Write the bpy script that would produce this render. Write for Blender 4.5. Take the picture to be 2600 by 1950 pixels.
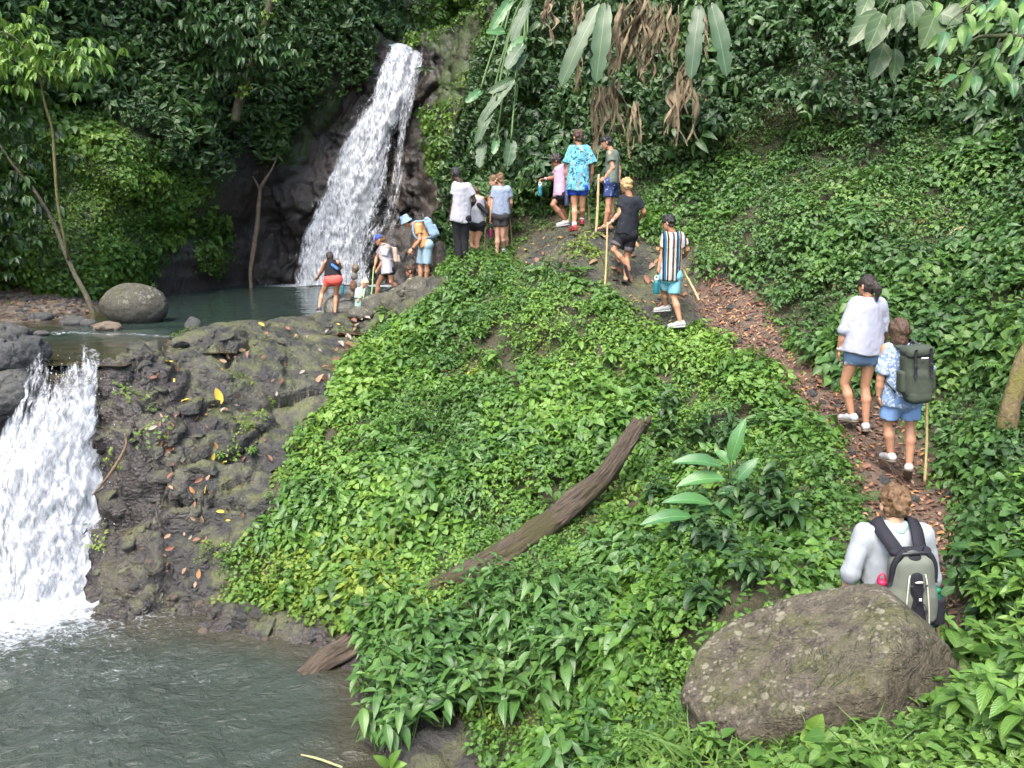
import bpy, math, random
import numpy as np
from mathutils import Vector, Matrix

for _o in list(bpy.data.objects):
    bpy.data.objects.remove(_o, do_unlink=True)
SC = bpy.context.scene
COL = SC.collection
R = math.radians

# ------------------------------------------------------------------ camera, sky, sun, exposure
PITCH = math.atan(329.5 / 1671.0)
FPX = 1671.0                      # focal length for a frame 2212 wide
cam_d = bpy.data.cameras.new('camera')
cam_d.sensor_width = 36.0
cam_d.lens = 36.0 * FPX / 2212.0
cam_d.clip_start = 0.05
cam_d.clip_end = 500.0
cam = bpy.data.objects.new('camera', cam_d)
COL.objects.link(cam)
cam.location = (0, 0, 0)
cam.rotation_euler = (math.pi / 2 - PITCH, 0, 0)
SC.camera = cam

SUN_EL, SUN_AZ = R(58), R(-158)    # azimuth measured from +Y towards +X
world = bpy.data.worlds.new('World')
SC.world = world
world.use_nodes = True
wn = world.node_tree.nodes
sky = wn.new('ShaderNodeTexSky')
sky.sky_type = 'NISHITA'
sky.sun_disc = False
sky.sun_elevation = SUN_EL
sky.sun_rotation = SUN_AZ
sky.air_density = 1.2
sky.dust_density = 3.5
sky.ozone_density = 1.0
world.node_tree.links.new(sky.outputs[0], wn['Background'].inputs[0])
wn['Background'].inputs[1].default_value = 0.15

sun_d = bpy.data.lights.new('sun', 'SUN')
sun_d.energy = 1.5
sun_d.angle = R(30)
sun_d.color = (1.0, 0.95, 0.87)
sun = bpy.data.objects.new('sun', sun_d)
COL.objects.link(sun)
sdir = Vector((math.sin(SUN_AZ) * math.cos(SUN_EL), math.cos(SUN_AZ) * math.cos(SUN_EL), math.sin(SUN_EL)))
sun.rotation_euler = (-sdir).to_track_quat('-Z', 'Y').to_euler()

SC.view_settings.view_transform = 'Standard'
SC.view_settings.look = 'None'
SC.view_settings.exposure = 1.95
SC.view_settings.gamma = 1.0
SC.view_settings.use_curve_mapping = False
SC.render.engine = 'CYCLES'
SC.cycles.use_denoising = True
SC.cycles.max_bounces = 5
SC.cycles.diffuse_bounces = 2
SC.cycles.glossy_bounces = 2
SC.cycles.adaptive_threshold = 0.05
SC.cycles.transmission_bounces = 4
SC.cycles.transparent_max_bounces = 12
SC.cycles.sample_clamp_indirect = 4.0
SC.cycles.caustics_reflective = False
SC.cycles.caustics_refractive = False

random.seed(7)
RNG = np.random.default_rng(11)
ZL, ZU = -4.8, -1.9               # water levels of the lower and the upper pool

# ------------------------------------------------------------------ survey helpers: a sighting and a distance give a point of the place
_c, _s = math.cos(PITCH), math.sin(PITCH)
def ray(px, py):
    u, v = (px - 1106.0) / FPX, -(py - 829.5) / FPX
    return np.array((u, _c + v * _s, -_s + v * _c))
def at(px, py, Y):
    d = ray(px, py)
    return d * (Y / d[1])
def atz(px, py, z):
    d = ray(px, py)
    return d * (z / d[2])
def sight(P):
    """bearing of points P (n,3) as plate coordinates"""
    P = np.asarray(P, float)
    f = P[:, 1] * _c - P[:, 2] * _s
    up = P[:, 1] * _s + P[:, 2] * _c
    return 1106.0 + FPX * P[:, 0] / f, 829.5 - FPX * up / f

def hsh(ix, iy, iz, seed):
    h = (ix.astype(np.int64) * 374761393 + iy.astype(np.int64) * 668265263 + iz.astype(np.int64) * 2147483647 + seed * 974711) & 0xffffffff
    h = ((h ^ (h >> 13)) * 1274126177) & 0xffffffff
    h = (h ^ (h >> 16)) * 2246822519 & 0xffffffff
    return ((h ^ (h >> 15)) & 0xffffff) / float(0xffffff)
def vnoise(P, seed=0):
    P = np.asarray(P, float)
    I = np.floor(P)
    F = P - I
    F = F * F * (3 - 2 * F)
    I = I.astype(np.int64)
    r = 0
    for a in (0, 1):
        wa = F[..., 0] if a else 1 - F[..., 0]
        for b in (0, 1):
            wb = F[..., 1] if b else 1 - F[..., 1]
            for c in (0, 1):
                wc = F[..., 2] if c else 1 - F[..., 2]
                r = r + wa * wb * wc * hsh(I[..., 0] + a, I[..., 1] + b, I[..., 2] + c, seed)
    return r
def fbm(P, oct=4, seed=0, gain=0.5):
    r, a, t = 0, 1.0, 0
    P = np.asarray(P, float)
    for k in range(oct):
        r = r + a * (vnoise(P * 2 ** k, seed + k * 17) - 0.5)
        t += a
        a *= gain
    return r / t * 2
def worley(P, seed=0):
    """F1, F2, id of the nearest cell and the vector from its centre"""
    P = np.asarray(P, float)
    I = np.floor(P).astype(np.int64)
    f1 = np.full(P.shape[:-1], 9.0)
    f2 = f1.copy()
    cid = np.zeros(P.shape[:-1])
    dv = np.zeros(P.shape)
    for a in (-1, 0, 1):
        for b in (-1, 0, 1):
            for c in (-1, 0, 1):
                jx, jy, jz = I[..., 0] + a, I[..., 1] + b, I[..., 2] + c
                v = P - np.stack([jx + hsh(jx, jy, jz, seed + 1), jy + hsh(jx, jy, jz, seed + 2), jz + hsh(jx, jy, jz, seed + 3)], -1)
                d = np.sqrt((v * v).sum(-1))
                near = d < f1
                f2 = np.where(near, f1, np.minimum(f2, d))
                cid = np.where(near, hsh(jx, jy, jz, seed + 4), cid)
                dv = np.where(near[..., None], v, dv)
                f1 = np.where(near, d, f1)
    return f1, f2, cid, dv
def facets(P, seed, tilt, step, crack, cw, dome=0.0):
    """broken rock: every cell a tilted, slightly domed face, cracks between"""
    f1, f2, c, v = worley(P, seed)
    t = np.stack([(c * 7.13) % 1, (c * 31.7) % 1, (c * 57.3) % 1], -1) - 0.5
    return (v * t).sum(-1) * 2 * tilt + (c - 0.5) * 2 * step - crack * np.exp(-((f2 - f1) / cw) ** 2) + dome * (0.6 - f1 ** 2)
def sstep(a, b, x):
    t = np.clip((x - a) / (b - a), 0, 1)
    return t * t * (3 - 2 * t)
def inpoly(x, y, poly):
    x = np.asarray(x, float)
    y = np.asarray(y, float)
    r = np.zeros(x.shape, bool)
    n = len(poly)
    for i in range(n):
        x1, y1 = poly[i]
        x2, y2 = poly[(i + 1) % n]
        if y1 == y2:
            continue
        c = (y1 > y) != (y2 > y)
        r ^= c & (x < (x2 - x1) * (y - y1) / (y2 - y1) + x1)
    return r
class TPS:
    def __init__(s, X, v, lam=1e-3):
        X = np.asarray(X, float)
        n = len(X)
        s.X = X
        K = s.k(X, X) + lam * np.eye(n)
        Q = np.hstack([np.ones((n, 1)), X])
        A = np.vstack([np.hstack([K, Q]), np.hstack([Q.T, np.zeros((3, 3))])])
        s.w = np.linalg.solve(A, np.concatenate([v, np.zeros(3)]))
    @staticmethod
    def k(A, B):
        r2 = ((A[:, None, :] - B[None, :, :]) ** 2).sum(-1)
        return 0.5 * r2 * np.log(r2 + 1e-12)
    def __call__(s, Q):
        Q = np.asarray(Q, float)
        out = np.empty(len(Q))
        n = len(s.X)
        for i in range(0, len(Q), 20000):
            q = Q[i:i + 20000]
            out[i:i + 20000] = s.k(q, s.X) @ s.w[:n] + s.w[n] + q @ s.w[n + 1:]
        return out

# ------------------------------------------------------------------ mesh helpers
def mesh_np(name, V, F, smooth=True, uv=None):
    """V (n,3), F (m,3|4) index array or list of arrays"""
    me = bpy.data.meshes.new(name)
    V = np.asarray(V, np.float32)
    Fs = F if isinstance(F, list) else [F]
    Fs = [np.asarray(f, np.int32) for f in Fs if len(f)]
    me.vertices.add(len(V))
    me.vertices.foreach_set('co', V.ravel())
    nl = sum(f.size for f in Fs)
    npol = sum(len(f) for f in Fs)
    me.loops.add(nl)
    idx = np.concatenate([f.ravel() for f in Fs])
    me.loops.foreach_set('vertex_index', idx)
    me.polygons.add(npol)
    tot = np.concatenate([np.full(len(f), f.shape[1], np.int32) for f in Fs])
    st = np.concatenate([[0], np.cumsum(tot)[:-1]]).astype(np.int32)
    me.polygons.foreach_set('loop_start', st)
    me.polygons.foreach_set('use_smooth', np.full(npol, smooth, bool))
    me.update(calc_edges=True)
    if uv is not None:
        l = me.uv_layers.new(name='UVMap')
        l.data.foreach_set('uv', np.asarray(uv, np.float32)[idx].ravel())
    return me
def attr(me, name, vals):
    a = me.attributes.new(name, 'FLOAT', 'POINT')
    a.data.foreach_set('value', np.asarray(vals, np.float32).ravel())
def obj(name, me, mat=None, parent=None, loc=None, label=None, cat=None, group=None, kind=None):
    o = bpy.data.objects.new(name, me)
    COL.objects.link(o)
    if mat is not None and me is not None and not me.materials:
        me.materials.append(mat)
    if loc is not None:
        o.location = loc
    if parent is not None:
        o.parent = parent
    if label: o['label'] = label
    if cat: o['category'] = cat
    if group: o['group'] = group
    if kind: o['kind'] = kind
    return o
def empty(name, loc, label=None, cat=None, group=None):
    o = obj(name, None, None, None, loc, label, cat, group)
    o.empty_display_size = 0.1
    return o
def grid_faces(nu, nv):
    """quads of a grid indexed [iv*nu+iu]"""
    a = np.arange(nu * nv).reshape(nv, nu)
    return np.stack([a[:-1, :-1], a[:-1, 1:], a[1:, 1:], a[1:, :-1]], -1).reshape(-1, 4)
def vnormals(V, F):
    V = np.asarray(V, float)
    n = np.zeros_like(V)
    fn = np.cross(V[F[:, 2]] - V[F[:, 0]], V[F[:, 3 if F.shape[1] == 4 else 1]] - V[F[:, 1 if F.shape[1] == 4 else 0]])
    for k in range(F.shape[1]):
        np.add.at(n, F[:, k], fn)
    return n / (np.linalg.norm(n, axis=1, keepdims=True) + 1e-12)
def tube(pts, rad, seg=8, cap=True, jit=0, seed=0, squash=None):
    """V, F(quads list), UV of a tapered tube along pts"""
    pts = np.asarray(pts, float)
    n = len(pts)
    rad = np.broadcast_to(np.asarray(rad, float), (n,))
    T = np.gradient(pts, axis=0)
    T /= np.linalg.norm(T, axis=1, keepdims=True) + 1e-12
    up = np.array((0, 0, 1.0)) if abs(T[0, 2]) < 0.9 else np.array((1.0, 0, 0))
    N = []
    b = np.cross(T[0], up); b /= np.linalg.norm(b)
    for i in range(n):
        b = b - T[i] * (b @ T[i]); b /= np.linalg.norm(b) + 1e-12
        N.append(b)
    N = np.array(N)
    B = np.cross(T, N)
    a = np.linspace(0, 2 * math.pi, seg, endpoint=False)
    r = rad[:, None] * np.ones((1, seg))
    if jit:
        L = np.concatenate([[0], np.cumsum(np.linalg.norm(np.diff(pts, axis=0), axis=1))])
        q = np.stack(np.broadcast_arrays(np.cos(a)[None, :] * 1.5, np.sin(a)[None, :] * 1.5, L[:, None] / max(rad.max(), 1e-3) * 0.35), -1)
        r = r * (1 + jit * fbm(q + seed * 3.7, 3, seed))
    V = pts[:, None, :] + (np.cos(a)[None, :, None] * N[:, None, :] + np.sin(a)[None, :, None] * B[:, None, :]) * r[..., None]
    V = V.reshape(-1, 3)
    ii = np.arange(n * seg).reshape(n, seg)
    F = np.stack([ii[:-1], np.roll(ii[:-1], -1, 1), np.roll(ii[1:], -1, 1), ii[1:]], -1).reshape(-1, 4)
    Fs = [F]
    if cap:
        V = np.vstack([V, pts[0], pts[-1]])
        c0, c1 = n * seg, n * seg + 1
        t0 = np.stack([np.full(seg, c0), np.roll(ii[0], -1), ii[0]], -1)
        t1 = np.stack([np.full(seg, c1), ii[-1], np.roll(ii[-1], -1)], -1)
        Fs.append(np.vstack([t0, t1]))
    return V, Fs
def tube_mesh(name, pts, rad, seg=8, jit=0, seed=0, smooth=True):
    V, Fs = tube(pts, rad, seg, True, jit, seed)
    return mesh_np(name, V, Fs, smooth)
def join(parts):
    """[(V, Fs)] -> (V, Fs)"""
    Vs, quads, tris, o = [], [], [], 0
    for V, Fs in parts:
        Fs = Fs if isinstance(Fs, list) else [Fs]
        for f in Fs:
            f = np.asarray(f)
            if len(f) == 0: continue
            (quads if f.shape[1] == 4 else tris).append(f + o)
        Vs.append(V)
        o += len(V)
    out = []
    if quads: out.append(np.vstack(quads))
    if tris: out.append(np.vstack(tris))
    return np.vstack(Vs), out
def spline(pts, n):
    """Catmull-Rom through pts, n samples"""
    P = np.asarray(pts, float)
    P = np.vstack([2 * P[0] - P[1], P, 2 * P[-1] - P[-2]])
    t = np.linspace(0, len(P) - 3 - 1e-6, n)
    i = t.astype(int)
    f = (t - i)[:, None]
    a, b, c, d = P[i], P[i + 1], P[i + 2], P[i + 3]
    return 0.5 * (2 * b + (c - a) * f + (2 * a - 5 * b + 4 * c - d) * f ** 2 + (3 * b - a - 3 * c + d) * f ** 3)
# ------------------------------------------------------------------ the ground: mound, bank, trail, hillside and pool beds as one height field
G = [  # sighting x, y and distance of ground points
 (210,775,11.2),(330,740,12.0),(480,700,13.2),(600,686,15.0),(690,680,16.2),(780,680,16.4),(840,660,16.2),(900,612,15.8),(960,584,15.3),(1000,578,15.0),(1080,558,16.0),
 (1200,522,15.5),(1250,500,14.8),(1310,502,14.8),(1250,535,14.1),(1180,565,14.2),(1310,605,13.2),(1345,612,13.3),(1400,560,14.0),(1430,520,14.6),(1460,708,12.1),(1430,660,12.5),
 (1530,690,12.2),(1600,720,11.6),(1680,770,10.7),(1760,835,9.7),(1850,925,8.5),(1965,1040,7.5),(1990,1150,6.6),(2040,1280,5.6),(1900,1010,7.6),(1900,1120,6.7),
 (640,712,14.2),(700,706,15.0),(770,704,15.2),(840,684,15.3),(900,655,15.0),(560,700,14.0),(740,740,14.0),(700,768,13.2),(500,800,11.9),(350,850,11.1),(250,900,10.6),(300,1000,10.2),(450,1000,10.6),(270,1200,9.75),(450,1250,9.5),
 (600,900,11.6),(800,800,13.0),(1000,700,13.7),(1000,900,11.4),(1000,1100,9.8),(800,1000,10.7),(620,1100,10.1),(700,1220,9.4),(900,1220,9.1),(1200,650,13.0),(1200,850,11.3),(1200,1050,9.7),
 (1400,800,11.2),(1400,1000,9.4),(1550,850,10.2),(1650,950,8.7),(1600,1100,7.4),(1750,1100,7.0),(1800,1250,5.9),(1400,1200,7.6),(1200,1250,8.0),(1000,1350,7.9),(1000,1480,7.2),
 (1400,1400,6.0),(1200,1500,6.4),(1200,1640,5.7),(1400,1600,4.7),(1600,1300,5.5),
 (1900,1600,3.4),(2212,1659,2.6),(2200,1480,3.6),(1500,1560,4.0),(1650,1659,3.0),(1450,1659,3.9),
 (1560,600,13.2),(1700,665,11.9),(1800,765,10.3),(1950,860,9.0),(2070,1000,7.8),(2110,1200,6.1),(2150,1380,4.7),
 (1450,440,15.8),(1500,500,14.7),(1700,500,13.1),(1900,600,11.2),(2100,750,9.0),(2212,900,7.4),(2212,600,9.4),(2212,1150,5.6),(2100,450,11.5),(1900,400,13.0),(1700,400,14.3),(2212,330,11.8),(1600,340,16.0),(1900,300,14.2),
 (2212,200,13.0),(2212,0,13.6),(1900,200,14.9),(1900,0,15.6),(1600,200,16.9),(1600,0,17.6),(1400,380,16.9),(1400,250,17.6),(1400,0,18.8),(1200,430,17.2),(1200,200,19.0),(1200,0,20.5),(1060,330,20.0),(1110,100,21.5),(1010,520,17.2),
 (1400,-250,19.8),(1900,-250,17.0),(2212,-250,15.0),(1160,-250,22.0),
]
GP = [at(*g) for g in G]
for px, py in ((230,1312),(330,1318),(480,1335),(560,1352),(640,1375),(720,1395),(850,1560),(810,1480),(900,1659)):
    GP.append(atz(px, py, ZL + 0.05))
GP += [np.array(p, float) for p in (
 # near pool bed
 (-3,8,-5.5),(-6,7,-5.6),(-3,6,-5.6),(-7,9,-5.6),(-2.4,5.2,-5.4),(-2.0,7.3,-5.35),(-9,7,-5.6),(-5,3,-5.6),(-9,3,-5.6),(-2.2,3,-5.2),(-12,6,-5.5),(-12,2,-5.5),(-5,-3,-5.5),(-10,-3,-5.5),
 (-5.6,9.1,-5.4),(-6.6,9.7,-5.3),(-7.6,10.0,-5.2),
 # under the lower fall, up to the lip
 (-6.3,10.35,-4.0),(-6.2,10.75,-2.8),(-6.5,11.0,-2.12),(-7.1,11.1,-2.15),(-6.4,11.6,-2.25),(-7.2,10.7,-2.9),(-7.4,10.2,-4.0),
 # left shoulder of the lip
 (-8.0,11.0,-1.55),(-8.3,10.2,-2.0),(-8.6,9.6,-3.6),(-9.2,11.0,-1.3),(-9.2,9.6,-2.8),(-10.5,10.5,-1.2),(-12,9.5,-1.5),(-12.5,11.5,-0.9),(-8.4,8.6,-5.2),(-10.5,8.6,-4.5),(-8.7,12.0,-1.75),(-10.5,12.5,-1.5),
 # upper pool bed
 (-7.5,12.6,-2.35),(-9,13.2,-2.3),(-6.8,13.2,-2.4),(-7,15,-2.5),(-9,15,-2.3),(-6,17.5,-2.7),(-8,19,-2.8),(-6,21,-3.0),(-9,23,-3.0),(-6,26,-3.2),(-3.6,20,-2.6),(-3.2,23,-2.6),(-3,26,-3),(-8.5,27,-3.2),(-4.6,16.5,-2.4),(-5.6,15.2,-2.3),(-3.6,17.6,-2.3),(-2.4,18,-2.2),
 # gravel bank
 (-11.2,16.6,-1.84),(-12.4,17.4,-1.78),(-10.2,17.8,-1.82),(-11.5,19.3,-1.7),(-13.5,19,-1.65),(-14.5,17,-1.75),(-9.6,19.5,-2.1),(-12,14.6,-2.05),(-14,14.5,-1.9),(-17,17,-1.5),(-13,21.5,-1.5),(-17,13,-1.2),
 # flank of the hill above the upper pool
 (-1.3,19,-1.2),(-1.2,21,-0.5),(-1.6,17.2,-1.6),(-0.4,18.2,1.2),(-0.9,23,1.0),(0.6,24,6.5),(-1.6,25,-2),(3,24,8),(8,22,9.5),(12,18,9),(12,13,7.0),(11,10,5.4),(10,7,3.6),(8.5,4,1.8),(7,1,0.2),(12,2,3),(14,8,7),(14,20,11),(14,25,13),(8,26,12),(3,27,10),
 # where the photographer stands
 (0.6,2.0,-2.1),(1.4,2.2,-1.9),(2.2,1.6,-1.75),(1.0,0.8,-1.72),(0,0,-1.66),(2,0,-1.6),(3.6,1.5,-1.5),(4,-2,-1.2),(0,-3,-1.6),(-1.4,0,-3.2),(-1.3,2,-3.9),(-2.4,-2,-4.4),(-1.2,4.0,-4.5),(5,2.6,-1.4),(3.0,3.3,-2.25),(2.35,4.65,-3.15),(2.0,4.6,-3.15),(2.8,4.7,-3.1),(2.4,4.2,-3.05),(2.9,5.2,-2.95),
 (7,-4,0.5),(12,-4,3),
)]
GP = np.array(GP)
GT = TPS(GP[:, :2], GP[:, 2], 2e-3)

def axis(segs):
    out = []
    for a, b, d in segs:
        out.append(np.linspace(a, b, max(2, int(round((b - a) / d)) + 1))[:-1])
    out.append([segs[-1][1]])
    return np.concatenate(out)
gx = axis([(-18, -9, 0.14), (-9, -6.2, 0.06), (-6.2, -1.5, 0.036), (-1.5, 4.2, 0.055), (4.2, 8, 0.09), (8, 14, 0.2)])
gy = axis([(-5, 2, 0.2), (2, 8.2, 0.06), (8.2, 13.2, 0.036), (13.2, 17, 0.05), (17, 27, 0.14)])
XX, YY = np.meshgrid(gx, gy)
base = GT(np.stack([XX.ravel(), YY.ravel()], 1))
GV = np.stack([XX.ravel(), YY.ravel(), base], 1)
GF = grid_faces(len(gx), len(gy))
GN = vnormals(GV, GF)
spx, spy = sight(GV + np.where(GV[:, 1:2] < 0.5, np.array([[0, 50.0, 0]]), 0))

# what covers the ground, found by surveying outlines on the plate and then fixed to the ground points
def soft(poly, w=0.10, seed=3):
    """membership of ground points in a surveyed outline with a ragged edge"""
    q = GV * 1.1
    jx = fbm(q, 3, seed) * w * 400
    jy = fbm(q + 31, 3, seed + 5) * w * 400
    return inpoly(spx + jx, spy + jy, poly).astype(float)
near_m = (GV[:, 1] > 7.5) & (GV[:, 0] < 1.2) & (GV[:, 1] < 18)
P_ROCK = [(150,640),(960,600),(960,632),(900,668),(830,705),(785,745),(745,800),(715,850),(665,890),(630,940),(635,1010),(590,1060),(570,1130),(490,1190),(470,1260),(520,1310),(500,1345),(700,1385),(700,1420),(100,1420),(60,800)]
P_DOME = [(1085,560),(1130,520),(1210,488),(1260,478),(1360,490),(1400,520),(1440,500),(1520,560),(1560,620),(1600,690),(1560,705),(1480,720),(1400,680),(1330,640),(1290,615),(1160,600)]
P_TRAIL = [(1490,600),(1570,590),(1660,640),(1690,690),(1700,745),(1780,810),(1850,850),(1940,890),(2020,990),(2060,1090),(2080,1200),(2080,1400),(1880,1400),(1900,1250),(1880,1130),(1860,1030),(1800,945),(1690,850),(1600,760),(1530,710)]
rock_m = soft(P_ROCK) * near_m
rock_m = np.maximum(rock_m, ((GV[:, 0] < -4.6) & (GV[:, 1] > 7) & (GV[:, 2] > -6)).astype(float))
rock_m = np.maximum(rock_m, (base < -4.6) * 1.0)
dome_m = soft(P_DOME) * ((GV[:, 1] > 11) & (GV[:, 1] < 17))
trail_m = soft(P_TRAIL, 0.05) * ((GV[:, 1] > 4) & (GV[:, 1] < 14.5))
gravel_m = ((GV[:, 0] < -8.8) & (GV[:, 1] > 13)).astype(float)

# relief: cracked boulders of the dark rock, lumpy soil elsewhere
def rock_relief(Q):
    w = Q + 0.22 * np.stack([fbm(Q * 1.1 + k * 7, 3, 40 + k) for k in range(3)], -1)
    sq = np.array((0.8, 1.0, 1.5))
    r = facets(w * 0.75 * sq, 3, 0.20, 0.09, 0.09, 0.035, 0.10)
    r = r + facets(w * 2.1 * sq + 9, 8, 0.12, 0.045, 0.045, 0.045, 0.02)
    r = r + facets(w * 5.5 * sq + 4, 18, 0.05, 0.018, 0.016, 0.06, 0.005)
    return r - 0.02 + 0.05 * fbm(Q * 1.7, 3, 70) + 0.018 * fbm(Q * 9, 3, 77)
bl = np.zeros(len(GV))
any_rock = (rock_m + dome_m) > 0
# soften masks a little on the grid
def blur(m, k=2):
    m = m.reshape(len(gy), len(gx)).copy()
    for _ in range(k):
        p = np.pad(m, 1, mode='edge')
        m = (p[1:-1, 1:-1] * 2 + p[:-2, 1:-1] + p[2:, 1:-1] + p[1:-1, :-2] + p[1:-1, 2:]) / 6
    return m.ravel()
rk = blur(np.maximum(rock_m, dome_m * 0.75), 5)
tr = blur(trail_m, 3)
disp = np.zeros(len(GV))
sel = rk > 0.01
disp[sel] = (rock_relief(GV[sel]) - 0.03) * rk[sel] * np.interp(GV[sel, 1], [11.0, 13.0, 15.0], [1.0, 0.6, 0.32])
disp += (1 - rk) * (0.13 * fbm(GV * 0.9, 4, 5) + 0.03 * fbm(GV * 4, 2, 6)) * (1 - 0.6 * tr)
disp -= 0.05 * tr
GV2 = GV + GN * disp[:, None]
GV = GV2
GN = vnormals(GV, GF)
ground_me = mesh_np('ground', GV, GF)
attr(ground_me, 'rock', rk)
attr(ground_me, 'trail', tr)
attr(ground_me, 'gravel', blur(gravel_m, 4))
# spray-wet zone beside the lower fall and along the water's edge
wet = np.maximum(sstep(-4.1, -5.3, GV[:, 0] + 0.35 * fbm(GV * 1.6, 3, 51)) * (GV[:, 1] < 11.6) * (GV[:, 2] < -2.0), sstep(ZL + 0.30, ZL + 0.05, GV[:, 2] + 0.12 * fbm(GV * 3, 3, 52)))
wet = np.maximum(wet, sstep(ZU + 0.16, ZU + 0.03, GV[:, 2]) * (GV[:, 1] > 10.8) * (GV[:, 0] < np.interp(GV[:, 1], [10.8, 13.5, 16, 18], [-5.6, -4.9, -3.6, -1.0])))
attr(ground_me, 'wet', blur(wet, 2))

from mathutils.bvhtree import BVHTree
GB = BVHTree.FromPolygons(GV.tolist(), GF.tolist())
def ground_z(x, y):
    h = GB.ray_cast(Vector((x, y, 40)), Vector((0, 0, -1)))
    return h[0].z if h[0] is not None else float(GT(np.array([[x, y]]))[0])
def ground_hit(px, py, bvh=None):
    """first ground point met along a sighting"""
    d = Vector(ray(px, py)).normalized()
    h = (bvh or GB).ray_cast(Vector((0, 0, 0)), d)
    return (h[0], h[1]) if h[0] is not None else (None, None)

# ------------------------------------------------------------------ the cliffs round the upper pool: distance as a function of (x, z)
CL = [
 (-300,640,17),(-300,300,17),(-300,0,17.5),(-300,-300,18),
 (0,640,20.5),(0,400,20.0),(0,100,20.5),(0,-200,21),(100,630,20.2),(100,450,20.8),(100,250,21),(100,0,22),(220,625,21.0),(220,520,20.9),(220,400,21.3),(250,300,21.8),(330,400,22.3),(330,330,22.6),(150,230,22),(400,350,24.2),(440,420,25.2),(420,300,24.6),
 (330,540,22.9),(375,480,23.9),(280,600,22.0),(350,612,23.4),(430,612,25.4),(400,560,24.6),(420,500,25.3),(540,605,28.1),(650,608,28.4),(800,608,28.4),(900,600,27.8),(980,560,26.8),(1050,560,25.5),
 (300,200,23.6),(300,50,24.0),(300,-200,24.5),(500,150,25.6),(500,0,26),(500,-200,26),(500,280,26.6),(600,50,27.0),(600,200,27.6),(600,330,28.2),(600,450,28.4),(700,200,28.7),(700,50,28.6),(700,-200,28),(760,130,29.0),(780,60,29.2),(700,400,28.6),
 (870,110,30.2),(830,300,29.3),(780,450,28.8),(950,100,29.4),(950,300,28.0),(950,450,27.6),(1010,200,27.4),(1060,95,27.6),(1050,350,26.4),(1150,100,26.0),(1150,400,25.0),(1300,100,25),(1300,-200,25),(850,-200,29.5),(1000,-200,28.5),
 (300,700,22.6),(430,700,25.5),(600,700,28.6),(850,700,28.6),(1000,700,27),(0,720,21),
]
CP = np.array([at(*c) for c in CL])
CT = TPS(CP[:, [0, 2]], CP[:, 1], 5e-3)
cx = axis([(-22, -16, 0.25), (-16, 2.5, 0.075)])
cz = axis([(-3.2, 9.5, 0.075), (9.5, 16, 0.25)])
CX, CZ = np.meshgrid(cx, cz)
cyb = CT(np.stack([CX.ravel(), CZ.ravel()], 1))
cq = np.stack([CX.ravel(), cyb, CZ.ravel()], 1)
# the notch the stream comes through: above its sill the wall steps back
xn = CX.ravel()
sill = 7.05 + 0.30 * fbm(np.stack([xn * 0.9, xn * 0, xn * 0], -1), 2, 9) + 0.25 * np.clip(xn + 3.0, 0, 3)
notch = sstep(-5.35, -4.7, xn + 0.25 * fbm(cq * 0.6, 2, 12)) * sstep(sill, sill + 0.28, CZ.ravel())
w_ = cq * 0.8 + 0.3 * np.stack([fbm(cq * 0.7 + k * 9, 3, 60 + k) for k in range(3)], -1)
ca = np.array((1.0, 1.0, 0.6))
cd = facets(w_ * 0.9 * ca, 21, 0.35, 0.2, 0.14, 0.05, 0.2) + facets(w_ * 2.6 * ca, 22, 0.14, 0.07, 0.05, 0.07, 0.05) + facets(w_ * 7 * ca, 23, 0.06, 0.025, 0.02, 0.1, 0.02)
cq_x, cq_y = sight(cq)
smooth_v = blur2 = inpoly(cq_x, cq_y, [(-1500, 700), (-1500, 150), (110, 200), (300, 290), (430, 380), (400, 480), (330, 560), (290, 640), (240, 700)]).astype(float)
sv = smooth_v.reshape(len(cz), len(cx))
for _ in range(10):
    pv = np.pad(sv, 1, mode='edge')
    sv = (pv[1:-1, 1:-1] + pv[:-2, 1:-1] + pv[2:, 1:-1] + pv[1:-1, :-2] + pv[1:-1, 2:]) / 5
cd = cd * (1 - 0.75 * sv.ravel()) + 0.18 * sv.ravel() * fbm(cq * 0.7, 3, 75)
CV = cq.copy()
CV[:, 1] = cyb - cd + 0.2 + notch * (5.0 + 0.6 * (xn + 3))
CV[:, 0] += 0.25 * fbm(cq * 1.1 + 5, 3, 31)
CV[:, 2] += 0.22 * fbm(cq * 1.1 + 15, 3, 32)
CF = grid_faces(len(cx), len(cz))[:, ::-1]
CN = vnormals(CV, CF)
if CN[:, 1].mean() > 0:
    CF = CF[:, ::-1]
    CN = -CN
cliff_me = mesh_np('cliff', CV, CF)
cpx, cpy = sight(CV)
cgreen = inpoly(cpx + 60 * fbm(CV * 0.8, 3, 71), cpy + 60 * fbm(CV * 0.8 + 9, 3, 72), [(-900, 660), (-900, -900), (880, -900), (870, 85), (820, 110), (770, 190), (700, 250), (640, 330), (520, 330), (470, 430), (440, 520), (330, 600), (240, 650)])
cgreen = np.maximum(cgreen, inpoly(cpx + 40 * fbm(CV * 0.8, 3, 73), cpy + 40 * fbm(CV * 0.8 + 9, 3, 74), [(880, 85), (880, -900), (1600, -900), (1600, 700), (1000, 620), (985, 420), (900, 330), (930, 250), (960, 110)]))
attr(cliff_me, 'moss', cgreen)
cwet = np.exp(-((cpx - np.interp(cpy, [95, 610], [890, 740])) / np.interp(cpy, [95, 610], [70, 190])) ** 2)
attr(cliff_me, 'wet', cwet)
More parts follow.
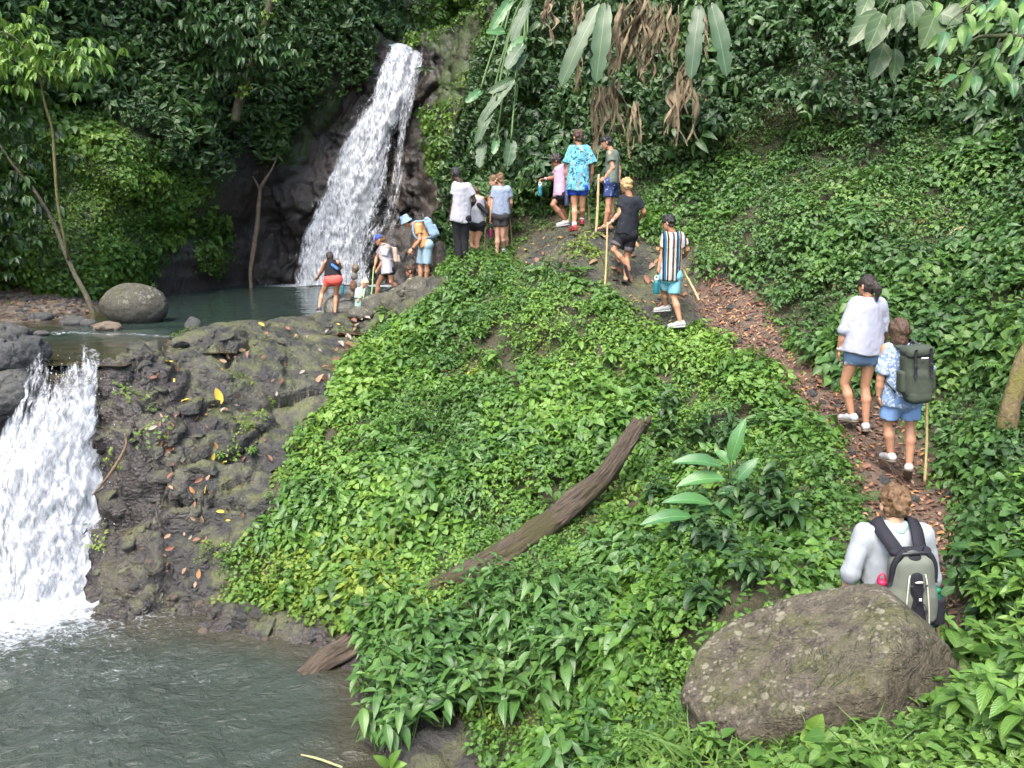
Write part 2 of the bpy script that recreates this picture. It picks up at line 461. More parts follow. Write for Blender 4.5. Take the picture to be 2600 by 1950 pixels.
# ------------------------------------------------------------------ materials
class NT:
    def __init__(s, name):
        s.m = bpy.data.materials.new(name)
        s.m.use_nodes = True
        s.t = s.m.node_tree
        s.p = s.t.nodes['Principled BSDF']
        s.out = s.t.nodes['Material Output']
    def n(s, kind, **kw):
        nd = s.t.nodes.new(kind)
        for k, v in kw.items():
            if k.startswith('i_'):
                key = k[2:]
                key = int(key) if key.isdigit() else key
                s.set(nd, key, v)
            else:
                setattr(nd, k, v)
        return nd
    def set(s, nd, key, v):
        i = nd.inputs[key]
        if isinstance(v, bpy.types.NodeSocket):
            s.t.links.new(v, i)
        elif isinstance(v, (tuple, list)) and len(v) == 3 and i.type == 'RGBA':
            i.default_value = (*v, 1)
        elif isinstance(v, (int, float)) and i.type == 'RGBA':
            i.default_value = (v, v, v, 1)
        else:
            i.default_value = v
    def pos(s):
        return s.n('ShaderNodeNewGeometry').outputs['Position']
    def objco(s):
        return s.n('ShaderNodeTexCoord').outputs['Object']
    def uv(s):
        return s.n('ShaderNodeTexCoord').outputs['UV']
    def mapv(s, vec, scale=(1, 1, 1), loc=(0, 0, 0), rot=(0, 0, 0)):
        return s.n('ShaderNodeMapping', i_Vector=vec, i_Scale=scale, i_Location=loc, i_Rotation=rot).outputs[0]
    def noise(s, vec, scale, detail=4, rough=0.55, dist=0.0):
        return s.n('ShaderNodeTexNoise', i_Vector=vec, i_Scale=scale, i_Detail=detail, i_Roughness=rough, i_Distortion=dist).outputs[0]
    def vor(s, vec, scale, feature='F1', out='Distance', rnd=1.0):
        return s.n('ShaderNodeTexVoronoi', feature=feature, i_Vector=vec, i_Scale=scale, i_Randomness=rnd).outputs[out]
    def ramp(s, f, stops, interp='LINEAR'):
        r = s.n('ShaderNodeValToRGB', i_Fac=f)
        r.color_ramp.interpolation = interp
        e = r.color_ramp.elements
        while len(e) < len(stops):
            e.new(0.5)
        for k, (p, c) in enumerate(stops):
            e[k].position = p
            e[k].color = (*c, 1) if isinstance(c, (tuple, list)) else (c, c, c, 1)
        return r.outputs[0]
    def mix(s, f, a, b, mode='MIX'):
        m = s.n('ShaderNodeMix', data_type='RGBA', blend_type=mode)
        s.set(m, 0, f)
        s.set(m, 6, a)
        s.set(m, 7, b)
        return m.outputs[2]
    def math(s, op, a, b=0.5, c=None):
        m = s.n('ShaderNodeMath', operation=op)
        s.set(m, 0, a)
        s.set(m, 1, b)
        if c is not None: s.set(m, 2, c)
        return m.outputs[0]
    def rng(s, f, a, b, c=0.0, d=1.0):
        return s.n('ShaderNodeMapRange', i_0=f, i_1=a, i_2=b, i_3=c, i_4=d).outputs[0]
    def attr(s, name):
        return s.n('ShaderNodeAttribute', attribute_name=name).outputs['Fac']
    def rand(s):
        return s.n('ShaderNodeObjectInfo').outputs['Random']
    def bump(s, h, strength=0.5, dist=0.02, normal=None):
        b = s.n('ShaderNodeBump', i_Strength=strength, i_Distance=dist, i_Height=h)
        if normal is not None: s.set(b, 'Normal', normal)
        return b.outputs[0]
    def fin(s, col=None, rough=None, normal=None, spec=None, **kw):
        if col is not None: s.set(s.p, 'Base Color', col)
        if rough is not None: s.set(s.p, 'Roughness', rough)
        if normal is not None: s.set(s.p, 'Normal', normal)
        if spec is not None: s.set(s.p, 'Specular IOR Level', spec)
        for k, v in kw.items(): s.set(s.p, k.replace('_', ' '), v)
        return s.m

def m_plain(name, col, rough=0.6, spec=0.4, var=0.12, scale=30.0, bump=0.15, **kw):
    t = NT(name)
    q = t.objco()
    n = t.noise(q, scale, 3)
    c = t.mix(n, tuple(x * (1 - var) for x in col), tuple(min(1, x * (1 + var)) for x in col))
    return t.fin(c, rough, t.bump(t.noise(q, scale * 2.3, 3), bump, 0.01) if bump else None, spec, **kw)

def m_rockground():
    t = NT('ground_mixed')
    q = t.pos()
    rk, tr, gr, wt = t.attr('rock'), t.attr('trail'), t.attr('gravel'), t.attr('wet')
    n1 = t.noise(q, 1.3, 5)
    n2 = t.noise(q, 7, 6, 0.65)
    n3 = t.noise(q, 40, 4, 0.6)
    rock = t.mix(n2, (0.006, 0.0062, 0.007), (0.042, 0.041, 0.039))
    rock = t.mix(t.math('MULTIPLY', t.rng(n1, 0.50, 0.68), 0.8), rock, t.mix(n3, (0.045, 0.043, 0.034), (0.115, 0.11, 0.088)))
    # lichen specks and moss on faces that look up
    up = t.n('ShaderNodeSeparateXYZ', i_0=t.n('ShaderNodeNewGeometry').outputs['Normal']).outputs[2]
    spk = t.math('MULTIPLY', t.rng(t.vor(q, 22), 0.16, 0.06), t.rng(t.noise(q, 2.2, 3), 0.5, 0.62))
    rock = t.mix(spk, rock, (0.36, 0.36, 0.30))
    mossf = t.math('MULTIPLY', t.rng(up, 0.30, 0.80), t.rng(t.noise(q, 2.6, 5, 0.7), 0.44, 0.60))
    rock = t.mix(t.math('MULTIPLY', mossf, 0.75), rock, t.mix(n3, (0.045, 0.055, 0.016), (0.12, 0.13, 0.04)))
    red = t.mix(n2, (0.008, 0.006, 0.006), (0.045, 0.028, 0.026))
    rock = t.mix(t.math('MULTIPLY', wt, 0.5), rock, red)
    soil = t.mix(n2, (0.018, 0.016, 0.009), (0.06, 0.045, 0.022))
    soil = t.mix(t.rng(t.noise(q, 3, 4), 0.45, 0.62), soil, (0.030, 0.045, 0.012))
    dirt = t.mix(n2, (0.022, 0.014, 0.009), (0.080, 0.052, 0.036))
    dirt = t.mix(t.rng(t.vor(q, 26), 0.0, 0.5), dirt, (0.095, 0.062, 0.042))
    c = t.mix(rk, soil, rock)
    c = t.mix(tr, c, dirt)
    gcol = t.mix(t.vor(q, 9, out='Color'), (0.05, 0.04, 0.03), (0.16, 0.13, 0.10))
    c = t.mix(gr, c, gcol)
    rough = t.mix(wt, t.rng(n2, 0.3, 0.7, 0.55, 0.85), t.rng(n3, 0.3, 0.7, 0.10, 0.32))
    h = t.math('ADD', t.math('MULTIPLY', n2, 0.7), t.math('ADD', t.math('MULTIPLY', n3, 0.25), t.math('MULTIPLY', t.vor(t.mapv(q, (1, 1, 1.6)), 9, 'DISTANCE_TO_EDGE'), 0.5)))
    return t.fin(c, rough, t.bump(t.math('ADD', h, t.math('MULTIPLY', t.noise(q, 90, 3, 0.7), 0.12)), 1.0, 0.06), 0.5)

def m_cliff():
    t = NT('cliff_rock')
    q = t.pos()
    n1, n2, n3 = t.noise(q, 0.8, 5), t.noise(t.mapv(q, (1, 1, 0.6)), 4, 6, 0.65), t.noise(q, 18, 4)
    c = t.mix(n2, (0.008, 0.0075, 0.0075), (0.046, 0.039, 0.037))
    c = t.mix(t.rng(n1, 0.45, 0.65), c, t.mix(n3, (0.028, 0.020, 0.017), (0.066, 0.047, 0.040)))
    ms = t.math('MULTIPLY', t.attr('moss'), t.rng(t.noise(q, 1.7, 5, 0.7), 0.34, 0.56))
    c = t.mix(ms, c, t.mix(n3, (0.014, 0.028, 0.006), (0.05, 0.085, 0.018)))
    edge = t.rng(t.noise(q, 2.1, 5, 0.7), 0.56, 0.68)
    c = t.mix(t.math('MULTIPLY', edge, 0.55), c, (0.035, 0.05, 0.015))
    wt = t.attr('wet')
    rough = t.mix(wt, t.rng(n2, 0.3, 0.7, 0.45, 0.8), t.rng(n3, 0.3, 0.7, 0.12, 0.38))
    h = t.math('ADD', n2, t.math('MULTIPLY', n3, 0.35))
    return t.fin(c, rough, t.bump(h, 0.9, 0.10), 0.5)

def m_water(name, deep, shallow, sc, strength, foam=None):
    t = NT(name)
    q = t.pos()
    h = t.math('ADD', t.noise(t.mapv(q, (1, 1.5, 1)), sc, 5, 0.6, 0.6), t.math('MULTIPLY', t.noise(q, sc * 3.3, 3, 0.5, 0.4), 0.35))
    amp = t.attr('chop')
    bmp = t.n('ShaderNodeBump', i_Distance=0.05, i_Height=h, i_Strength=t.math('MULTIPLY', amp, strength))
    c = t.mix(t.attr('shallow'), deep, shallow)
    fo = t.attr('foam')
    fn = t.noise(t.mapv(q, (1, 1.6, 1)), 8.0, 6, 0.7, 1.2)
    fm = t.rng(t.math('ADD', fn, t.math('MULTIPLY', fo, 0.60)), 0.71, 0.93)
    fm = t.math('MULTIPLY', fm, t.rng(fo, 0.0, 0.12))
    c = t.mix(fm, c, (0.38, 0.41, 0.44))
    return t.fin(c, t.mix(fm, 0.06, 0.55), bmp.outputs[0], 0.5, IOR=1.33)

def m_fall(name, su=1.0, sv=1.0, dens=0.5, edge=0.5):
    """white water: streaks along the flow, torn at the edges; u across 0..1, v along in metres"""
    t = NT(name)
    uv = t.uv()
    sx = t.n('ShaderNodeSeparateXYZ', i_0=uv)
    u, v = sx.outputs[0], sx.outputs[1]
    q = t.pos()
    st = t.noise(t.mapv(uv, (11 * su, 0.45 * sv, 1)), 1.0, 4, 0.6, 0.4)
    cl = t.noise(t.mapv(uv, (34 * su, 1.5 * sv, 1)), 1.0, 6, 0.68, 0.7)
    fine = t.noise(t.mapv(q, (1, 1, 0.30)), 13, 6, 0.68, 0.5)
    d = t.attr('dens')
    a = t.math('ADD', t.math('MULTIPLY', st, 0.75), t.math('ADD', t.math('MULTIPLY', cl, 0.75), t.math('MULTIPLY', fine, 0.55)))
    a = t.math('ADD', a, t.math('SUBTRACT', d, 1.0))
    al = t.rng(a, 0.36, 0.66)
    col = t.mix(t.rng(fine, 0.35, 0.62), (0.17, 0.19, 0.22), (0.52, 0.54, 0.57))
    hh = t.math('ADD', cl, t.math('MULTIPLY', fine, 0.8))
    m = t.fin(col, 0.45, t.bump(hh, 0.6, 0.05), 0.3, Alpha=al)
    t.set(t.p, 'Subsurface Weight', 0.0)
    return m

def m_leaf(name, cols, rough=0.42, trans=0.28, vein=0.25, patch=(0.5, 0.0), spec=0.45, nveins=9):
    """cols: dark, mid, light; varies per plant, over the ground and along the veins"""
    t = NT(name)
    q = t.pos()
    r = t.rand()
    f = t.math('ADD', t.math('MULTIPLY', r, 0.50), t.math('MULTIPLY', t.rng(t.noise(q, patch[0], 4), 0.36, 0.64), 0.50))
    c = t.ramp(f, [(0.05, cols[0]), (0.5, cols[1]), (0.92, cols[2])])
    uv = t.n('ShaderNodeSeparateXYZ', i_0=t.uv())
    u = t.math('ABSOLUTE', t.math('SUBTRACT', uv.outputs[0], 0.5))
    side = t.math('SINE', t.math('MULTIPLY', t.math('SUBTRACT', uv.outputs[1], t.math('MULTIPLY', u, 0.7)), nveins * 6.283))
    vn = t.math('MAXIMUM', t.rng(u, 0.035, 0.0), t.math('MULTIPLY', t.rng(side, 0.82, 1.0), 0.45))
    c = t.mix(t.math('MULTIPLY', vn, vein), c, tuple(min(1, x * 2.0 + 0.03) for x in cols[2]))
    h = t.math('ADD', t.math('MULTIPLY', side, -0.25), t.math('MULTIPLY', t.rng(u, 0.06, 0.0), -0.6))
    t.fin(c, rough, t.bump(h, 0.35, 0.008), spec)
    tr = t.n('ShaderNodeBsdfTranslucent', i_Color=t.mix(0.5, c, tuple(min(1, x * 1.5 + 0.01) for x in cols[2])))
    mx = t.n('ShaderNodeMixShader', i_0=trans)
    t.t.links.new(t.p.outputs[0], mx.inputs[1])
    t.t.links.new(tr.outputs[0], mx.inputs[2])
    t.t.links.new(mx.outputs[0], t.out.inputs[0])
    return t.m

def m_bark(name, c0, c1, moss=0.0, sc=14, stretch=(1, 1, 1), mosscol=(0.06, 0.09, 0.02)):
    t = NT(name)
    q = t.objco()
    n = t.noise(t.mapv(q, stretch), sc, 6, 0.7, 0.6)
    n2 = t.noise(q, 3.0, 4)
    c = t.mix(t.rng(n, 0.3, 0.7), c0, c1)
    if moss:
        c = t.mix(t.math('MULTIPLY', t.rng(n2, 0.45, 0.6), moss), c, mosscol)
    return t.fin(c, 0.8, t.bump(n, 0.9, 0.03), 0.3)

def m_boulder(name, dark, mid, lich, moss=0.5, lichen=0.6, sc=1.0):
    t = NT(name)
    q = t.objco()
    n1, n2, n3 = t.noise(q, 1.6 * sc, 5, 0.6), t.noise(q, 9 * sc, 6, 0.7), t.noise(q, 45 * sc, 4, 0.6)
    c = t.mix(t.rng(n2, 0.32, 0.68), dark, mid)
    c = t.mix(t.math('MULTIPLY', t.rng(n3, 0.45, 0.75), 0.5), c, tuple(min(1, x * 1.7) for x in mid))
    up = t.n('ShaderNodeSeparateXYZ', i_0=t.n('ShaderNodeNewGeometry').outputs['Normal']).outputs[2]
    mf = t.math('MULTIPLY', t.rng(up, 0.1, 0.8), t.rng(t.noise(q, 3.3 * sc, 5, 0.7), 0.46, 0.60))
    c = t.mix(t.math('MULTIPLY', mf, moss), c, t.mix(n3, (0.03, 0.04, 0.010), (0.11, 0.12, 0.03)))
    vq = t.n('ShaderNodeMix', data_type='VECTOR', i_0=0.06, i_4=q, i_5=t.n('ShaderNodeTexNoise', i_Vector=q, i_Scale=6.0 * sc).outputs['Color']).outputs[1]
    sp = t.math('MAXIMUM', t.rng(t.vor(vq, 9 * sc), 0.30, 0.24), t.rng(t.vor(vq, 21 * sc), 0.30, 0.22))
    sp = t.math('MULTIPLY', sp, t.math('MULTIPLY', t.rng(t.noise(q, 2.1 * sc, 4, 0.7), 0.42, 0.52), t.rng(up, 0.0, 0.5)))
    c = t.mix(t.math('MULTIPLY', sp, lichen), c, t.mix(n3, tuple(x * 0.75 for x in lich), lich))
    h = t.math('ADD', n2, t.math('MULTIPLY', n3, 0.3))
    cr = t.math('MULTIPLY', t.rng(t.noise(t.mapv(q, (1, 1, 2.2)), 2.4 * sc, 5, 0.7, 1.2), 0.46, 0.52), 0.35)
    h = t.math('ADD', h, t.math('ADD', cr, t.math('MULTIPLY', t.noise(q, 110 * sc, 3, 0.7), 0.2)))
    return t.fin(c, t.rng(n2, 0.3, 0.7, 0.6, 0.9), t.bump(h, 0.95, 0.035), 0.35)

M = {}
M['ground'] = m_rockground()
M['cliff'] = m_cliff()
M['water_near'] = m_water('water_lower', (0.034, 0.044, 0.036), (0.042, 0.040, 0.028), 5.5, 1.0)
M['water_far'] = m_water('water_upper', (0.022, 0.036, 0.031), (0.045, 0.034, 0.019), 2.6, 0.6)
M['fall'] = m_fall('white_water')
M['boulder'] = m_boulder('lichen_boulder', (0.020, 0.017, 0.012), (0.120, 0.102, 0.074), (0.26, 0.245, 0.175), 0.5, 0.75, 1.3)
M['river_boulder'] = m_boulder('river_boulder', (0.024, 0.023, 0.018), (0.095, 0.090, 0.072), (0.32, 0.31, 0.25), 0.35, 0.55, 0.9)
M['cobble'] = m_boulder('cobble', (0.03, 0.03, 0.032), (0.10, 0.10, 0.10), (0.2, 0.2, 0.18), 0.25, 0.2, 2.0)
M['tan_stone'] = m_boulder('tan_stone', (0.09, 0.07, 0.05), (0.24, 0.19, 0.14), (0.3, 0.27, 0.2), 0.1, 0.2, 3.0)
M['red_stone'] = m_boulder('red_stone', (0.09, 0.045, 0.03), (0.22, 0.12, 0.08), (0.3, 0.25, 0.2), 0.0, 0.1, 3.0)
M['grey_stone'] = m_boulder('grey_stone', (0.10, 0.095, 0.08), (0.25, 0.24, 0.21), (0.35, 0.34, 0.3), 0.1, 0.3, 3.0)
M['log'] = m_bark('rotting_log', (0.012, 0.008, 0.006), (0.10, 0.068, 0.048), 0.5, 16, (0.3, 1, 0.7), (0.065, 0.062, 0.02))
def m_logbark():
    t = NT('weathered_log')
    uv, q = t.uv(), t.pos()
    n = t.noise(t.mapv(uv, (9, 2.2, 1)), 1.0, 7, 0.75, 0.8)
    f = t.noise(t.mapv(uv, (30, 5, 1)), 1.0, 5, 0.7, 0.4)
    c = t.mix(t.rng(n, 0.36, 0.62), (0.016, 0.012, 0.009), (0.165, 0.125, 0.095))
    c = t.mix(t.math('MULTIPLY', t.rng(f, 0.5, 0.75), 0.6), c, (0.20, 0.16, 0.125))
    c = t.mix(t.math('MULTIPLY', t.rng(t.noise(q, 2.6, 4), 0.5, 0.62), 0.6), c, (0.075, 0.075, 0.022))
    return t.fin(c, 0.85, t.bump(t.math('ADD', n, t.math('MULTIPLY', f, 0.5)), 1.0, 0.06), 0.3)
M['log'] = m_logbark()
M['bark'] = m_bark('grey_bark', (0.03, 0.027, 0.02), (0.13, 0.115, 0.08), 0.5, 16)
M['dead_wood'] = m_bark('dead_wood', (0.05, 0.04, 0.03), (0.20, 0.155, 0.11), 0.0, 12)
M['twig'] = m_bark('twig', (0.06, 0.04, 0.025), (0.22, 0.15, 0.09), 0.0, 20)
# ------------------------------------------------------------------ setting objects
obj('ground', ground_me, M['ground'], kind='structure')
obj('cliff', cliff_me, M['cliff'], kind='structure')

def water_sheet(name, z, x0, x1, y0, y1, d, keep, mat, chopf, foamf, shalf):
    xs, ys = np.arange(x0, x1 + d, d), np.arange(y0, y1 + d, d)
    X, Y = np.meshgrid(xs, ys)
    V = np.stack([X.ravel(), Y.ravel(), np.full(X.size, z)], 1)
    ch = chopf(V)
    V[:, 2] += ch * (0.05 * fbm(V * np.array((2.2, 3.0, 1)), 3, 90) + 0.03 * fbm(V * np.array((6.0, 8.0, 1)), 2, 91))
    F = grid_faces(len(xs), len(ys))
    c = V[F].mean(1)
    F = F[keep(c)]
    me = mesh_np(name, V, F)
    attr(me, 'chop', ch)
    attr(me, 'foam', foamf(V))
    attr(me, 'shallow', shalf(V))
    return obj(name, me, mat, kind='structure')
def depth_of(V):
    return V[:, 2] - GT(V[:, :2])
LB = (-6.6, 9.75)     # foot of the lower fall
def d_lb(V):
    return np.hypot((V[:, 0] - LB[0]) / 1.2, V[:, 1] - LB[1])
water_sheet('lower_pool_water', ZL, -15, 1.0, -4, 10.6, 0.07, lambda c: (c[:, 0] < 0.5) & ~((c[:, 1] > 10.2) & (c[:, 0] > -5)), M['water_near'],
            lambda V: np.clip(0.75 + 1.3 * np.exp(-d_lb(V) / 1.6) + 0.35 * sstep(0, -5, V[:, 0]) + 0.25 * fbm(V * 0.8, 2, 93), 0.12, 1.6),
            lambda V: np.clip(0.72 * np.exp(-(d_lb(V) / 1.25) ** 2) + 0.34 * np.exp(-(d_lb(V) / 2.8) ** 2) + 0.17 * sstep(0.0, 0.45, fbm(V * 0.9, 3, 97)), 0, 1.0),
            lambda V: sstep(0.75, 0.1, depth_of(V)))
UBX, UBY = at(735, 612, 28.0)[:2]
water_sheet('upper_pool_water', ZU, -17, 0.5, 10.98, 29.5, 0.1, lambda c: (c[:, 0] < -1.2) & ~((c[:, 1] < 14.5) & (c[:, 0] > -4.4)) & ~((c[:, 1] < 12.2) & (c[:, 0] > -5.6)) & ~((c[:, 1] < 12.0) & (c[:, 0] < -9)), M['water_far'],
            lambda V: np.clip(0.25 + 1.2 * np.exp(-np.hypot((V[:, 0] - UBX) / 2, V[:, 1] - UBY) / 2.0) + 0.9 * np.exp(-((V[:, 1] - 14.6) / 0.5) ** 2) * (V[:, 0] > -9.5) * sstep(0.35, 0.6, vnoise(V * 1.3, 96)), 0.1, 1.5),
            lambda V: np.clip(1.2 * np.exp(-(np.hypot((V[:, 0] - UBX) / 2.6, (V[:, 1] - UBY) / 0.9)) ** 2) + 0.42 * np.exp(-((V[:, 1] - 14.5 + 0.25 * (V[:, 0] + 7.5)) / 0.28) ** 2) * (V[:, 0] > -8.9) * (V[:, 0] < -5.6), 0, 1.1),
            lambda V: np.maximum(sstep(0.55, 0.1, depth_of(V)), sstep(14.5, 12.8, V[:, 1]) * 0.6))

# ------------------------------------------------------------------ the falls
def fall_sheet(path, widths, nu, nv, off, bulge, seed, densf, rag=0.12):
    """a sheet of falling water laid along a path (n,3) with half widths; returns V, F, UV, dens"""
    P = spline(path, nv)
    W = np.interp(np.linspace(0, 1, nv), np.linspace(0, 1, len(widths)), widths)
    tt = np.linspace(0, 1, nv) * 9
    W = W * (1 + 0.16 * fbm(np.stack([tt, tt * 0 + seed, tt * 0], 1), 3, seed + 30))
    P = P + np.stack([0.10 * max(widths) * fbm(np.stack([tt, tt * 0 + seed + 5, tt * 0], 1), 3, seed + 31), 0 * tt, 0 * tt], 1)
    L = np.concatenate([[0], np.cumsum(np.linalg.norm(np.diff(P, axis=0), axis=1))])
    T = np.gradient(P, axis=0)
    T /= np.linalg.norm(T, axis=1, keepdims=True)
    A = np.array((1.0, 0.12, 0.0)) / np.linalg.norm((1, 0.12, 0))
    N = np.cross(A, T)
    N /= np.linalg.norm(N, axis=1, keepdims=True)
    N *= np.sign(-N[:, 1:2] + 1e-9)
    u = np.linspace(-1, 1, nu)
    V = P[:, None, :] + A * (W[:, None] * u[None, :])[..., None]
    Q = V * np.array((1.0, 1.0, 0.55))
    h = off + bulge * (1 - u[None, :] ** 2) + rag * (fbm(Q * 2.0 + seed, 3, seed) + 0.8 * fbm(Q * 6.0 + seed, 3, seed + 1))
    V = V + N[:, None, :] * h[..., None]
    UV = np.stack(np.broadcast_arrays((u[None, :] + 1) / 2 * W[:, None] / max(widths), L[:, None]), -1)
    U2 = np.broadcast_to(u[None, :], (nv, nu))
    S2 = np.broadcast_to(np.linspace(0, 1, nv)[:, None], (nv, nu))
    d = densf(U2, S2)
    return V.reshape(-1, 3), grid_faces(nu, nv), UV.reshape(-1, 2), d.ravel()
def fall_part(name, parent, args, mat):
    V, F, UV, d = fall_sheet(*args)
    me = mesh_np(name, V, F, True, UV)
    attr(me, 'dens', d)
    return obj(name, me, mat, parent)
def spray(name, parent, pts, rad, mat, seed):
    """drops and torn clumps thrown off the sheet: small four-sided flakes"""
    r = np.random.default_rng(seed)
    n = len(pts)
    base = np.array([(1, 0, -.5), (-.5, .87, -.5), (-.5, -.87, -.5), (0, 0, 1.0)])
    ax = r.normal(size=(n, 3, 3))
    qx, _ = np.linalg.qr(ax)
    V = np.einsum('nij,kj->nki', qx, base) * (rad * r.uniform(0.5, 1.5, n))[:, None, None] * np.array((1, 1, 1.7)) + pts[:, None, :]
    F = np.array([(0, 1, 2), (0, 1, 3), (1, 2, 3), (2, 0, 3)])
    F = (F[None] + 4 * np.arange(n)[:, None, None]).reshape(-1, 3)
    return obj(name, mesh_np(name, V.reshape(-1, 3), F, True), mat, parent, kind='stuff')
M['drops'] = m_plain('water_drops', (0.45, 0.48, 0.52), 0.3, 0.5, 0.05, 5, 0)

# upper fall
up_path = [at(*p) for p in ((872, 122, 30.2), (866, 140, 29.7), (845, 215, 29.2), (800, 330, 28.7), (760, 450, 28.3), (735, 550, 27.9), (728, 618, 27.7))]
up_w = [0.72, 0.80, 1.05, 1.3, 1.55, 1.75, 1.85]
uf = empty('waterfall', tuple(at(735, 612, 27.8)), 'tall white waterfall sliding down the dark cliff into the upper pool', 'waterfall')
def mk(parent, name, me_args, mat):
    o = fall_part(name, None, me_args, mat)
    o.parent = parent
    o.matrix_parent_inverse = Matrix.Translation(-Vector(parent.location))
    return o
def up_d(U, S):
    left = 1.0 - 0.75 * sstep(0.15, 0.6, U) * sstep(0.12, 0.3, S)
    return 0.36 + 0.42 * left - 0.60 * sstep(0.45, 1.0, np.abs(U)) + 0.10 * sstep(0.25, 0.0, S)
mk(uf, 'water_sheet', (up_path, up_w, 60, 240, 0.18, 0.10, 3, up_d, 0.10), M['fall'])
mk(uf, 'water_sheet', (up_path, [w * 0.8 for w in up_w], 50, 240, 0.38, 0.12, 5, lambda U, S: up_d(U, S) - 0.14, 0.14), M['fall'])
side_path = [at(*p) for p in ((905, 120, 30.0), (900, 148, 29.3), (880, 230, 28.9), (862, 330, 28.6), (852, 430, 28.3), (840, 520, 28.0), (830, 612, 27.9))]
mk(uf, 'side_trickle', (side_path, [0.2, 0.3, 0.3, 0.25, 0.35, 0.6, 0.8], 20, 220, 0.12, 0.05, 8, lambda U, S: 0.52 - 0.35 * sstep(0.4, 1, np.abs(U)) - 0.22 * S, 0.10), M['fall'])
r_ = np.random.default_rng(5)
n = 700
ss = r_.uniform(0.05, 1, n) ** 0.8
PP = spline(up_path, 400)[(ss * 399).astype(int)]
ww = np.interp(ss, np.linspace(0, 1, 7), up_w)
uu = np.clip(r_.normal(0, 0.55, n), -1.15, 1.05)
pts = PP + np.stack([ww * uu, -0.15 - 0.55 * r_.random(n) * ss, r_.normal(0, 0.1, n)], 1)
o = spray('spray', None, pts, 0.010, M['drops'], 6)
o.parent = uf; o.matrix_parent_inverse = Matrix.Translation(-Vector(uf.location))

# lower fall
lo_path = [at(*p) for p in ((150, 762, 12.0), (150, 788, 11.25), (148, 815, 11.0), (135, 900, 10.75), (112, 1020, 10.5), (92, 1150, 10.25), (72, 1280, 9.95), (62, 1400, 9.75))]
lo_w = [0.55, 0.55, 0.58, 0.68, 0.82, 0.95, 1.1, 1.3]
lf = empty('waterfall', tuple(at(62, 1390, 9.8)), 'short broad foaming waterfall dropping into the lower pool beside dark wet rock', 'waterfall')
def lo_d(U, S):
    gap = np.exp(-(((U - 0.05) / 0.33) ** 2 + ((S - 0.20) / 0.11) ** 2)) * 0.62
    return 0.33 + 0.34 * sstep(0.10, 0.6, S) - gap - 0.5 * sstep(0.75, 1.0, np.abs(U)) - 0.5 * sstep(0.10, 0.03, S)
mk(lf, 'water_sheet', (lo_path, lo_w, 90, 260, 0.16, 0.16, 13, lo_d, 0.085), M['fall'])
mk(lf, 'water_sheet', (lo_path, [w * 0.86 for w in lo_w], 80, 240, 0.34, 0.2, 15, lambda U, S: lo_d(U, S) - 0.12, 0.11), M['fall'])
n = 800
ss = r_.uniform(0.08, 1, n) ** 0.7
PP = spline(lo_path, 400)[(ss * 399).astype(int)]
ww = np.interp(ss, np.linspace(0, 1, 8), lo_w)
uu = np.clip(r_.normal(0, 0.62, n), -1.25, 1.25)
pts = PP + np.stack([ww * uu, -0.15 - 0.7 * r_.random(n) * ss, 0.12 * r_.normal(0, 1, n) + 0.08], 1)
o = spray('spray', None, pts, 0.006, M['drops'], 7)
o.parent = lf; o.matrix_parent_inverse = Matrix.Translation(-Vector(lf.location))
# ------------------------------------------------------------------ leaves
def leaf_geo(L=1.0, W=0.5, shape='heart', n=4, fold=0.25, droop=0.25, wave=0.0, seed=0):
    """blade along +Y, facing +Z; V, [quads, tris], UV"""
    t = np.linspace(0, 1, n + 1)
    if shape == 'heart':
        w = np.sin(np.pi * t ** 0.62) ** 0.8
    elif shape == 'lance':
        w = np.sin(np.pi * t ** 0.85) ** 1.05
    elif shape == 'strap':
        w = np.clip(np.sin(np.pi * np.clip(t * 0.94 + 0.03, 0, 1)), 0, 1) ** 0.42
    else:
        w = np.sin(np.pi * t ** 0.8) ** 0.75
    w[0] = 0.03
    w[-1] = 0.0
    if shape == 'strap':
        rs = np.random.default_rng(int(seed * 10) + 3)
        w = w * (1 - 0.30 * (rs.random(n + 1) < 0.3) * rs.random(n + 1) - 0.06 * rs.random(n + 1))
    hw = W * 0.5 * w
    y = L * t
    z = -droop * L * t ** 2
    wv = wave * W * np.sin(t * 23 + seed)
    Lf = np.stack([-hw, y, z + hw * fold * 2 + wv * (hw > 0)], 1)
    Rt = np.stack([hw, y, z + hw * fold * 2 - wv * (hw > 0)], 1)
    Md = np.stack([hw * 0, y, z], 1)
    V = np.stack([Lf, Md, Rt], 1).reshape(-1, 3)
    UV = np.stack([np.tile([0.0, 0.5, 1.0], n + 1), np.repeat(t, 3)], 1)
    UV[:, 0] = 0.5 + (UV[:, 0] - 0.5) * np.maximum(np.repeat(w, 3), 0.25)
    return V, [grid_faces(3, n + 1)], UV
def rotm(yaw, pitch, roll=0.0):
    return np.array(Matrix.Rotation(yaw, 3, 'Z') @ Matrix.Rotation(pitch, 3, 'X') @ Matrix.Rotation(roll, 3, 'Y'))
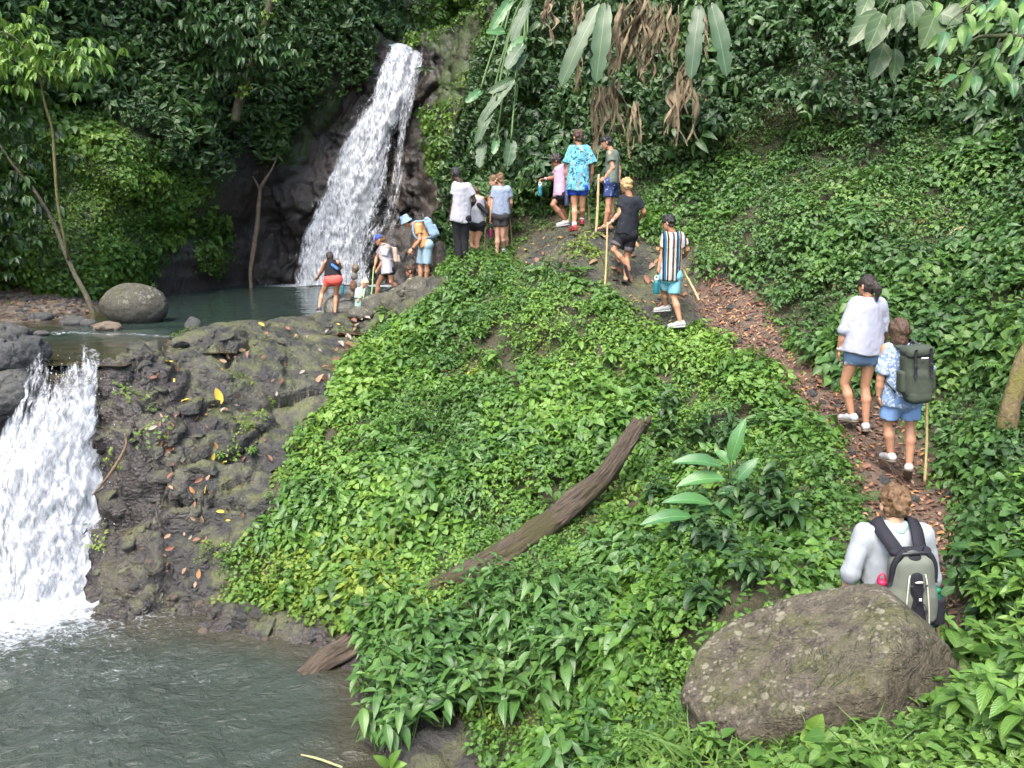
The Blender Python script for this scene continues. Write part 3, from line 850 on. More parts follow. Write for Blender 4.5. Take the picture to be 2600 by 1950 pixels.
def sprig_mesh(name, seed, n=8, L=0.08, W=0.06, shape='heart', spread=0.10, height=0.10, pitch=(-0.5, 0.5), seg=3, stem=True, droop=0.25, fold=0.2, whorl=0):
    r = np.random.default_rng(seed)
    parts, uvs = [], []
    for k in range(n):
        V, F, UV = leaf_geo(L * r.uniform(0.65, 1.25), W * r.uniform(0.7, 1.2), shape, seg, fold * r.uniform(0.3, 1.4), droop * r.uniform(0.3, 1.8))
        if whorl:
            c = k // whorl
            rc = np.random.default_rng(seed * 31 + c)
            a0 = rc.uniform(0, 6.28)
            p = np.array((math.cos(a0) * spread * rc.uniform(0, 1), math.sin(a0) * spread * rc.uniform(0, 1), height * rc.uniform(0.3, 1)))
            yaw = a0 + (k % whorl) * 6.283 / whorl + r.normal(0, 0.2)
        else:
            a0 = r.uniform(0, 6.28)
            rr = spread * math.sqrt(r.uniform(0, 1))
            p = np.array((math.cos(a0) * rr, math.sin(a0) * rr, height * r.uniform(0.15, 1) * (1.2 - 0.5 * rr / max(spread, 1e-6))))
            yaw = a0 - math.pi / 2 + r.normal(0, 0.9)
        m = rotm(yaw, r.uniform(*pitch), r.normal(0, 0.3))
        parts.append((V @ m.T + p, F))
        uvs.append(UV)
    V, F = join(parts)
    return mesh_np(name, V, F, True, np.vstack(uvs))

def proto_set(name, mat, count, **kw):
    c = bpy.data.collections.new(name)
    for k in range(count):
        me = sprig_mesh(name + '_%d' % k, 100 + k * 7 + len(name), **kw)
        me.materials.append(mat)
        o = bpy.data.objects.new('proto_' + name, me)
        c.objects.link(o)
    return c, count

def tri_areas(V, F):
    a, b, c, d = V[F[:, 0]], V[F[:, 1]], V[F[:, 2]], V[F[:, 3]]
    return 0.5 * np.linalg.norm(np.cross(c - a, d - b), axis=1)
GA, CA = tri_areas(GV, GF), tri_areas(CV, CF)
GC, CC = GV[GF].mean(1), CV[CF].mean(1)
gcx, gcy = sight(np.where(GC[:, 1:2] < 0.6, GC + np.array((0, 40, 0)), GC))
ccx, ccy = sight(CC)
grk, gtr, ggr = rk[GF].mean(1), tr[GF].mean(1), blur(gravel_m, 4)[GF].mean(1)
gdm = blur(dome_m, 3)[GF].mean(1)
def sample(V, F, N, A, dens, seed):
    r = np.random.default_rng(seed)
    lam = A * dens
    k = r.poisson(lam)
    idx = np.repeat(np.arange(len(F)), k)
    a, b = r.random(len(idx)), r.random(len(idx))
    q = F[idx]
    P = (V[q[:, 0]] * ((1 - a) * (1 - b))[:, None] + V[q[:, 1]] * (a * (1 - b))[:, None] + V[q[:, 2]] * (a * b)[:, None] + V[q[:, 3]] * ((1 - a) * b)[:, None])
    n = N[q].mean(1)
    return P, n / (np.linalg.norm(n, axis=1, keepdims=True) + 1e-9)
def orient(N, upw, r, lean=0.25):
    """euler angles whose Z follows the blend of normal and up, random yaw"""
    Z = N * (1 - upw) + np.array((0, 0, 1.0)) * upw + r.normal(0, lean, N.shape)
    Z /= np.linalg.norm(Z, axis=1, keepdims=True)
    a = r.uniform(0, 6.283, len(N))
    h = np.stack([np.cos(a), np.sin(a), np.zeros(len(N))], 1)
    X = h - Z * (h * Z).sum(1)[:, None]
    X /= np.linalg.norm(X, axis=1, keepdims=True) + 1e-9
    Y = np.cross(Z, X)
    ry = np.arcsin(np.clip(-X[:, 2], -1, 1))
    rx = np.arctan2(Y[:, 2], Z[:, 2])
    rz = np.arctan2(X[:, 1], X[:, 0])
    return np.stack([rx, ry, rz], 1)
def gn_scatter(name, P, E, S, idx, coll, label=None, cat=None):
    me = bpy.data.meshes.new(name)
    me.vertices.add(len(P))
    me.vertices.foreach_set('co', np.asarray(P, np.float32).ravel())
    a = me.attributes.new('rot', 'FLOAT_VECTOR', 'POINT'); a.data.foreach_set('vector', np.asarray(E, np.float32).ravel())
    a = me.attributes.new('scl', 'FLOAT', 'POINT'); a.data.foreach_set('value', np.asarray(S, np.float32))
    a = me.attributes.new('idx', 'INT', 'POINT'); a.data.foreach_set('value', np.asarray(idx, np.int32))
    o = obj(name, me, None, label=label, cat=cat, kind='stuff')
    ng = bpy.data.node_groups.new(name + '_nodes', 'GeometryNodeTree')
    ng.interface.new_socket('Geometry', in_out='INPUT', socket_type='NodeSocketGeometry')
    ng.interface.new_socket('Geometry', in_out='OUTPUT', socket_type='NodeSocketGeometry')
    nn, ll = ng.nodes, ng.links
    gi, go = nn.new('NodeGroupInput'), nn.new('NodeGroupOutput')
    ci = nn.new('GeometryNodeCollectionInfo')
    ci.inputs['Collection'].default_value = coll
    ci.inputs['Separate Children'].default_value = True
    ci.inputs['Reset Children'].default_value = True
    ip = nn.new('GeometryNodeInstanceOnPoints')
    ip.inputs['Pick Instance'].default_value = True
    def na(nm, ty):
        x = nn.new('GeometryNodeInputNamedAttribute')
        x.data_type = ty
        x.inputs['Name'].default_value = nm
        return x.outputs['Attribute']
    ll.new(gi.outputs[0], ip.inputs['Points'])
    ll.new(ci.outputs[0], ip.inputs['Instance'])
    ll.new(na('idx', 'INT'), ip.inputs['Instance Index'])
    ll.new(na('rot', 'FLOAT_VECTOR'), ip.inputs['Rotation'])
    ll.new(na('scl', 'FLOAT'), ip.inputs['Scale'])
    ll.new(ip.outputs[0], go.inputs[0])
    md = o.modifiers.new('scatter', 'NODES')
    md.node_group = ng
    return o
def scatter(name, protos, V, F, N, A, dens, seed, upw=0.4, smin=0.7, smax=1.3, lean=0.25, lift=0.0, label=None, cat=None):
    P, n = sample(V, F, N, A, dens, seed)
    r = np.random.default_rng(seed + 1)
    E = orient(n, upw, r, lean)
    S = r.uniform(smin, smax, len(P)) * (0.62 + 0.85 * sstep(-0.4, 0.5, fbm(P * 0.8 + 40, 3, 206)))
    print('scatter', name, len(P))
    if callable(lift): lift = lift(P)[:, None]
    return gn_scatter(name, P + n * lift, E, S, r.integers(0, protos[1], len(P)), protos[0], label, cat)

M['lf_mound'] = m_leaf('leaf_ground_cover', ((0.020, 0.060, 0.010), (0.066, 0.155, 0.022), (0.145, 0.255, 0.036)), 0.42, 0.25, 0.2, (0.55,))
M['lf_yellow'] = m_leaf('leaf_yellow_green', ((0.050, 0.105, 0.014), (0.105, 0.185, 0.024), (0.190, 0.260, 0.034)), 0.45, 0.30, 0.15, (0.8,))
M['lf_cliff'] = m_leaf('leaf_cliff_vine', ((0.022, 0.066, 0.009), (0.064, 0.145, 0.018), (0.140, 0.230, 0.026)), 0.42, 0.22, 0.1, (0.30,))
M['lf_dark'] = m_leaf('leaf_dark_tree', ((0.014, 0.038, 0.010), (0.036, 0.082, 0.019), (0.074, 0.138, 0.034)), 0.36, 0.2, 0.1, (0.45,))
M['lf_shrub'] = m_leaf('leaf_hill_shrub', ((0.012, 0.034, 0.010), (0.030, 0.074, 0.019), (0.062, 0.124, 0.033)), 0.36, 0.22, 0.2, (0.6,))
M['lf_slope'] = m_leaf('leaf_slope_cover', ((0.016, 0.050, 0.012), (0.050, 0.122, 0.024), (0.105, 0.195, 0.036)), 0.40, 0.25, 0.2, (0.6,))
M['lf_bush'] = m_leaf('leaf_bush', ((0.026, 0.078, 0.020), (0.055, 0.130, 0.030), (0.100, 0.190, 0.044)), 0.33, 0.22, 0.4, (0.9,))
M['lf_bright'] = m_leaf('leaf_bright', ((0.055, 0.130, 0.022), (0.100, 0.200, 0.034), (0.165, 0.275, 0.050)), 0.38, 0.30, 0.35, (0.9,))
M['lf_big'] = m_leaf('leaf_broad', ((0.030, 0.095, 0.032), (0.050, 0.140, 0.042), (0.085, 0.200, 0.060)), 0.32, 0.22, 0.6, (0.9,), 0.5, 14)
M['lf_banana'] = m_leaf('leaf_banana', ((0.022, 0.058, 0.024), (0.040, 0.086, 0.036), (0.070, 0.120, 0.050)), 0.36, 0.28, 0.7, (0.4,), 0.5, 26)
M['lf_palm'] = m_leaf('leaf_pleated', ((0.028, 0.060, 0.022), (0.048, 0.088, 0.034), (0.080, 0.125, 0.050)), 0.40, 0.28, 0.7, (0.4,), 0.4, 3)
M['fern'] = m_leaf('leaf_fern', ((0.030, 0.085, 0.016), (0.060, 0.150, 0.026), (0.110, 0.215, 0.040)), 0.5, 0.3, 0.1, (0.9,))
M['grass'] = m_leaf('leaf_grass', ((0.045, 0.110, 0.018), (0.085, 0.170, 0.028), (0.140, 0.230, 0.045)), 0.45, 0.3, 0.1, (0.9,))
M['stem'] = m_plain('plant_stem', (0.06, 0.11, 0.03), 0.6)

pr_mound = proto_set('mound_cover', M['lf_mound'], 6, n=13, L=0.080, W=0.062, shape='heart', spread=0.15, height=0.11, pitch=(-0.75, 0.25), seg=3, droop=0.35)
pr_lance = proto_set('lance_cover', M['lf_bush'], 5, n=12, L=0.105, W=0.042, shape='lance', spread=0.13, height=0.17, pitch=(-0.55, 0.5), seg=3, droop=0.4)
pr_tiny = proto_set('tiny_cover', M['lf_yellow'], 5, n=16, L=0.045, W=0.034, shape='oval', spread=0.11, height=0.06, pitch=(-0.7, 0.4), seg=2)
pr_yel = proto_set('yellow_cover', M['lf_yellow'], 5, n=12, L=0.085, W=0.06, shape='heart', spread=0.13, height=0.09, pitch=(-0.75, 0.3), seg=3)
pr_slope = proto_set('slope_cover', M['lf_slope'], 6, n=13, L=0.086, W=0.066, shape='heart', spread=0.17, height=0.13, pitch=(-0.8, 0.2), seg=3, droop=0.35)
pr_vine = proto_set('cliff_vine', M['lf_cliff'], 6, n=16, L=0.13, W=0.10, shape='heart', spread=0.22, height=0.14, pitch=(-1.0, 0.1), seg=2, droop=0.35)
pr_tree = proto_set('cliff_tree', M['lf_dark'], 6, n=30, L=0.185, W=0.075, shape='lance', spread=0.42, height=0.38, pitch=(-1.2, 0.0), seg=3, droop=0.5, whorl=6)
pr_shrub = proto_set('hill_shrub', M['lf_shrub'], 6, n=20, L=0.150, W=0.078, shape='oval', spread=0.27, height=0.26, pitch=(-1.0, 0.1), seg=3, droop=0.45, whorl=5)
pr_small = proto_set('small_plant', M['lf_bright'], 5, n=12, L=0.055, W=0.034, shape='oval', spread=0.09, height=0.11, pitch=(-0.6, 0.35), seg=3)
pr_grass = proto_set('grass_tuft', M['grass'], 4, n=14, L=0.22, W=0.012, shape='lance', spread=0.05, height=0.01, pitch=(0.5, 1.35), seg=4, droop=0.7)

# --- where each cover grows (density per square metre)
nz = fbm(GC * 0.9, 4, 200)
nz2 = fbm(GC * 2.2, 4, 201)
land = (GC[:, 2] > ZL + 0.10) & (GC[:, 1] > 1.5)
land &= ~((GC[:, 0] < -4.4) & (GC[:, 1] > 11) & (GC[:, 2] < ZU + 0.1))
veg = land * np.clip(1 - 1.5 * np.maximum(np.maximum(grk, gtr), ggr), 0, 1)
upper = inpoly(gcx, gcy, [(900, 640), (1000, 540), (1130, 515), (1330, 470), (1420, 400), (1560, 345), (1700, 330), (1850, 300), (2000, 275), (2212, 300), (3600, 400), (3600, -3000), (700, -3000), (700, 640)]) & (GC[:, 1] > 9)
right = (inpoly(gcx, gcy, [(1380, 420), (1500, 560), (1640, 640), (1760, 780), (1900, 860), (2060, 1000), (2110, 1300), (2160, 1500), (2400, 1700), (4200, 1700), (4200, -500), (1380, -500)]) | (gcx > 2300)) & ~upper
mound = ~upper & ~right
yel = sstep(0.0, 0.35, 1.15 * nz + 0.9 * np.exp(-(((gcx - 680) / 260) ** 2 + ((gcy - 1290) / 150) ** 2)) + 0.5 * np.exp(-(((gcx - 1250) / 300) ** 2 + ((gcy - 1560) / 90) ** 2)) - 0.35)
holes = sstep(-0.40, -0.22, nz2)
nearb = sstep(5.2, 4.2, GC[:, 1])
def clump(P):
    return -0.01 + 0.20 * sstep(-0.05, 0.55, fbm(P * 1.25, 3, 205))
dist_f = np.clip(GC[:, 1] / 8.0, 0.45, 1.2)
scatter('mound_ground_cover', pr_mound, GV, GF, GN, GA, veg * mound * (1 - 0.8 * yel) * holes * 150 * (0.35 + 0.65 * (1 - gdm)) * (1 - 0.75 * nearb), 301, 0.45, 0.55, 1.3, 0.28, clump, 'low heart leaved plants carpeting the mound beside the trail', 'ground cover')
scatter('narrow_leaved_cover', pr_lance, GV, GF, GN, GA, veg * (mound | right) * 60 * sstep(0.10, 0.38, fbm(GC * 0.8 + 60, 3, 208)) * (1 - 0.6 * nearb), 308, 0.55, 0.6, 1.3, 0.28, clump, 'narrow leaved plants in patches among the ground cover', 'ground cover')
scatter('yellow_ground_cover', pr_yel, GV, GF, GN, GA, veg * mound * yel * holes * 120, 302, 0.45, 0.5, 1.15, 0.28, clump, 'yellowish green low plants on the mound above the lower pool', 'ground cover')
scatter('creeping_ground_cover', pr_tiny, GV, GF, GN, GA, land * mound * np.clip(sstep(0.02, 0.3, nz2 + 0.35 * yel + 0.3 * (grk < 0.6) - 0.25) * (GC[:, 2] > ZL + 0.12) * 60 * (1 - gtr), 0, 70) * np.where(grk > 0.6, sstep(0.12, 0.4, nz2) * sstep(0.0, 0.3, nz), 1), 303, 0.3, 0.6, 1.4, 0.2, 0, 'tiny leaved creeping plants in patches over the rock', 'ground cover')
scatter('slope_ground_cover', pr_slope, GV, GF, GN, GA, veg * (right * 115 * np.maximum(holes, 0.55) + upper * 75 * (GC[:, 0] > -1)) * (1 - 0.6 * nearb), 304, 0.5, 0.55, 1.35, 0.28, clump, 'leafy ground cover over the hillside right of the trail', 'ground cover')
scatter('hill_foliage', pr_shrub, GV, GF, GN, GA, land * upper * (GC[:, 0] > -3) * ((GC[:, 1] > 16.9) | (gcx > 1420)) * 38 * sstep(-0.75, -0.35, nz), 305, 0.25, 0.55, 1.35, 0.3, lambda P: 0.05 + 0.75 * sstep(-0.15, 0.5, fbm(P * 0.55, 3, 207)) + 0.15 * RNG.random(len(P)), 'dense dark shrubs and vines hanging over the steep hillside behind the walkers', 'foliage')
near = sstep(5.6, 4.4, GC[:, 1]) * (GC[:, 1] > 1.6) * (GC[:, 2] > -4.3)
scatter('small_near_plants', pr_small, GV, GF, GN, GA, veg * near * 190 * sstep(-0.5, -0.1, nz), 306, 0.6, 0.5, 1.2, 0.25, 0, 'small bright plants around the lichen covered boulder', 'plants')
scatter('near_grass', pr_grass, GV, GF, GN, GA, veg * (GC[:, 1] < 4.6) * (GC[:, 1] > 2) * (14 + 60 * np.exp(-(((gcx - 1600) / 160) ** 2 + ((gcy - 1540) / 90) ** 2))) * sstep(-0.2, 0.2, nz2), 307, 0.8, 0.6, 1.3, 0.15, 0, 'thin grass blades in front of the lichen covered boulder', 'grass')

ca_ = fbm(CC * 0.5, 4, 210)
cb_ = fbm(CC * 1.5, 3, 211)
cn_up = CN[CF].mean(1)
vine = inpoly(ccx + 25 * cb_, ccy + 25 * ca_, [(-1500, 660), (-1500, 200), (60, 190), (110, 210), (200, 235), (290, 290), (390, 330), (450, 400), (430, 440), (395, 480), (370, 520), (340, 545), (310, 610), (240, 650)])
vine2 = inpoly(ccx, ccy, [(420, 480), (470, 440), (500, 480), (500, 560), (470, 600), (430, 590)])
vine3 = inpoly(ccx + 30 * cb_, ccy + 30 * ca_, [(885, 85), (890, -900), (1500, -900), (1500, 640), (985, 600), (985, 420), (910, 330), (920, 250), (1000, 180), (1010, 100)])
tree = inpoly(ccx + 35 * cb_, ccy + 35 * ca_, [(-1500, 260), (-1500, -2500), (870, -2500), (840, 60), (790, 130), (760, 190), (690, 215), (640, 290), (560, 330), (520, 300), (480, 380), (400, 350), (300, 290), (200, 235), (110, 210), (60, 190)])
scatter('cliff_vine_curtain', pr_vine, CV, CF, CN, CA, (vine * 60 + vine2 * 26 + vine3 * 30 * sstep(-0.3, 0.1, cb_)) * (CC[:, 2] > ZU), 320, 0.25, 0.6, 1.25, 0.2, 0.02, 'bright vine curtain covering the bulging cliff left of the pool', 'vines')
scatter('cliff_foliage', pr_tree, CV, CF, CN, CA, (tree * 25 * sstep(-0.7, -0.2, ca_ + 0.2)), 321, 0.2, 0.6, 1.3, 0.35, 0.25, 'dark tree foliage hanging over the upper left cliff', 'foliage')
# ------------------------------------------------------------------ implicit modelling (bodies, clothes, bags, boulders)
def smin(a, b, k):
    h = np.clip(0.5 + 0.5 * (b - a) / k, 0, 1)
    return b * (1 - h) + a * h - k * h * (1 - h)
def unit(v):
    v = np.asarray(v, float)
    return v / (np.linalg.norm(v) + 1e-12)
class Prim:
    """cap: round tapered limb; cone: the same cut flat at its end; ell: ellipsoid; box: rounded box; sq=(dir, factor) flattens along dir"""
    def __init__(s, kind, a, b=None, r1=0.1, r2=None, sq=None, k=0.03, fr=None, sub=False, cut0=False):
        s.kind, s.a, s.r1, s.k, s.sq, s.fr, s.sub, s.cut0 = kind, np.asarray(a, float), r1, k, sq, fr, sub, cut0
        s.b = s.a if b is None else np.asarray(b, float)
        s.r2 = r1 if r2 is None else r2
    def bounds(s):
        if s.kind in ('ell', 'box'):
            r = max(s.r1) * 1.04 if s.kind == 'ell' else float(np.linalg.norm(s.r1))
            return s.a - r, s.a + r
        r = max(s.r1, s.r2) * (1.6 if s.sq is not None else 1.05)
        return np.minimum(s.a, s.b) - r, np.maximum(s.a, s.b) + r
    def d(s, P):
        if s.kind in ('ell', 'box'):
            q = P - s.a
            if s.fr is not None:
                q = q @ np.asarray(s.fr).T
            r = np.asarray(s.r1, float)
            if s.kind == 'ell':
                k0 = np.sqrt(((q / r) ** 2).sum(-1))
                return (k0 - 1) * min(r)
            rr = s.r2
            w = np.abs(q) - (r - rr)
            return np.sqrt((np.maximum(w, 0) ** 2).sum(-1)) + np.minimum(w.max(-1), 0) - rr
        ab = s.b - s.a
        L2 = ab @ ab + 1e-12
        pa = P - s.a
        t0 = pa @ ab / L2
        t = np.clip(t0, 0, 1)
        q = pa - t[..., None] * ab
        if s.sq is not None:
            dr, f = s.sq
            dr = unit(dr)
            c = q @ dr
            q = q + (c * (1 / f - 1))[..., None] * dr
        d = np.sqrt((q * q).sum(-1)) - (s.r1 + (s.r2 - s.r1) * t)
        if s.kind == 'cone':
            d = np.maximum(d, (t0 - 1) * math.sqrt(L2))
            if s.cut0:
                d = np.maximum(d, -t0 * math.sqrt(L2))
        return d
def cap(a, b, r1, r2=None, **k): return Prim('cap', a, b, r1, r2, **k)
def cone(a, b, r1, r2=None, **k): return Prim('cone', a, b, r1, r2, **k)
def ell(c, r, **k): return Prim('ell', c, None, r, None, **k)
def rbox(c, r, rr, **k): return Prim('box', c, None, r, rr, **k)
def surfnet(D, lo, h):
    n = np.array(D.shape)
    S = D < 0
    nx, ny, nz = n
    cs = np.zeros((nx - 1, ny - 1, nz - 1), int)
    for a in (0, 1):
        for b in (0, 1):
            for c in (0, 1):
                cs += S[a:nx - 1 + a, b:ny - 1 + b, c:nz - 1 + c]
    act = (cs > 0) & (cs < 8)
    idx = -np.ones(act.shape, int)
    ci = np.argwhere(act)
    if len(ci) == 0:
        return np.zeros((0, 3)), np.zeros((0, 4), int)
    idx[act] = np.arange(len(ci))
    acc = np.zeros((len(ci), 3))
    cnt = np.zeros(len(ci))
    cor = [(a, b, c) for a in (0, 1) for b in (0, 1) for c in (0, 1)]
    dv = {c: D[ci[:, 0] + c[0], ci[:, 1] + c[1], ci[:, 2] + c[2]] for c in cor}
    for c in cor:
        for x in range(3):
            if c[x] == 0:
                e = list(c); e[x] = 1; e = tuple(e)
                d0, d1 = dv[c], dv[e]
                cr = (d0 < 0) != (d1 < 0)
                t = np.where(cr, d0 / np.where(cr, d0 - d1, 1), 0)
                p = np.array(c, float)[None].repeat(len(ci), 0)
                p[:, x] += t
                acc[cr] += p[cr]
                cnt += cr
    V = lo + (ci + acc / cnt[:, None]) * h
    F = []
    for x in range(3):
        y, z = (x + 1) % 3, (x + 2) % 3
        sl0 = [slice(None)] * 3; sl1 = [slice(None)] * 3
        sl0[x] = slice(0, -1); sl1[x] = slice(1, None)
        A, B = S[tuple(sl0)], S[tuple(sl1)]
        e = np.argwhere(A != B)
        ok = (e[:, y] > 0) & (e[:, z] > 0) & (e[:, y] < n[y] - 1) & (e[:, z] < n[z] - 1)
        e = e[ok]
        fl = A[tuple(e.T)]
        def cell(dy, dz):
            q = e.copy(); q[:, y] += dy; q[:, z] += dz
            return idx[tuple(q.T)]
        q = np.stack([cell(-1, -1), cell(0, -1), cell(0, 0), cell(-1, 0)], -1)
        q[~fl] = q[~fl][:, ::-1]
        F.append(q)
    F = np.vstack(F)
    return V, F[(F >= 0).all(1)]
def sdf_mesh(prims, h, disp=None, post=None):
    add = [p for p in prims if not p.sub]
    bb = [p.bounds() for p in add]
    lo, hi = np.min([b[0] for b in bb], 0) - 3 * h, np.max([b[1] for b in bb], 0) + 3 * h
    n = np.maximum(4, np.ceil((hi - lo) / h).astype(int) + 1)
    ax = [lo[i] + h * np.arange(n[i]) for i in range(3)]
    D = np.full(n, 1.0)
    def window(p, m):
        a, b = p.bounds()
        i0 = np.clip(np.floor((a - m - lo) / h).astype(int), 0, n - 1)
        i1 = np.clip(np.ceil((b + m - lo) / h).astype(int) + 1, 1, n)
        sl = tuple(slice(i0[i], i1[i]) for i in range(3))
        if any(i1[i] <= i0[i] for i in range(3)): return None, None
        return sl, np.stack(np.meshgrid(*[ax[i][sl[i]] for i in range(3)], indexing='ij'), -1)
    for p in add:
        sl, Q = window(p, p.k + 2.5 * h)
        D[sl] = smin(D[sl], p.d(Q.reshape(-1, 3)).reshape(Q.shape[:3]), p.k)
    if disp is not None:
        ii = np.argwhere(np.abs(D) < 0.08)
        Q = lo + ii * h
        D[tuple(ii.T)] += disp(Q)
    for p in prims:
        if p.sub:
            sl, Q = window(p, 2 * h)
            if sl is not None:
                D[sl] = np.maximum(D[sl], -p.d(Q.reshape(-1, 3)).reshape(Q.shape[:3]))
    if post is not None:
        Q = np.stack(np.meshgrid(*ax, indexing='ij'), -1).reshape(-1, 3)
        D = post(Q, D.ravel()).reshape(D.shape)
    return surfnet(D, lo, h)

# ------------------------------------------------------------------ people
def m_skin(name, c):
    t = NT(name)
    q = t.objco()
    col = t.mix(t.noise(q, 12, 3), tuple(x * 0.86 for x in c), tuple(min(1, x * 1.1) for x in c))
    return t.fin(col, 0.5, t.bump(t.noise(q, 60, 2), 0.1, 0.005), 0.4, Subsurface_Weight=0.0)
SK = {'fair': m_skin('skin_fair', (0.52, 0.29, 0.20)), 'tan': m_skin('skin_tan', (0.40, 0.205, 0.125)), 'brown': m_skin('skin_brown', (0.26, 0.125, 0.075)), 'deep': m_skin('skin_deep', (0.055, 0.030, 0.022))}
def m_cloth(name, c, var=0.10, sc=70):
    t = NT(name)
    q = t.objco()
    n = t.noise(q, 6, 4)
    col = t.mix(n, tuple(x * (1 - var) for x in c), tuple(min(1, x * (1 + var)) for x in c))
    h = t.math('ADD', t.noise(t.mapv(q, (1, 1, 0.35)), 14, 3), t.math('MULTIPLY', t.noise(q, 180, 2), 0.15))
    return t.fin(col, 0.85, t.bump(h, 0.45, 0.02), 0.2)
def m_hair(name, c, c2):
    t = NT(name)
    q = t.objco()
    n = t.noise(t.mapv(q, (1, 1, 0.3)), 55, 4, 0.7, 0.5)
    return t.fin(t.mix(t.rng(n, 0.3, 0.7), c, c2), 0.5, t.bump(n, 0.8, 0.02), 0.4)
HAIR = {'brown': m_hair('hair_brown', (0.025, 0.014, 0.009), (0.10, 0.058, 0.035)), 'dark': m_hair('hair_dark', (0.008, 0.006, 0.006), (0.04, 0.028, 0.024)), 'black': m_hair('hair_black', (0.005, 0.005, 0.006), (0.022, 0.02, 0.022)),
        'blond': m_hair('hair_blond', (0.19, 0.10, 0.035), (0.55, 0.38, 0.18)), 'pale': m_hair('hair_pale', (0.40, 0.30, 0.17), (0.72, 0.62, 0.44)), 'sandy': m_hair('hair_sandy', (0.045, 0.024, 0.012), (0.20, 0.115, 0.055))}
M['white_rubber'] = m_plain('white_shoe', (0.36, 0.36, 0.36), 0.6)
M['red_shoe'] = m_plain('red_shoe', (0.26, 0.035, 0.035), 0.6)
M['dark_shoe'] = m_plain('dark_shoe', (0.03, 0.028, 0.032), 0.6)
M['sole'] = m_plain('sole', (0.13, 0.10, 0.07), 0.8)
M['sock'] = m_plain('sock', (0.55, 0.55, 0.58), 0.9)
M['eye'] = m_plain('eye', (0.02, 0.015, 0.012), 0.3, 0.5, 0, 5, 0)

def frame(fdir, up=(0, 0, 1)):
    """rows: right, forward, up"""
    f = unit(np.array(fdir, float))
    u = unit(np.array(up, float) - f * (np.array(up, float) @ f))
    return np.array([np.cross(f, u), f, u])
def hand_prims(w, d, palm, side, s, curl):
    """five fingers on a palm; d along the forearm, palm: normal of the palm, side: +1 when the thumb lies along d x palm"""
    d = unit(d)
    n = unit(np.asarray(palm, float) - d * (np.asarray(palm, float) @ d))
    x = np.cross(d, n) * side
    P = [cap(w, w + d * 0.05 * s, 0.024 * s, 0.028 * s, sq=(n, 0.6), k=0.012)]
    P += [cap(w + d * 0.04 * s + x * o * s, w + d * 0.085 * s + x * o * 1.15 * s, 0.017 * s, 0.014 * s, k=0.010) for o in (-0.024, 0, 0.024)]
    for i, (o, L) in enumerate(((0.031, 0.070), (0.011, 0.080), (-0.010, 0.074), (-0.030, 0.058))):
        a = w + d * 0.088 * s + x * o * s
        d1 = unit(d * math.cos(curl) + n * math.sin(curl))
        b = a + d1 * L * 0.45 * s
        d2 = unit(d * math.cos(curl * 2.1) + n * math.sin(curl * 2.1))
        c = b + d2 * L * 0.32 * s
        d3 = unit(d * math.cos(curl * 2.9) + n * math.sin(curl * 2.9))
        P += [cap(a, b, 0.0088 * s, 0.0080 * s, k=0.004), cap(b, c, 0.0080 * s, 0.0072 * s, k=0.003), cap(c, c + d3 * L * 0.25 * s, 0.0072 * s, 0.0062 * s, k=0.003)]
    a = w + d * 0.028 * s + x * 0.024 * s
    b = a + unit(d * 0.6 + x * 0.75 + n * 0.25) * 0.040 * s
    c = b + unit(d * 0.8 + x * 0.2 + n * (0.25 + curl * 0.6)) * 0.032 * s
    P += [cap(a, b, 0.0125 * s, 0.0105 * s, k=0.008), cap(b, c, 0.0100 * s, 0.0080 * s, k=0.003)]
    return P

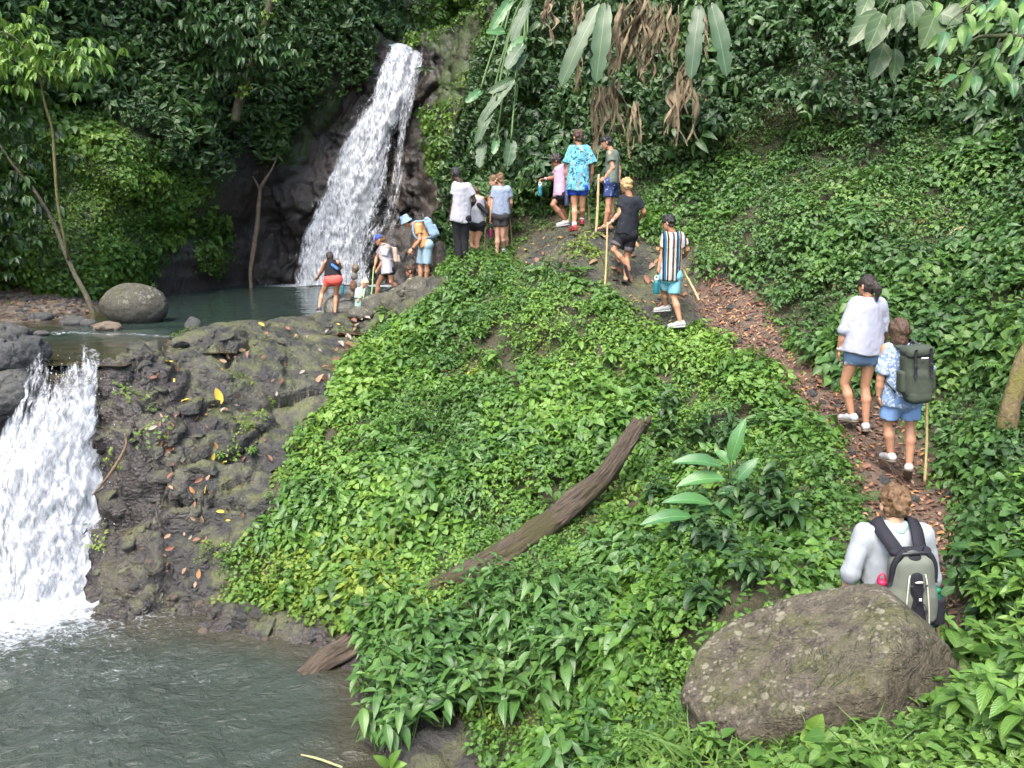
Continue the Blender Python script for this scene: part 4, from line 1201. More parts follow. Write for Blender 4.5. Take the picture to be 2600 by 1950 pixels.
PEOPLE = {}
def person(key, zoom, Y, J, face, look=None, hgt=1.7, skin='fair', hair='brown', hairstyle='short', top=None, bottom=None, shoes=None, label='', hx=0.012, female=False, curls=(0.35, 0.35), tilt=0.0, slim=1.0, hat=None, lookz=-0.15, legs=True, group=None, flat=True, free=''):
    """J: joints as (zoom x, zoom y, metres farther than Y); face: heading of the body; look: heading of the head"""
    ox, oy, sc = zoom
    K = {}
    for n, (zx, zy, dy) in J.items():
        K[n] = at((ox + zx / sc) * 2212 / 2600.0, (oy + zy / sc) * 2212 / 2600.0, Y + dy)
    s = hgt / 1.75
    base = (K['anL'] + K['anR']) / 2 - np.array((0, 0, 0.08 * s)) if 'anL' in K else (K['hipL'] + K['hipR']) / 2 - np.array((0, 0, 0.12))
    K = {n: v - base for n, v in K.items()}
    K['_base'] = base
    f = unit((face[0], face[1], 0))
    look = unit((*(look or face)[:2], lookz))
    root = empty('person', tuple(base), label, 'person', group)
    g = slim * s
    shc, hpc = (K['shL'] + K['shR']) / 2, (K['hipL'] + K['hipR']) / 2
    spine = shc - hpc
    lat = unit(K['shR'] - K['shL'])
    ff = unit(np.cross(np.array((0, 0, 1.0)), lat))
    ff = ff if ff @ f > 0 else -ff
    ff = f
    hd = K['head']
    HF = frame(look)
    # ---- body
    B = []
    tk = 0.90 if top else 1.0
    B.append(cap(K['hipL'] + (hpc - K['hipL']) * 0.15, K['hipR'] + (hpc - K['hipR']) * 0.15, 0.105 * g, sq=(ff, 1.0), k=0.05))
    B.append(cap(hpc + spine * 0.05, hpc + spine * 0.55, (0.125 * g if not female else 0.112 * g) * tk, 0.135 * g * tk, sq=(ff, 0.78), k=0.06))
    B.append(cap(hpc + spine * 0.55, hpc + spine * 0.85, 0.140 * g * tk, 0.115 * g * tk, sq=(ff, 0.80), k=0.06))
    B.append(cap(K['shL'] + (shc - K['shL']) * 0.25 - spine * 0.04, K['shR'] + (shc - K['shR']) * 0.25 - spine * 0.04, (0.056 if top else 0.062) * g, k=0.05))
    for S in 'LR':
        if 'el' + S in K:
            B.append(cap(K['sh' + S], K['el' + S], 0.052 * g, 0.040 * g, k=0.03))
            fa = K['wr' + S] - K['el' + S]
            B.append(cap(K['el' + S], K['el' + S] + fa * 0.45, 0.040 * g, 0.039 * g, k=0.015))
            B.append(cap(K['el' + S] + fa * 0.4, K['wr' + S], 0.039 * g, 0.026 * g, k=0.015))
        if legs:
            h, kn, an = K['hip' + S], K['kn' + S], K['an' + S]
            B.append(cap(h, kn, 0.088 * g, 0.051 * g, k=0.02))
            back = -unit(f)
            B.append(cap(kn, kn + (an - kn) * 0.35 + back * 0.012 * g, 0.046 * g, 0.054 * g, k=0.012))
            B.append(cap(kn + (an - kn) * 0.35 + back * 0.012 * g, an, 0.053 * g, 0.034 * g, k=0.02))
            fd = K.get('_fd' + S)
    neck0 = shc + unit(spine) * 0.02 * s
    B.append(cap(neck0 - unit(spine) * 0.03 * s, hd - HF[2] * 0.06 * s - HF[1] * 0.02 * s, 0.062 * g, 0.052 * g, k=0.03))
    hp = []
    hp.append(ell(hd + HF[2] * 0.022 * s - HF[1] * 0.010 * s, (0.074 * s, 0.092 * s, 0.092 * s), fr=HF, k=0.02))
    hp.append(ell(hd - HF[2] * 0.045 * s + HF[1] * 0.018 * s, (0.058 * s, 0.070 * s, 0.072 * s), fr=HF, k=0.03))
    hp.append(cap(hd + HF[1] * 0.085 * s - HF[2] * 0.002 * s, hd + HF[1] * 0.102 * s - HF[2] * 0.030 * s, 0.009 * s, 0.013 * s, k=0.012))
    hp.append(ell(hd + HF[1] * 0.082 * s - HF[2] * 0.062 * s, (0.022 * s, 0.012 * s, 0.012 * s), fr=HF, k=0.008))
    hp.append(ell(hd + HF[1] * 0.072 * s - HF[2] * 0.098 * s, (0.024 * s, 0.018 * s, 0.018 * s), fr=HF, k=0.02))
    hp.append(cap(hd + HF[1] * 0.078 * s + HF[2] * 0.018 * s - HF[0] * 0.03 * s, hd + HF[1] * 0.078 * s + HF[2] * 0.018 * s + HF[0] * 0.03 * s, 0.011 * s, k=0.012))
    for e in (-1, 1):
        hp.append(ell(hd + HF[0] * e * 0.078 * s - HF[1] * 0.012 * s - HF[2] * 0.01 * s, (0.010 * s, 0.020 * s, 0.032 * s), fr=HF, k=0.006))
    parts = [sdf_mesh(B + [Prim('ell', hd, None, (0.055 * s,) * 3, None, k=0.02)], hx)]
    parts.append(sdf_mesh(hp, min(hx, 0.0085)))
    for i, S in enumerate('LR'):
        if 'wr' + S in K:
            dr = K.get('ha' + S, None)
            d = unit(dr - K['wr' + S]) if dr is not None else unit(K['wr' + S] - K['el' + S])
            inward = unit(hpc - K['wr' + S])
            palm = inward if abs(inward @ d) < 0.9 else ff
            sd = 1 if (np.cross(d, palm) @ (f + np.array((0, 0, 0.3)))) > 0 else -1
            parts.append(sdf_mesh(hand_prims(K['wr' + S], d, palm, sd, s * 0.97, curls[i]), 0.0063))
    # bare feet inside the shoes
    fdirs = {}
    if legs:
        for S in 'LR':
            to = K.get('to' + S)
            an = K['an' + S]
            fd = unit(to - an) if to is not None else unit(np.array((f[0], f[1], -0.25)))
            if flat and S not in free: fd = unit((fd[0], fd[1] + 0.25 * f[1], -0.10))
            fdirs[S] = fd
            F_ = frame(fd)
            parts.append(sdf_mesh([cap(an - F_[2] * 0.03 * s - fd * 0.035 * s, an - F_[2] * 0.045 * s + fd * 0.16 * s, 0.034 * s, 0.026 * s, k=0.02), cap(an, an - F_[2] * 0.03 * s + fd * 0.06 * s, 0.036 * s, 0.034 * s, k=0.02)], 0.011))
    V, Fs = join(parts)
    obj('body', mesh_np('body', V, Fs), SK[skin], root)
    for e in (-1, 1):
        ec = hd + HF[1] * 0.078 * s + HF[0] * e * 0.030 * s + HF[2] * 0.004 * s
        Ve, Fe = sdf_mesh([ell(ec, (0.012 * s, 0.008 * s, 0.007 * s), fr=HF)], 0.004)
        obj('eye', mesh_np('eye', Ve, Fe), M['eye'], root)
    # ---- hair
    sd_ = abs(hash(key)) % 97 if False else sum(map(ord, key))
    hn = lambda amp, fq: (lambda Q: -amp * fbm(Q * fq + sd_, 3, sd_))
    H, dsp = [], hn(0.016, 22)
    if hairstyle in ('short', 'curly', 'bob', 'tail', 'bun', 'braids', 'swept'):
        gr = {'curly': 1.16, 'short': 1.06, 'swept': 1.08, 'bob': 1.10, 'tail': 1.03, 'bun': 1.03, 'braids': 1.03}[hairstyle]
        H.append(ell(hd + HF[2] * 0.034 * s - HF[1] * 0.016 * s, (0.080 * s * gr, 0.098 * s * gr, 0.094 * s * gr), fr=HF))
        if hairstyle in ('bob',):
            H.append(cap(hd - HF[1] * 0.03 * s, hd - HF[1] * 0.03 * s - HF[2] * 0.09 * s, 0.088 * s, 0.085 * s, k=0.03))
        else:
            H.append(ell(hd - HF[1] * 0.045 * s - HF[2] * 0.02 * s, (0.068 * s, 0.058 * s, 0.07 * s), fr=HF, k=0.03))
        if hairstyle == 'tail':
            a = hd - HF[1] * 0.10 * s + HF[2] * 0.03 * s
            H.append(cap(a, a - HF[1] * 0.05 * s - np.array((0, 0, 0.06)) * s, 0.03 * s, 0.036 * s, k=0.02))
            H.append(cap(a - HF[1] * 0.05 * s - np.array((0, 0, 0.06)) * s, a - HF[1] * 0.05 * s - np.array((0, 0, 0.19)) * s, 0.036 * s, 0.016 * s, k=0.02))
        if hairstyle == 'bun':
            H.append(ell(hd - HF[1] * 0.085 * s - HF[2] * 0.075 * s, (0.034 * s, 0.03 * s, 0.034 * s), fr=HF, k=0.02))
        if hairstyle == 'curly':
            dsp = hn(0.030, 30)
        if hairstyle == 'swept':
            dsp = hn(0.026, 26)
        # the face stays free
        H.append(Prim('ell', hd + HF[1] * 0.105 * s - HF[2] * 0.062 * s, None, (0.082 * s, 0.090 * s, 0.110 * s), None, fr=HF, sub=True))
        for e in (-1, 1):
            H.append(Prim('ell', hd + HF[0] * e * 0.085 * s + HF[1] * 0.0 * s - HF[2] * 0.035 * s, None, (0.022 * s, 0.032 * s, 0.042 * s), None, fr=HF, sub=True) if hairstyle != 'bob' else H[0])
        Vh, Fh = sdf_mesh(H, 0.0085, dsp)
        obj('hair', mesh_np('hair', Vh, Fh), HAIR[hair], root)
    # ---- hats
    if hat == 'cap':
        hc = hd + HF[2] * 0.050 * s - HF[1] * 0.008 * s
        Vh, Fh = sdf_mesh([ell(hc, (0.088 * s, 0.105 * s, 0.084 * s), fr=HF), Prim('box', hc - HF[2] * 0.105 * s, None, (0.2, 0.2, 0.085 * s), 0.002, fr=HF, sub=True)], 0.008)
        c = obj('cap', mesh_np('cap', Vh, Fh), M['blue_cap'], root)
        Vb, Fb = sdf_mesh([ell(hc + HF[1] * 0.115 * s - HF[2] * 0.022 * s, (0.076 * s, 0.082 * s, 0.011 * s), fr=frame(unit(HF[1] - HF[2] * 0.35)))], 0.006)
        obj('cap_brim', mesh_np('cap_brim', Vb, Fb), M['blue_cap'], c)
        Vb, Fb = sdf_mesh([cap(hc + HF[1] * 0.098 * s + HF[0] * e * 0.018 * s + HF[2] * 0.022 * s, hc + HF[1] * 0.094 * s + HF[2] * 0.045 * s, 0.006 * s, k=0.003) for e in (-1, 1)], 0.004)
        obj('cap_badge', mesh_np('cap_badge', Vb, Fb), M['sock'], c)
    if hat == 'bucket':
        hc = hd + HF[2] * 0.045 * s
        up_ = HF[2]
        Vh, Fh = sdf_mesh([cone(hc + up_ * 0.085 * s, hc - up_ * 0.0 * s, 0.082 * s, 0.102 * s, cut0=True, k=0.012), cone(hc + up_ * 0.005 * s, hc - up_ * 0.075 * s, 0.100 * s, 0.132 * s, k=0.01, cut0=True), Prim('cone', hc - up_ * 0.012 * s, hc - up_ * 0.12 * s, 0.090 * s, 0.150 * s, sub=True, cut0=True)], 0.0075, hn(0.006, 30))
        obj('bucket_hat', mesh_np('bucket_hat', Vh, Fh), M['bucket_hat'], root)
    # ---- clothes
    folds = lambda amp, sd: (lambda Q: -amp * (fbm(Q * np.array((12, 12, 4.2)) + sd, 3, sd) + 0.5 * fbm(Q * 22 + sd, 2, sd + 3)))
    if top:
        loose = top.get('loose', 0.018) * 0.72
        slv = top.get('sleeve', 0.55)
        hem = top.get('hem', 0.02)      # metres below the hip line
        dn = unit(-spine)
        dn = unit(dn + np.array((0, 0, -top.get('hang', 0.6))))
        bot = hpc + dn * hem
        wd = np.linalg.norm(K['shR'] - K['shL']) * 0.5
        lt = unit(lat - ff * (lat @ ff))
        T = []
        bw = top.get('flare', 0.0)
        hw_ = abs((K['hipR'] - K['hipL']) @ lt) * 0.5
        for sgn in (-1, 1):
            T.append(cone(shc + lt * sgn * wd * 0.36 - spine * 0.13, bot + lt * sgn * (hw_ * 0.95 + bw), 0.092 * g + loose, 0.116 * g + loose + bw, sq=(ff, 0.95), k=0.05))
        T.append(cone(shc - spine * 0.12, bot, 0.122 * g + loose, 0.128 * g + loose + bw, sq=(ff, 0.90), k=0.05))
        T.append(cap(K['shL'] * 0.8 + shc * 0.2 - spine * 0.045, K['shR'] * 0.8 + shc * 0.2 - spine * 0.055, 0.056 * g + loose * 0.5, k=0.05))
        if top.get('strap'):
            T = T[:3]
            T.append(cap(hpc + spine * 0.6, hpc + spine * 0.80, 0.142 * g + loose, 0.118 * g + loose, sq=(ff, 0.84), k=0.05))
        else:
            for S in 'LR':
                if 'el' + S in K:
                    if slv <= 1:
                        e = K['sh' + S] + (K['el' + S] - K['sh' + S]) * slv
                        T.append(cone(K['sh' + S] + (shc - K['sh' + S]) * 0.15, e, 0.058 * g + loose * 0.5, 0.060 * g + loose * 1.0 + top.get('wide', 0), k=0.04))
                    else:
                        T.append(cap(K['sh' + S], K['el' + S], 0.058 * g + loose * 0.4, 0.048 * g + loose * 0.4, k=0.04))
                        e = K['el' + S] + (K['wr' + S] - K['el' + S]) * (slv - 1)
                        T.append(cone(K['el' + S], e, 0.048 * g + loose * 0.4, 0.045 * g + loose * 0.4, k=0.02))
        T.append(Prim('cap', neck0, neck0 + (hd - neck0) * 0.6, 0.062 * g, 0.068 * g, sub=True))
        if top.get('collar'):
            T.append(cap(neck0 - lt * 0.05 - unit(spine) * 0.01, neck0 + lt * 0.05 - unit(spine) * 0.01, 0.045 * g, sq=(ff, 1.3), k=0.02))
            T.append(Prim('cap', neck0 + unit(spine) * 0.02, neck0 + (hd - neck0) * 0.6, 0.058 * g, 0.066 * g, sub=True))
        nh = top.get('noise', 0.010) * 1.5
        post = None
        if top.get('ragged'):
            pass
        Vt, Ft = sdf_mesh(T, hx, folds(nh, sd_))
        obj(top.get('name', 'shirt'), mesh_np('shirt', Vt, Ft), top['mat'], root)
    if bottom:
        lo_ = bottom.get('loose', 0.015)
        ln = bottom.get('len', 0.6)
        up = unit(spine)
        T = [cone(hpc - up * 0.02, hpc + up * bottom.get('waist', 0.07) * s, 0.112 * g + lo_ * 0.6, 0.104 * g + lo_ * 0.4, sq=(unit(lat - ff * (lat @ ff)), 1.25), k=0.04)]
        T.append(cap(K['hipL'], K['hipR'], 0.108 * g + lo_ * 0.7, k=0.04))
        for S in 'LR':
            h, kn, an = K['hip' + S], K['kn' + S], K['an' + S]
            if ln <= 1:
                T.append(cone(h, h + (kn - h) * ln, 0.094 * g + lo_ * 0.5, 0.066 * g + lo_ * 1.0 + (1 - ln) * 0.018, k=0.008))
            else:
                T.append(cap(h, kn, 0.095 * g + lo_ * 0.5, 0.066 * g + lo_ * 0.8, k=0.022))
                T.append(cone(kn, kn + (an - kn) * (ln - 1), 0.066 * g + lo_ * 0.8, 0.056 * g + lo_, k=0.02))
        Vt, Ft = sdf_mesh(T, hx, folds(bottom.get('noise', 0.008), sd_ + 5))
        bo = obj(bottom.get('name', 'shorts'), mesh_np('shorts', Vt, Ft), bottom['mat'], root)
        if bottom.get('trim'):
            for S in 'LR':
                h, kn = K['hip' + S], K['kn' + S]
                e = h + (kn - h) * ln
                Vt, Ft = sdf_mesh([cone(e - (kn - h) * 0.20, e + (kn - h) * 0.012, 0.076 * g + lo_ * 1.0, 0.072 * g + lo_ * 1.05, cut0=True)], hx, folds(0.006, sd_ + 9))
                obj('hem_band', mesh_np('hem_band', Vt, Ft), bottom['trim'], bo)
        if bottom.get('fray'):
            r = np.random.default_rng(sd_)
            ps = []
            for S in 'LR':
                h, kn = K['hip' + S], K['kn' + S]
                ax = unit(kn - h)
                e = h + (kn - h) * ln
                R0 = 0.066 * g + lo_ * 1.0 + (1 - ln) * 0.018
                F_ = frame(ff, ax)
                for q in range(40):
                    a = r.uniform(0, 6.283)
                    p = e + (F_[0] * math.cos(a) + F_[1] * math.sin(a)) * R0 * 0.97
                    ps.append(tube([p - ax * 0.01, p + ax * 0.015, p + ax * r.uniform(0.02, 0.05)], (0.0025, 0.002, 0.001), 4))
            Vt, Ft = join(ps)
            o = obj('frayed_hem', mesh_np('frayed_hem', Vt, Ft), M['sock'], bo, kind='stuff')
    # ---- socks and shoes
    if legs and shoes:
        for S in 'LR':
            an, fd = K['an' + S], fdirs[S]
            F_ = frame(fd)
            a, t = an - F_[2] * 0.052 * s - fd * 0.045 * s, an - F_[2] * 0.058 * s + fd * 0.165 * s
            if shoes.get('sock'):
                kn = K['kn' + S]
                Vs, Fs = sdf_mesh([cone(an - F_[2] * 0.05 * s, an + (kn - an) * shoes['sock'], 0.044 * s, 0.046 * s)], 0.009, folds(0.003, 3))
                obj('sock', mesh_np('sock', Vs, Fs), M['sock'], root)
            if shoes.get('flip'):
                Vs, Fs = sdf_mesh([cap(a - F_[2] * 0.012 * s, t - F_[2] * 0.008 * s, 0.042 * s, 0.048 * s, sq=(F_[2], 0.30))], 0.008)
                so = obj('sandal', mesh_np('sandal', Vs, Fs), M['dark_shoe'], root)
                ps = [tube(spline([t * 0.35 + a * 0.65 + F_[0] * e * 0.045 * s, t * 0.6 + a * 0.4 + F_[2] * 0.055 * s + F_[0] * e * 0.02, t * 0.85 + a * 0.15 + F_[2] * 0.03 * s], 6), 0.007, 5) for e in (-1, 1)]
                Vs, Fs = join(ps)
                obj('sandal_strap', mesh_np('sandal_strap', Vs, Fs), M['dark_shoe'], so)
                continue
            up = [cap(a + F_[2] * 0.010 * s, t + F_[2] * 0.002 * s, 0.043 * s, 0.039 * s, sq=(F_[2], 0.95), k=0.02), cap(an - F_[2] * 0.02 * s - fd * 0.02 * s, an - F_[2] * 0.03 * s + fd * 0.05 * s, 0.046 * s, 0.040 * s, k=0.025), Prim('cap', an - F_[2] * 0.005 * s, an + F_[2] * 0.09 * s, 0.038 * s, 0.05 * s, sub=True)]
            Vs, Fs = sdf_mesh(up, 0.009)
            so = obj('shoe', mesh_np('shoe', Vs, Fs), shoes['mat'], root)
            Vs, Fs = sdf_mesh([cap(a - F_[2] * 0.028 * s, t - F_[2] * 0.026 * s, 0.047 * s, 0.044 * s, sq=(F_[2], 0.36))], 0.009)
            obj('shoe_sole', mesh_np('shoe_sole', Vs, Fs), shoes.get('sole', M['sole']), so)
    K = {n: (v + base if n != '_base' else v) for n, v in K.items()}
    K.update(f=f, ff=ff, up=unit(spine), lat=lat, shc=shc + base, hpc=hpc + base, s=s, HF=HF, root=root)
    PEOPLE[key] = K
    return K

def local(o, parts, mats, base, names, parent):
    pass
def rel(root_loc, V):
    return np.asarray(V) - np.asarray(root_loc)

# ---- cloth patterns
M['blue_cap'] = m_cloth('blue_cap', (0.030, 0.075, 0.34))
def m_pattern(name, base, cols, scale, thr, warp=0.4):
    t = NT(name)
    q = t.objco()
    c = base if not isinstance(base, list) else t.mix(t.rng(t.noise(q, 9, 3), 0.35, 0.65), base[0], base[1])
    for i, (cc, th) in enumerate(zip(cols, thr)):
        n = t.noise(t.mapv(q, (1, 1, 1), (i * 3.1, 0, i)), scale * (1 + 0.25 * i), 4, 0.7, warp)
        c = t.mix(t.rng(n, th, th + 0.04), c, cc)
    h = t.noise(t.mapv(q, (1, 1, 0.35)), 14, 3)
    return t.fin(c, 0.85, t.bump(h, 0.45, 0.02), 0.2)
M['bucket_hat'] = m_pattern('bucket_hat', (0.22, 0.33, 0.52), [(0.09, 0.17, 0.36)], 34, [0.56])
M['hawaii'] = m_pattern('aloha_shirt', [(0.07, 0.28, 0.40), (0.17, 0.42, 0.52)], [(0.018, 0.07, 0.10), (0.34, 0.19, 0.08), (0.01, 0.03, 0.04)], 13, [0.53, 0.60, 0.63], 0.9)
M['pink_print'] = m_pattern('pink_print', (0.38, 0.25, 0.34), [(0.10, 0.06, 0.10)], 40, [0.62])
M['navy_print'] = m_pattern('navy_print', (0.028, 0.045, 0.13), [(0.55, 0.60, 0.70)], 24, [0.60])
M['swim_print'] = m_pattern('swim_print', [(0.11, 0.32, 0.45), (0.20, 0.42, 0.50)], [(0.38, 0.50, 0.54)], 12, [0.60])
M['blue_print'] = m_pattern('blue_white_print', (0.15, 0.22, 0.36), [(0.50, 0.56, 0.66)], 40, [0.52])
M['faded_black'] = m_pattern('faded_black', (0.016, 0.018, 0.024), [(0.10, 0.12, 0.15)], 10, [0.66])
def m_stripes(name, dirv, cols, period):
    t = NT(name)
    q = t.objco()
    u = t.n('ShaderNodeVectorMath', operation='DOT_PRODUCT', i_0=q, i_1=tuple(dirv)).outputs['Value']
    u = t.math('FRACT', t.math('ADD', t.math('DIVIDE', u, period), 5.0))
    stops = []
    p = 0
    for w, c in cols:
        stops.append((p, c)); p += w
    c = t.ramp(u, stops, 'CONSTANT')
    h = t.noise(t.mapv(q, (1, 1, 0.35)), 14, 3)
    return t.fin(c, 0.85, t.bump(h, 0.4, 0.02), 0.2)
CL_ = lambda n, c, v=0.1: m_cloth(n, c, v)
M['white_tee'] = CL_('white_tee', (0.31, 0.31, 0.355))
M['white_blouse'] = CL_('white_blouse', (0.29, 0.30, 0.37))
M['grey_tee'] = CL_('grey_tee', (0.20, 0.24, 0.32))
M['mint_tee'] = CL_('mint_tee', (0.28, 0.43, 0.40))
M['orange_tee'] = CL_('orange_tee', (0.42, 0.22, 0.09))
M['olive_tee'] = CL_('olive_tee', (0.10, 0.12, 0.10))
M['black'] = CL_('black_cloth', (0.013, 0.013, 0.016), 0.3)
M['charcoal'] = CL_('charcoal_cloth', (0.045, 0.042, 0.045))
M['grey_trim'] = CL_('grey_trim', (0.09, 0.08, 0.09))
M['coral'] = CL_('coral_shorts', (0.72, 0.105, 0.085))
M['pale_blue'] = CL_('pale_blue_shorts', (0.24, 0.34, 0.42))
M['royal'] = CL_('royal_blue_shorts', (0.018, 0.055, 0.36))
M['denim'] = CL_('light_denim', (0.16, 0.25, 0.40))
M['sky_shorts'] = CL_('sky_blue_shorts', (0.16, 0.27, 0.48))
M['sun_shirt'] = CL_('pale_sun_shirt', (0.27, 0.295, 0.315))

Z1, Z2, Z3, Z4, Z5, Z6 = (760, 500, 5.185), (1080, 400, 5.53), (1340, 310, 5.53), (1500, 430, 3.857), (2080, 680, 2.9625), (2080, 1180, 3.95)
GRP = 'walkers strung out along the trail'
person('coral', Z1, 16.5, dict(head=(402, 800, .22), shL=(345, 862, .12), shR=(505, 862, .12), elL=(296, 975, .22), wrL=(250, 1050, .38), haL=(228, 1075, .42), elR=(548, 930, .3), wrR=(500, 940, .5), hipL=(395, 1085, 0), hipR=(500, 1085, 0), knL=(302, 1265, .10), anL=(262, 1460, -.05), toL=(215, 1495, .15), knR=(482, 1290, .12), anR=(470, 1525, 0), toR=(490, 1560, .2)),
       (-0.25, 1), (-0.3, 1), 1.62, 'tan', 'dark', 'short', dict(mat=M['black'], strap=True, loose=0.004, hem=-0.05, name='tank_top', noise=0.004), dict(mat=M['coral'], len=0.34, loose=0.022), dict(mat=M['dark_shoe'], sole=M['white_rubber']),
       'person in black tank top and coral shorts bending forward on the rock', 0.0148, True, lookz=-0.5)
person('bluecap', Z1, 16.9, dict(head=(1050, 565, -.02), shL=(1085, 665, .16), shR=(1160, 670, -.14), elL=(1020, 800, .20), wrL=(1000, 890, .10), haL=(985, 950, .06), elR=(1110, 845, -.16), wrR=(1030, 960, -.10), haR=(985, 1010, -.05), hipL=(1130, 985, .10), hipR=(1205, 975, -.10), knL=(1035, 1150, .10), anL=(1012, 1330, .12), toL=(950, 1360, .12), knR=(1205, 1120, -.12), anR=(1320, 1235, .05), toR=(1290, 1290, .0)),
       (-1, -0.12), (-1, -0.1), 1.62, 'tan', 'sandy', 'tail', dict(mat=M['white_tee'], loose=0.030, hem=0.05, sleeve=0.62, flare=0.02, name='tee_shirt'), dict(mat=M['black'], len=0.30, loose=0.012), dict(mat=M['white_rubber']),
       'person in blue cap and white tee leaning on a green stick', 0.0148, True, hat='cap', lookz=-0.35, curls=(0.7, 0.7))
person('bucket', Z1, 16.2, dict(head=(1408, 318, 0), shL=(1540, 370, .18), shR=(1570, 385, -.16), elL=(1570, 520, .25), wrL=(1500, 660, .22), elR=(1590, 560, -.20), wrR=(1490, 690, -.16), haR=(1445, 725, -.15), hipL=(1645, 640, .1), hipR=(1690, 635, -.1), knL=(1590, 905, .08), anL=(1592, 1130, .05), toL=(1545, 1150, .05), knR=(1680, 900, -.08), anR=(1668, 1110, -.02), toR=(1620, 1130, -.02)),
       (-1, -0.08), (-1, -0.15), 1.74, 'tan', 'brown', 'short', dict(mat=M['orange_tee'], loose=0.022, hem=0.02, sleeve=0.62, hang=0.25, name='tee_shirt'), dict(mat=M['pale_blue'], len=0.92, loose=0.028), dict(mat=M['white_rubber']),
       'person in pale blue bucket hat and orange tee stooping with a backpack', 0.0148, hat='bucket', lookz=-0.55)
person('seated', Z1, 16.6, dict(head=(1462, 975, 0), shL=(1425, 1090, .12), shR=(1525, 1085, -.05), elL=(1400, 1190, .2), wrL=(1420, 1260, .3), elR=(1560, 1180, 0), wrR=(1520, 1260, .2), hipL=(1440, 1290, .1), hipR=(1510, 1290, -.05), knL=(1400, 1300, .5), anL=(1390, 1420, .6), knR=(1470, 1300, .5), anR=(1460, 1420, .6)),
       (-0.6, 0.8), (-1, 0.1), 1.66, 'tan', 'brown', 'curly', dict(mat=M['black'], loose=0.022, hem=0.02, name='tee_shirt'), dict(mat=M['charcoal'], len=0.9), None,
       'dark haired person in black tee sitting low behind the rock', 0.0148, lookz=-0.1)
person('child', Z1, 16.15, dict(head=(868, 1128, 0), shL=(775, 1225, -.05), shR=(840, 1235, .08), elL=(770, 1370, -.10), wrL=(830, 1290, -.10), haL=(853, 1255, -.06), elR=(860, 1350, .1), wrR=(855, 1290, .05), hipL=(760, 1480, 0), hipR=(825, 1480, .08), knL=(770, 1600, 0), anL=(775, 1720, 0), knR=(820, 1600, .05), anR=(820, 1720, .05)),
       (0.9, -0.1), (0.8, -0.15), 1.22, 'fair', 'pale', 'bun', dict(mat=M['mint_tee'], loose=0.030, hem=0.08, sleeve=0.75, name='tee_shirt'), dict(mat=M['charcoal'], len=0.7), dict(mat=M['dark_shoe']),
       'small blond child in mint tee holding a green stick', 0.0135, True, lookz=-0.5, curls=(0.8, 0.8))
person('pants', Z2, 15.0, dict(head=(418, 232, .02), shL=(405, 385, 0), shR=(615, 405, -.02), elL=(400, 610, -.04), wrL=(345, 850, .02), haL=(305, 950, .06), elR=(690, 610, .0), wrR=(640, 690, .22), haR=(600, 700, .32), hipL=(440, 860, 0), hipR=(560, 860, 0), knL=(455, 1120, .04), anL=(480, 1490, 0), toL=(455, 1530, .2), knR=(545, 1120, .06), anR=(560, 1480, .05), toR=(545, 1520, .25)),
       (-0.35, 1), (-0.75, 0.8), 1.84, 'deep', 'black', 'braids', dict(mat=M['white_tee'], loose=0.022, hem=0.06, sleeve=0.62, name='tee_shirt'), dict(mat=M['black'], len=1.72, loose=0.014, name='trousers'), dict(mat=M['dark_shoe']),
       'person in white tee and black cropped trousers standing on the ridge', 0.0148, lookz=-0.35)
person('tank', Z2, 15.5, dict(head=(700, 490, .15), shL=(672, 560, .02), shR=(800, 575, .0), elL=(640, 690, .15), wrL=(640, 760, .3), elR=(835, 650, .15), wrR=(850, 680, .3), hipL=(680, 940, 0), hipR=(775, 940, 0), knL=(650, 1190, .05), anL=(660, 1450, 0), toL=(590, 1510, .12), knR=(725, 1190, .02), anR=(735, 1440, .06), toR=(690, 1490, .22)),
       (-0.3, 1), (-0.4, 1), 1.62, 'tan', 'brown', 'tail', dict(mat=M['white_tee'], strap=True, loose=0.006, hem=-0.03, name='tank_top', noise=0.005), dict(mat=M['black'], len=0.36, loose=0.012), dict(mat=M['white_rubber']),
       'person in white tank top and black shorts half hidden behind a taller walker', 0.0148, True, lookz=-0.5)
person('hidden', Z2, 16.4, dict(head=(962, 330, -.06), shL=(965, 455, 0), shR=(1110, 455, .1), elL=(890, 590, -.02), wrL=(895, 690, -.1), haL=(850, 670, -.12), elR=(1110, 640, .1), wrR=(1100, 760, .1), hipL=(1040, 790, 0), hipR=(1130, 790, .05), knL=(1080, 1080, 0), anL=(1090, 1320, 0), toL=(1060, 1350, 0), knR=(1130, 1080, .05), anR=(1140, 1300, .05), toR=(1150, 1340, .0)),
       (-0.8, -0.5), (-1, -0.35), 1.66, 'fair', 'sandy', 'short', dict(mat=M['grey_tee'], loose=0.018, hem=0.02, name='tee_shirt'), dict(mat=M['charcoal'], len=0.5), dict(mat=M['white_rubber']),
       'person with pale face seen just behind the grey tee', 0.0148, True, lookz=-0.3)
person('greytee', Z2, 15.9, dict(head=(1048, 298, 0), shL=(962, 440, 0), shR=(1175, 440, 0), elL=(938, 640, 0), wrL=(915, 850, .03), haL=(908, 920, .04), elR=(1203, 630, .04), wrR=(1190, 740, .2), haR=(1170, 760, .28), hipL=(1005, 815, 0), hipR=(1110, 815, 0), knL=(1010, 1100, .02), anL=(1000, 1350, 0), toL=(905, 1395, .1), knR=(1085, 1095, .06), anR=(1098, 1280, .2), toR=(1095, 1320, .4)),
       (-0.2, 1), (-0.45, 1), 1.66, 'fair', 'sandy', 'bun', dict(mat=M['grey_tee'], loose=0.020, hem=-0.02, sleeve=0.6, name='tee_shirt'), dict(mat=M['charcoal'], len=0.52, loose=0.020), dict(mat=M['white_rubber']),
       'person in pale grey tee and charcoal shorts holding a magenta bottle', 0.0148, True, lookz=-0.15, curls=(0.8, 0.35))
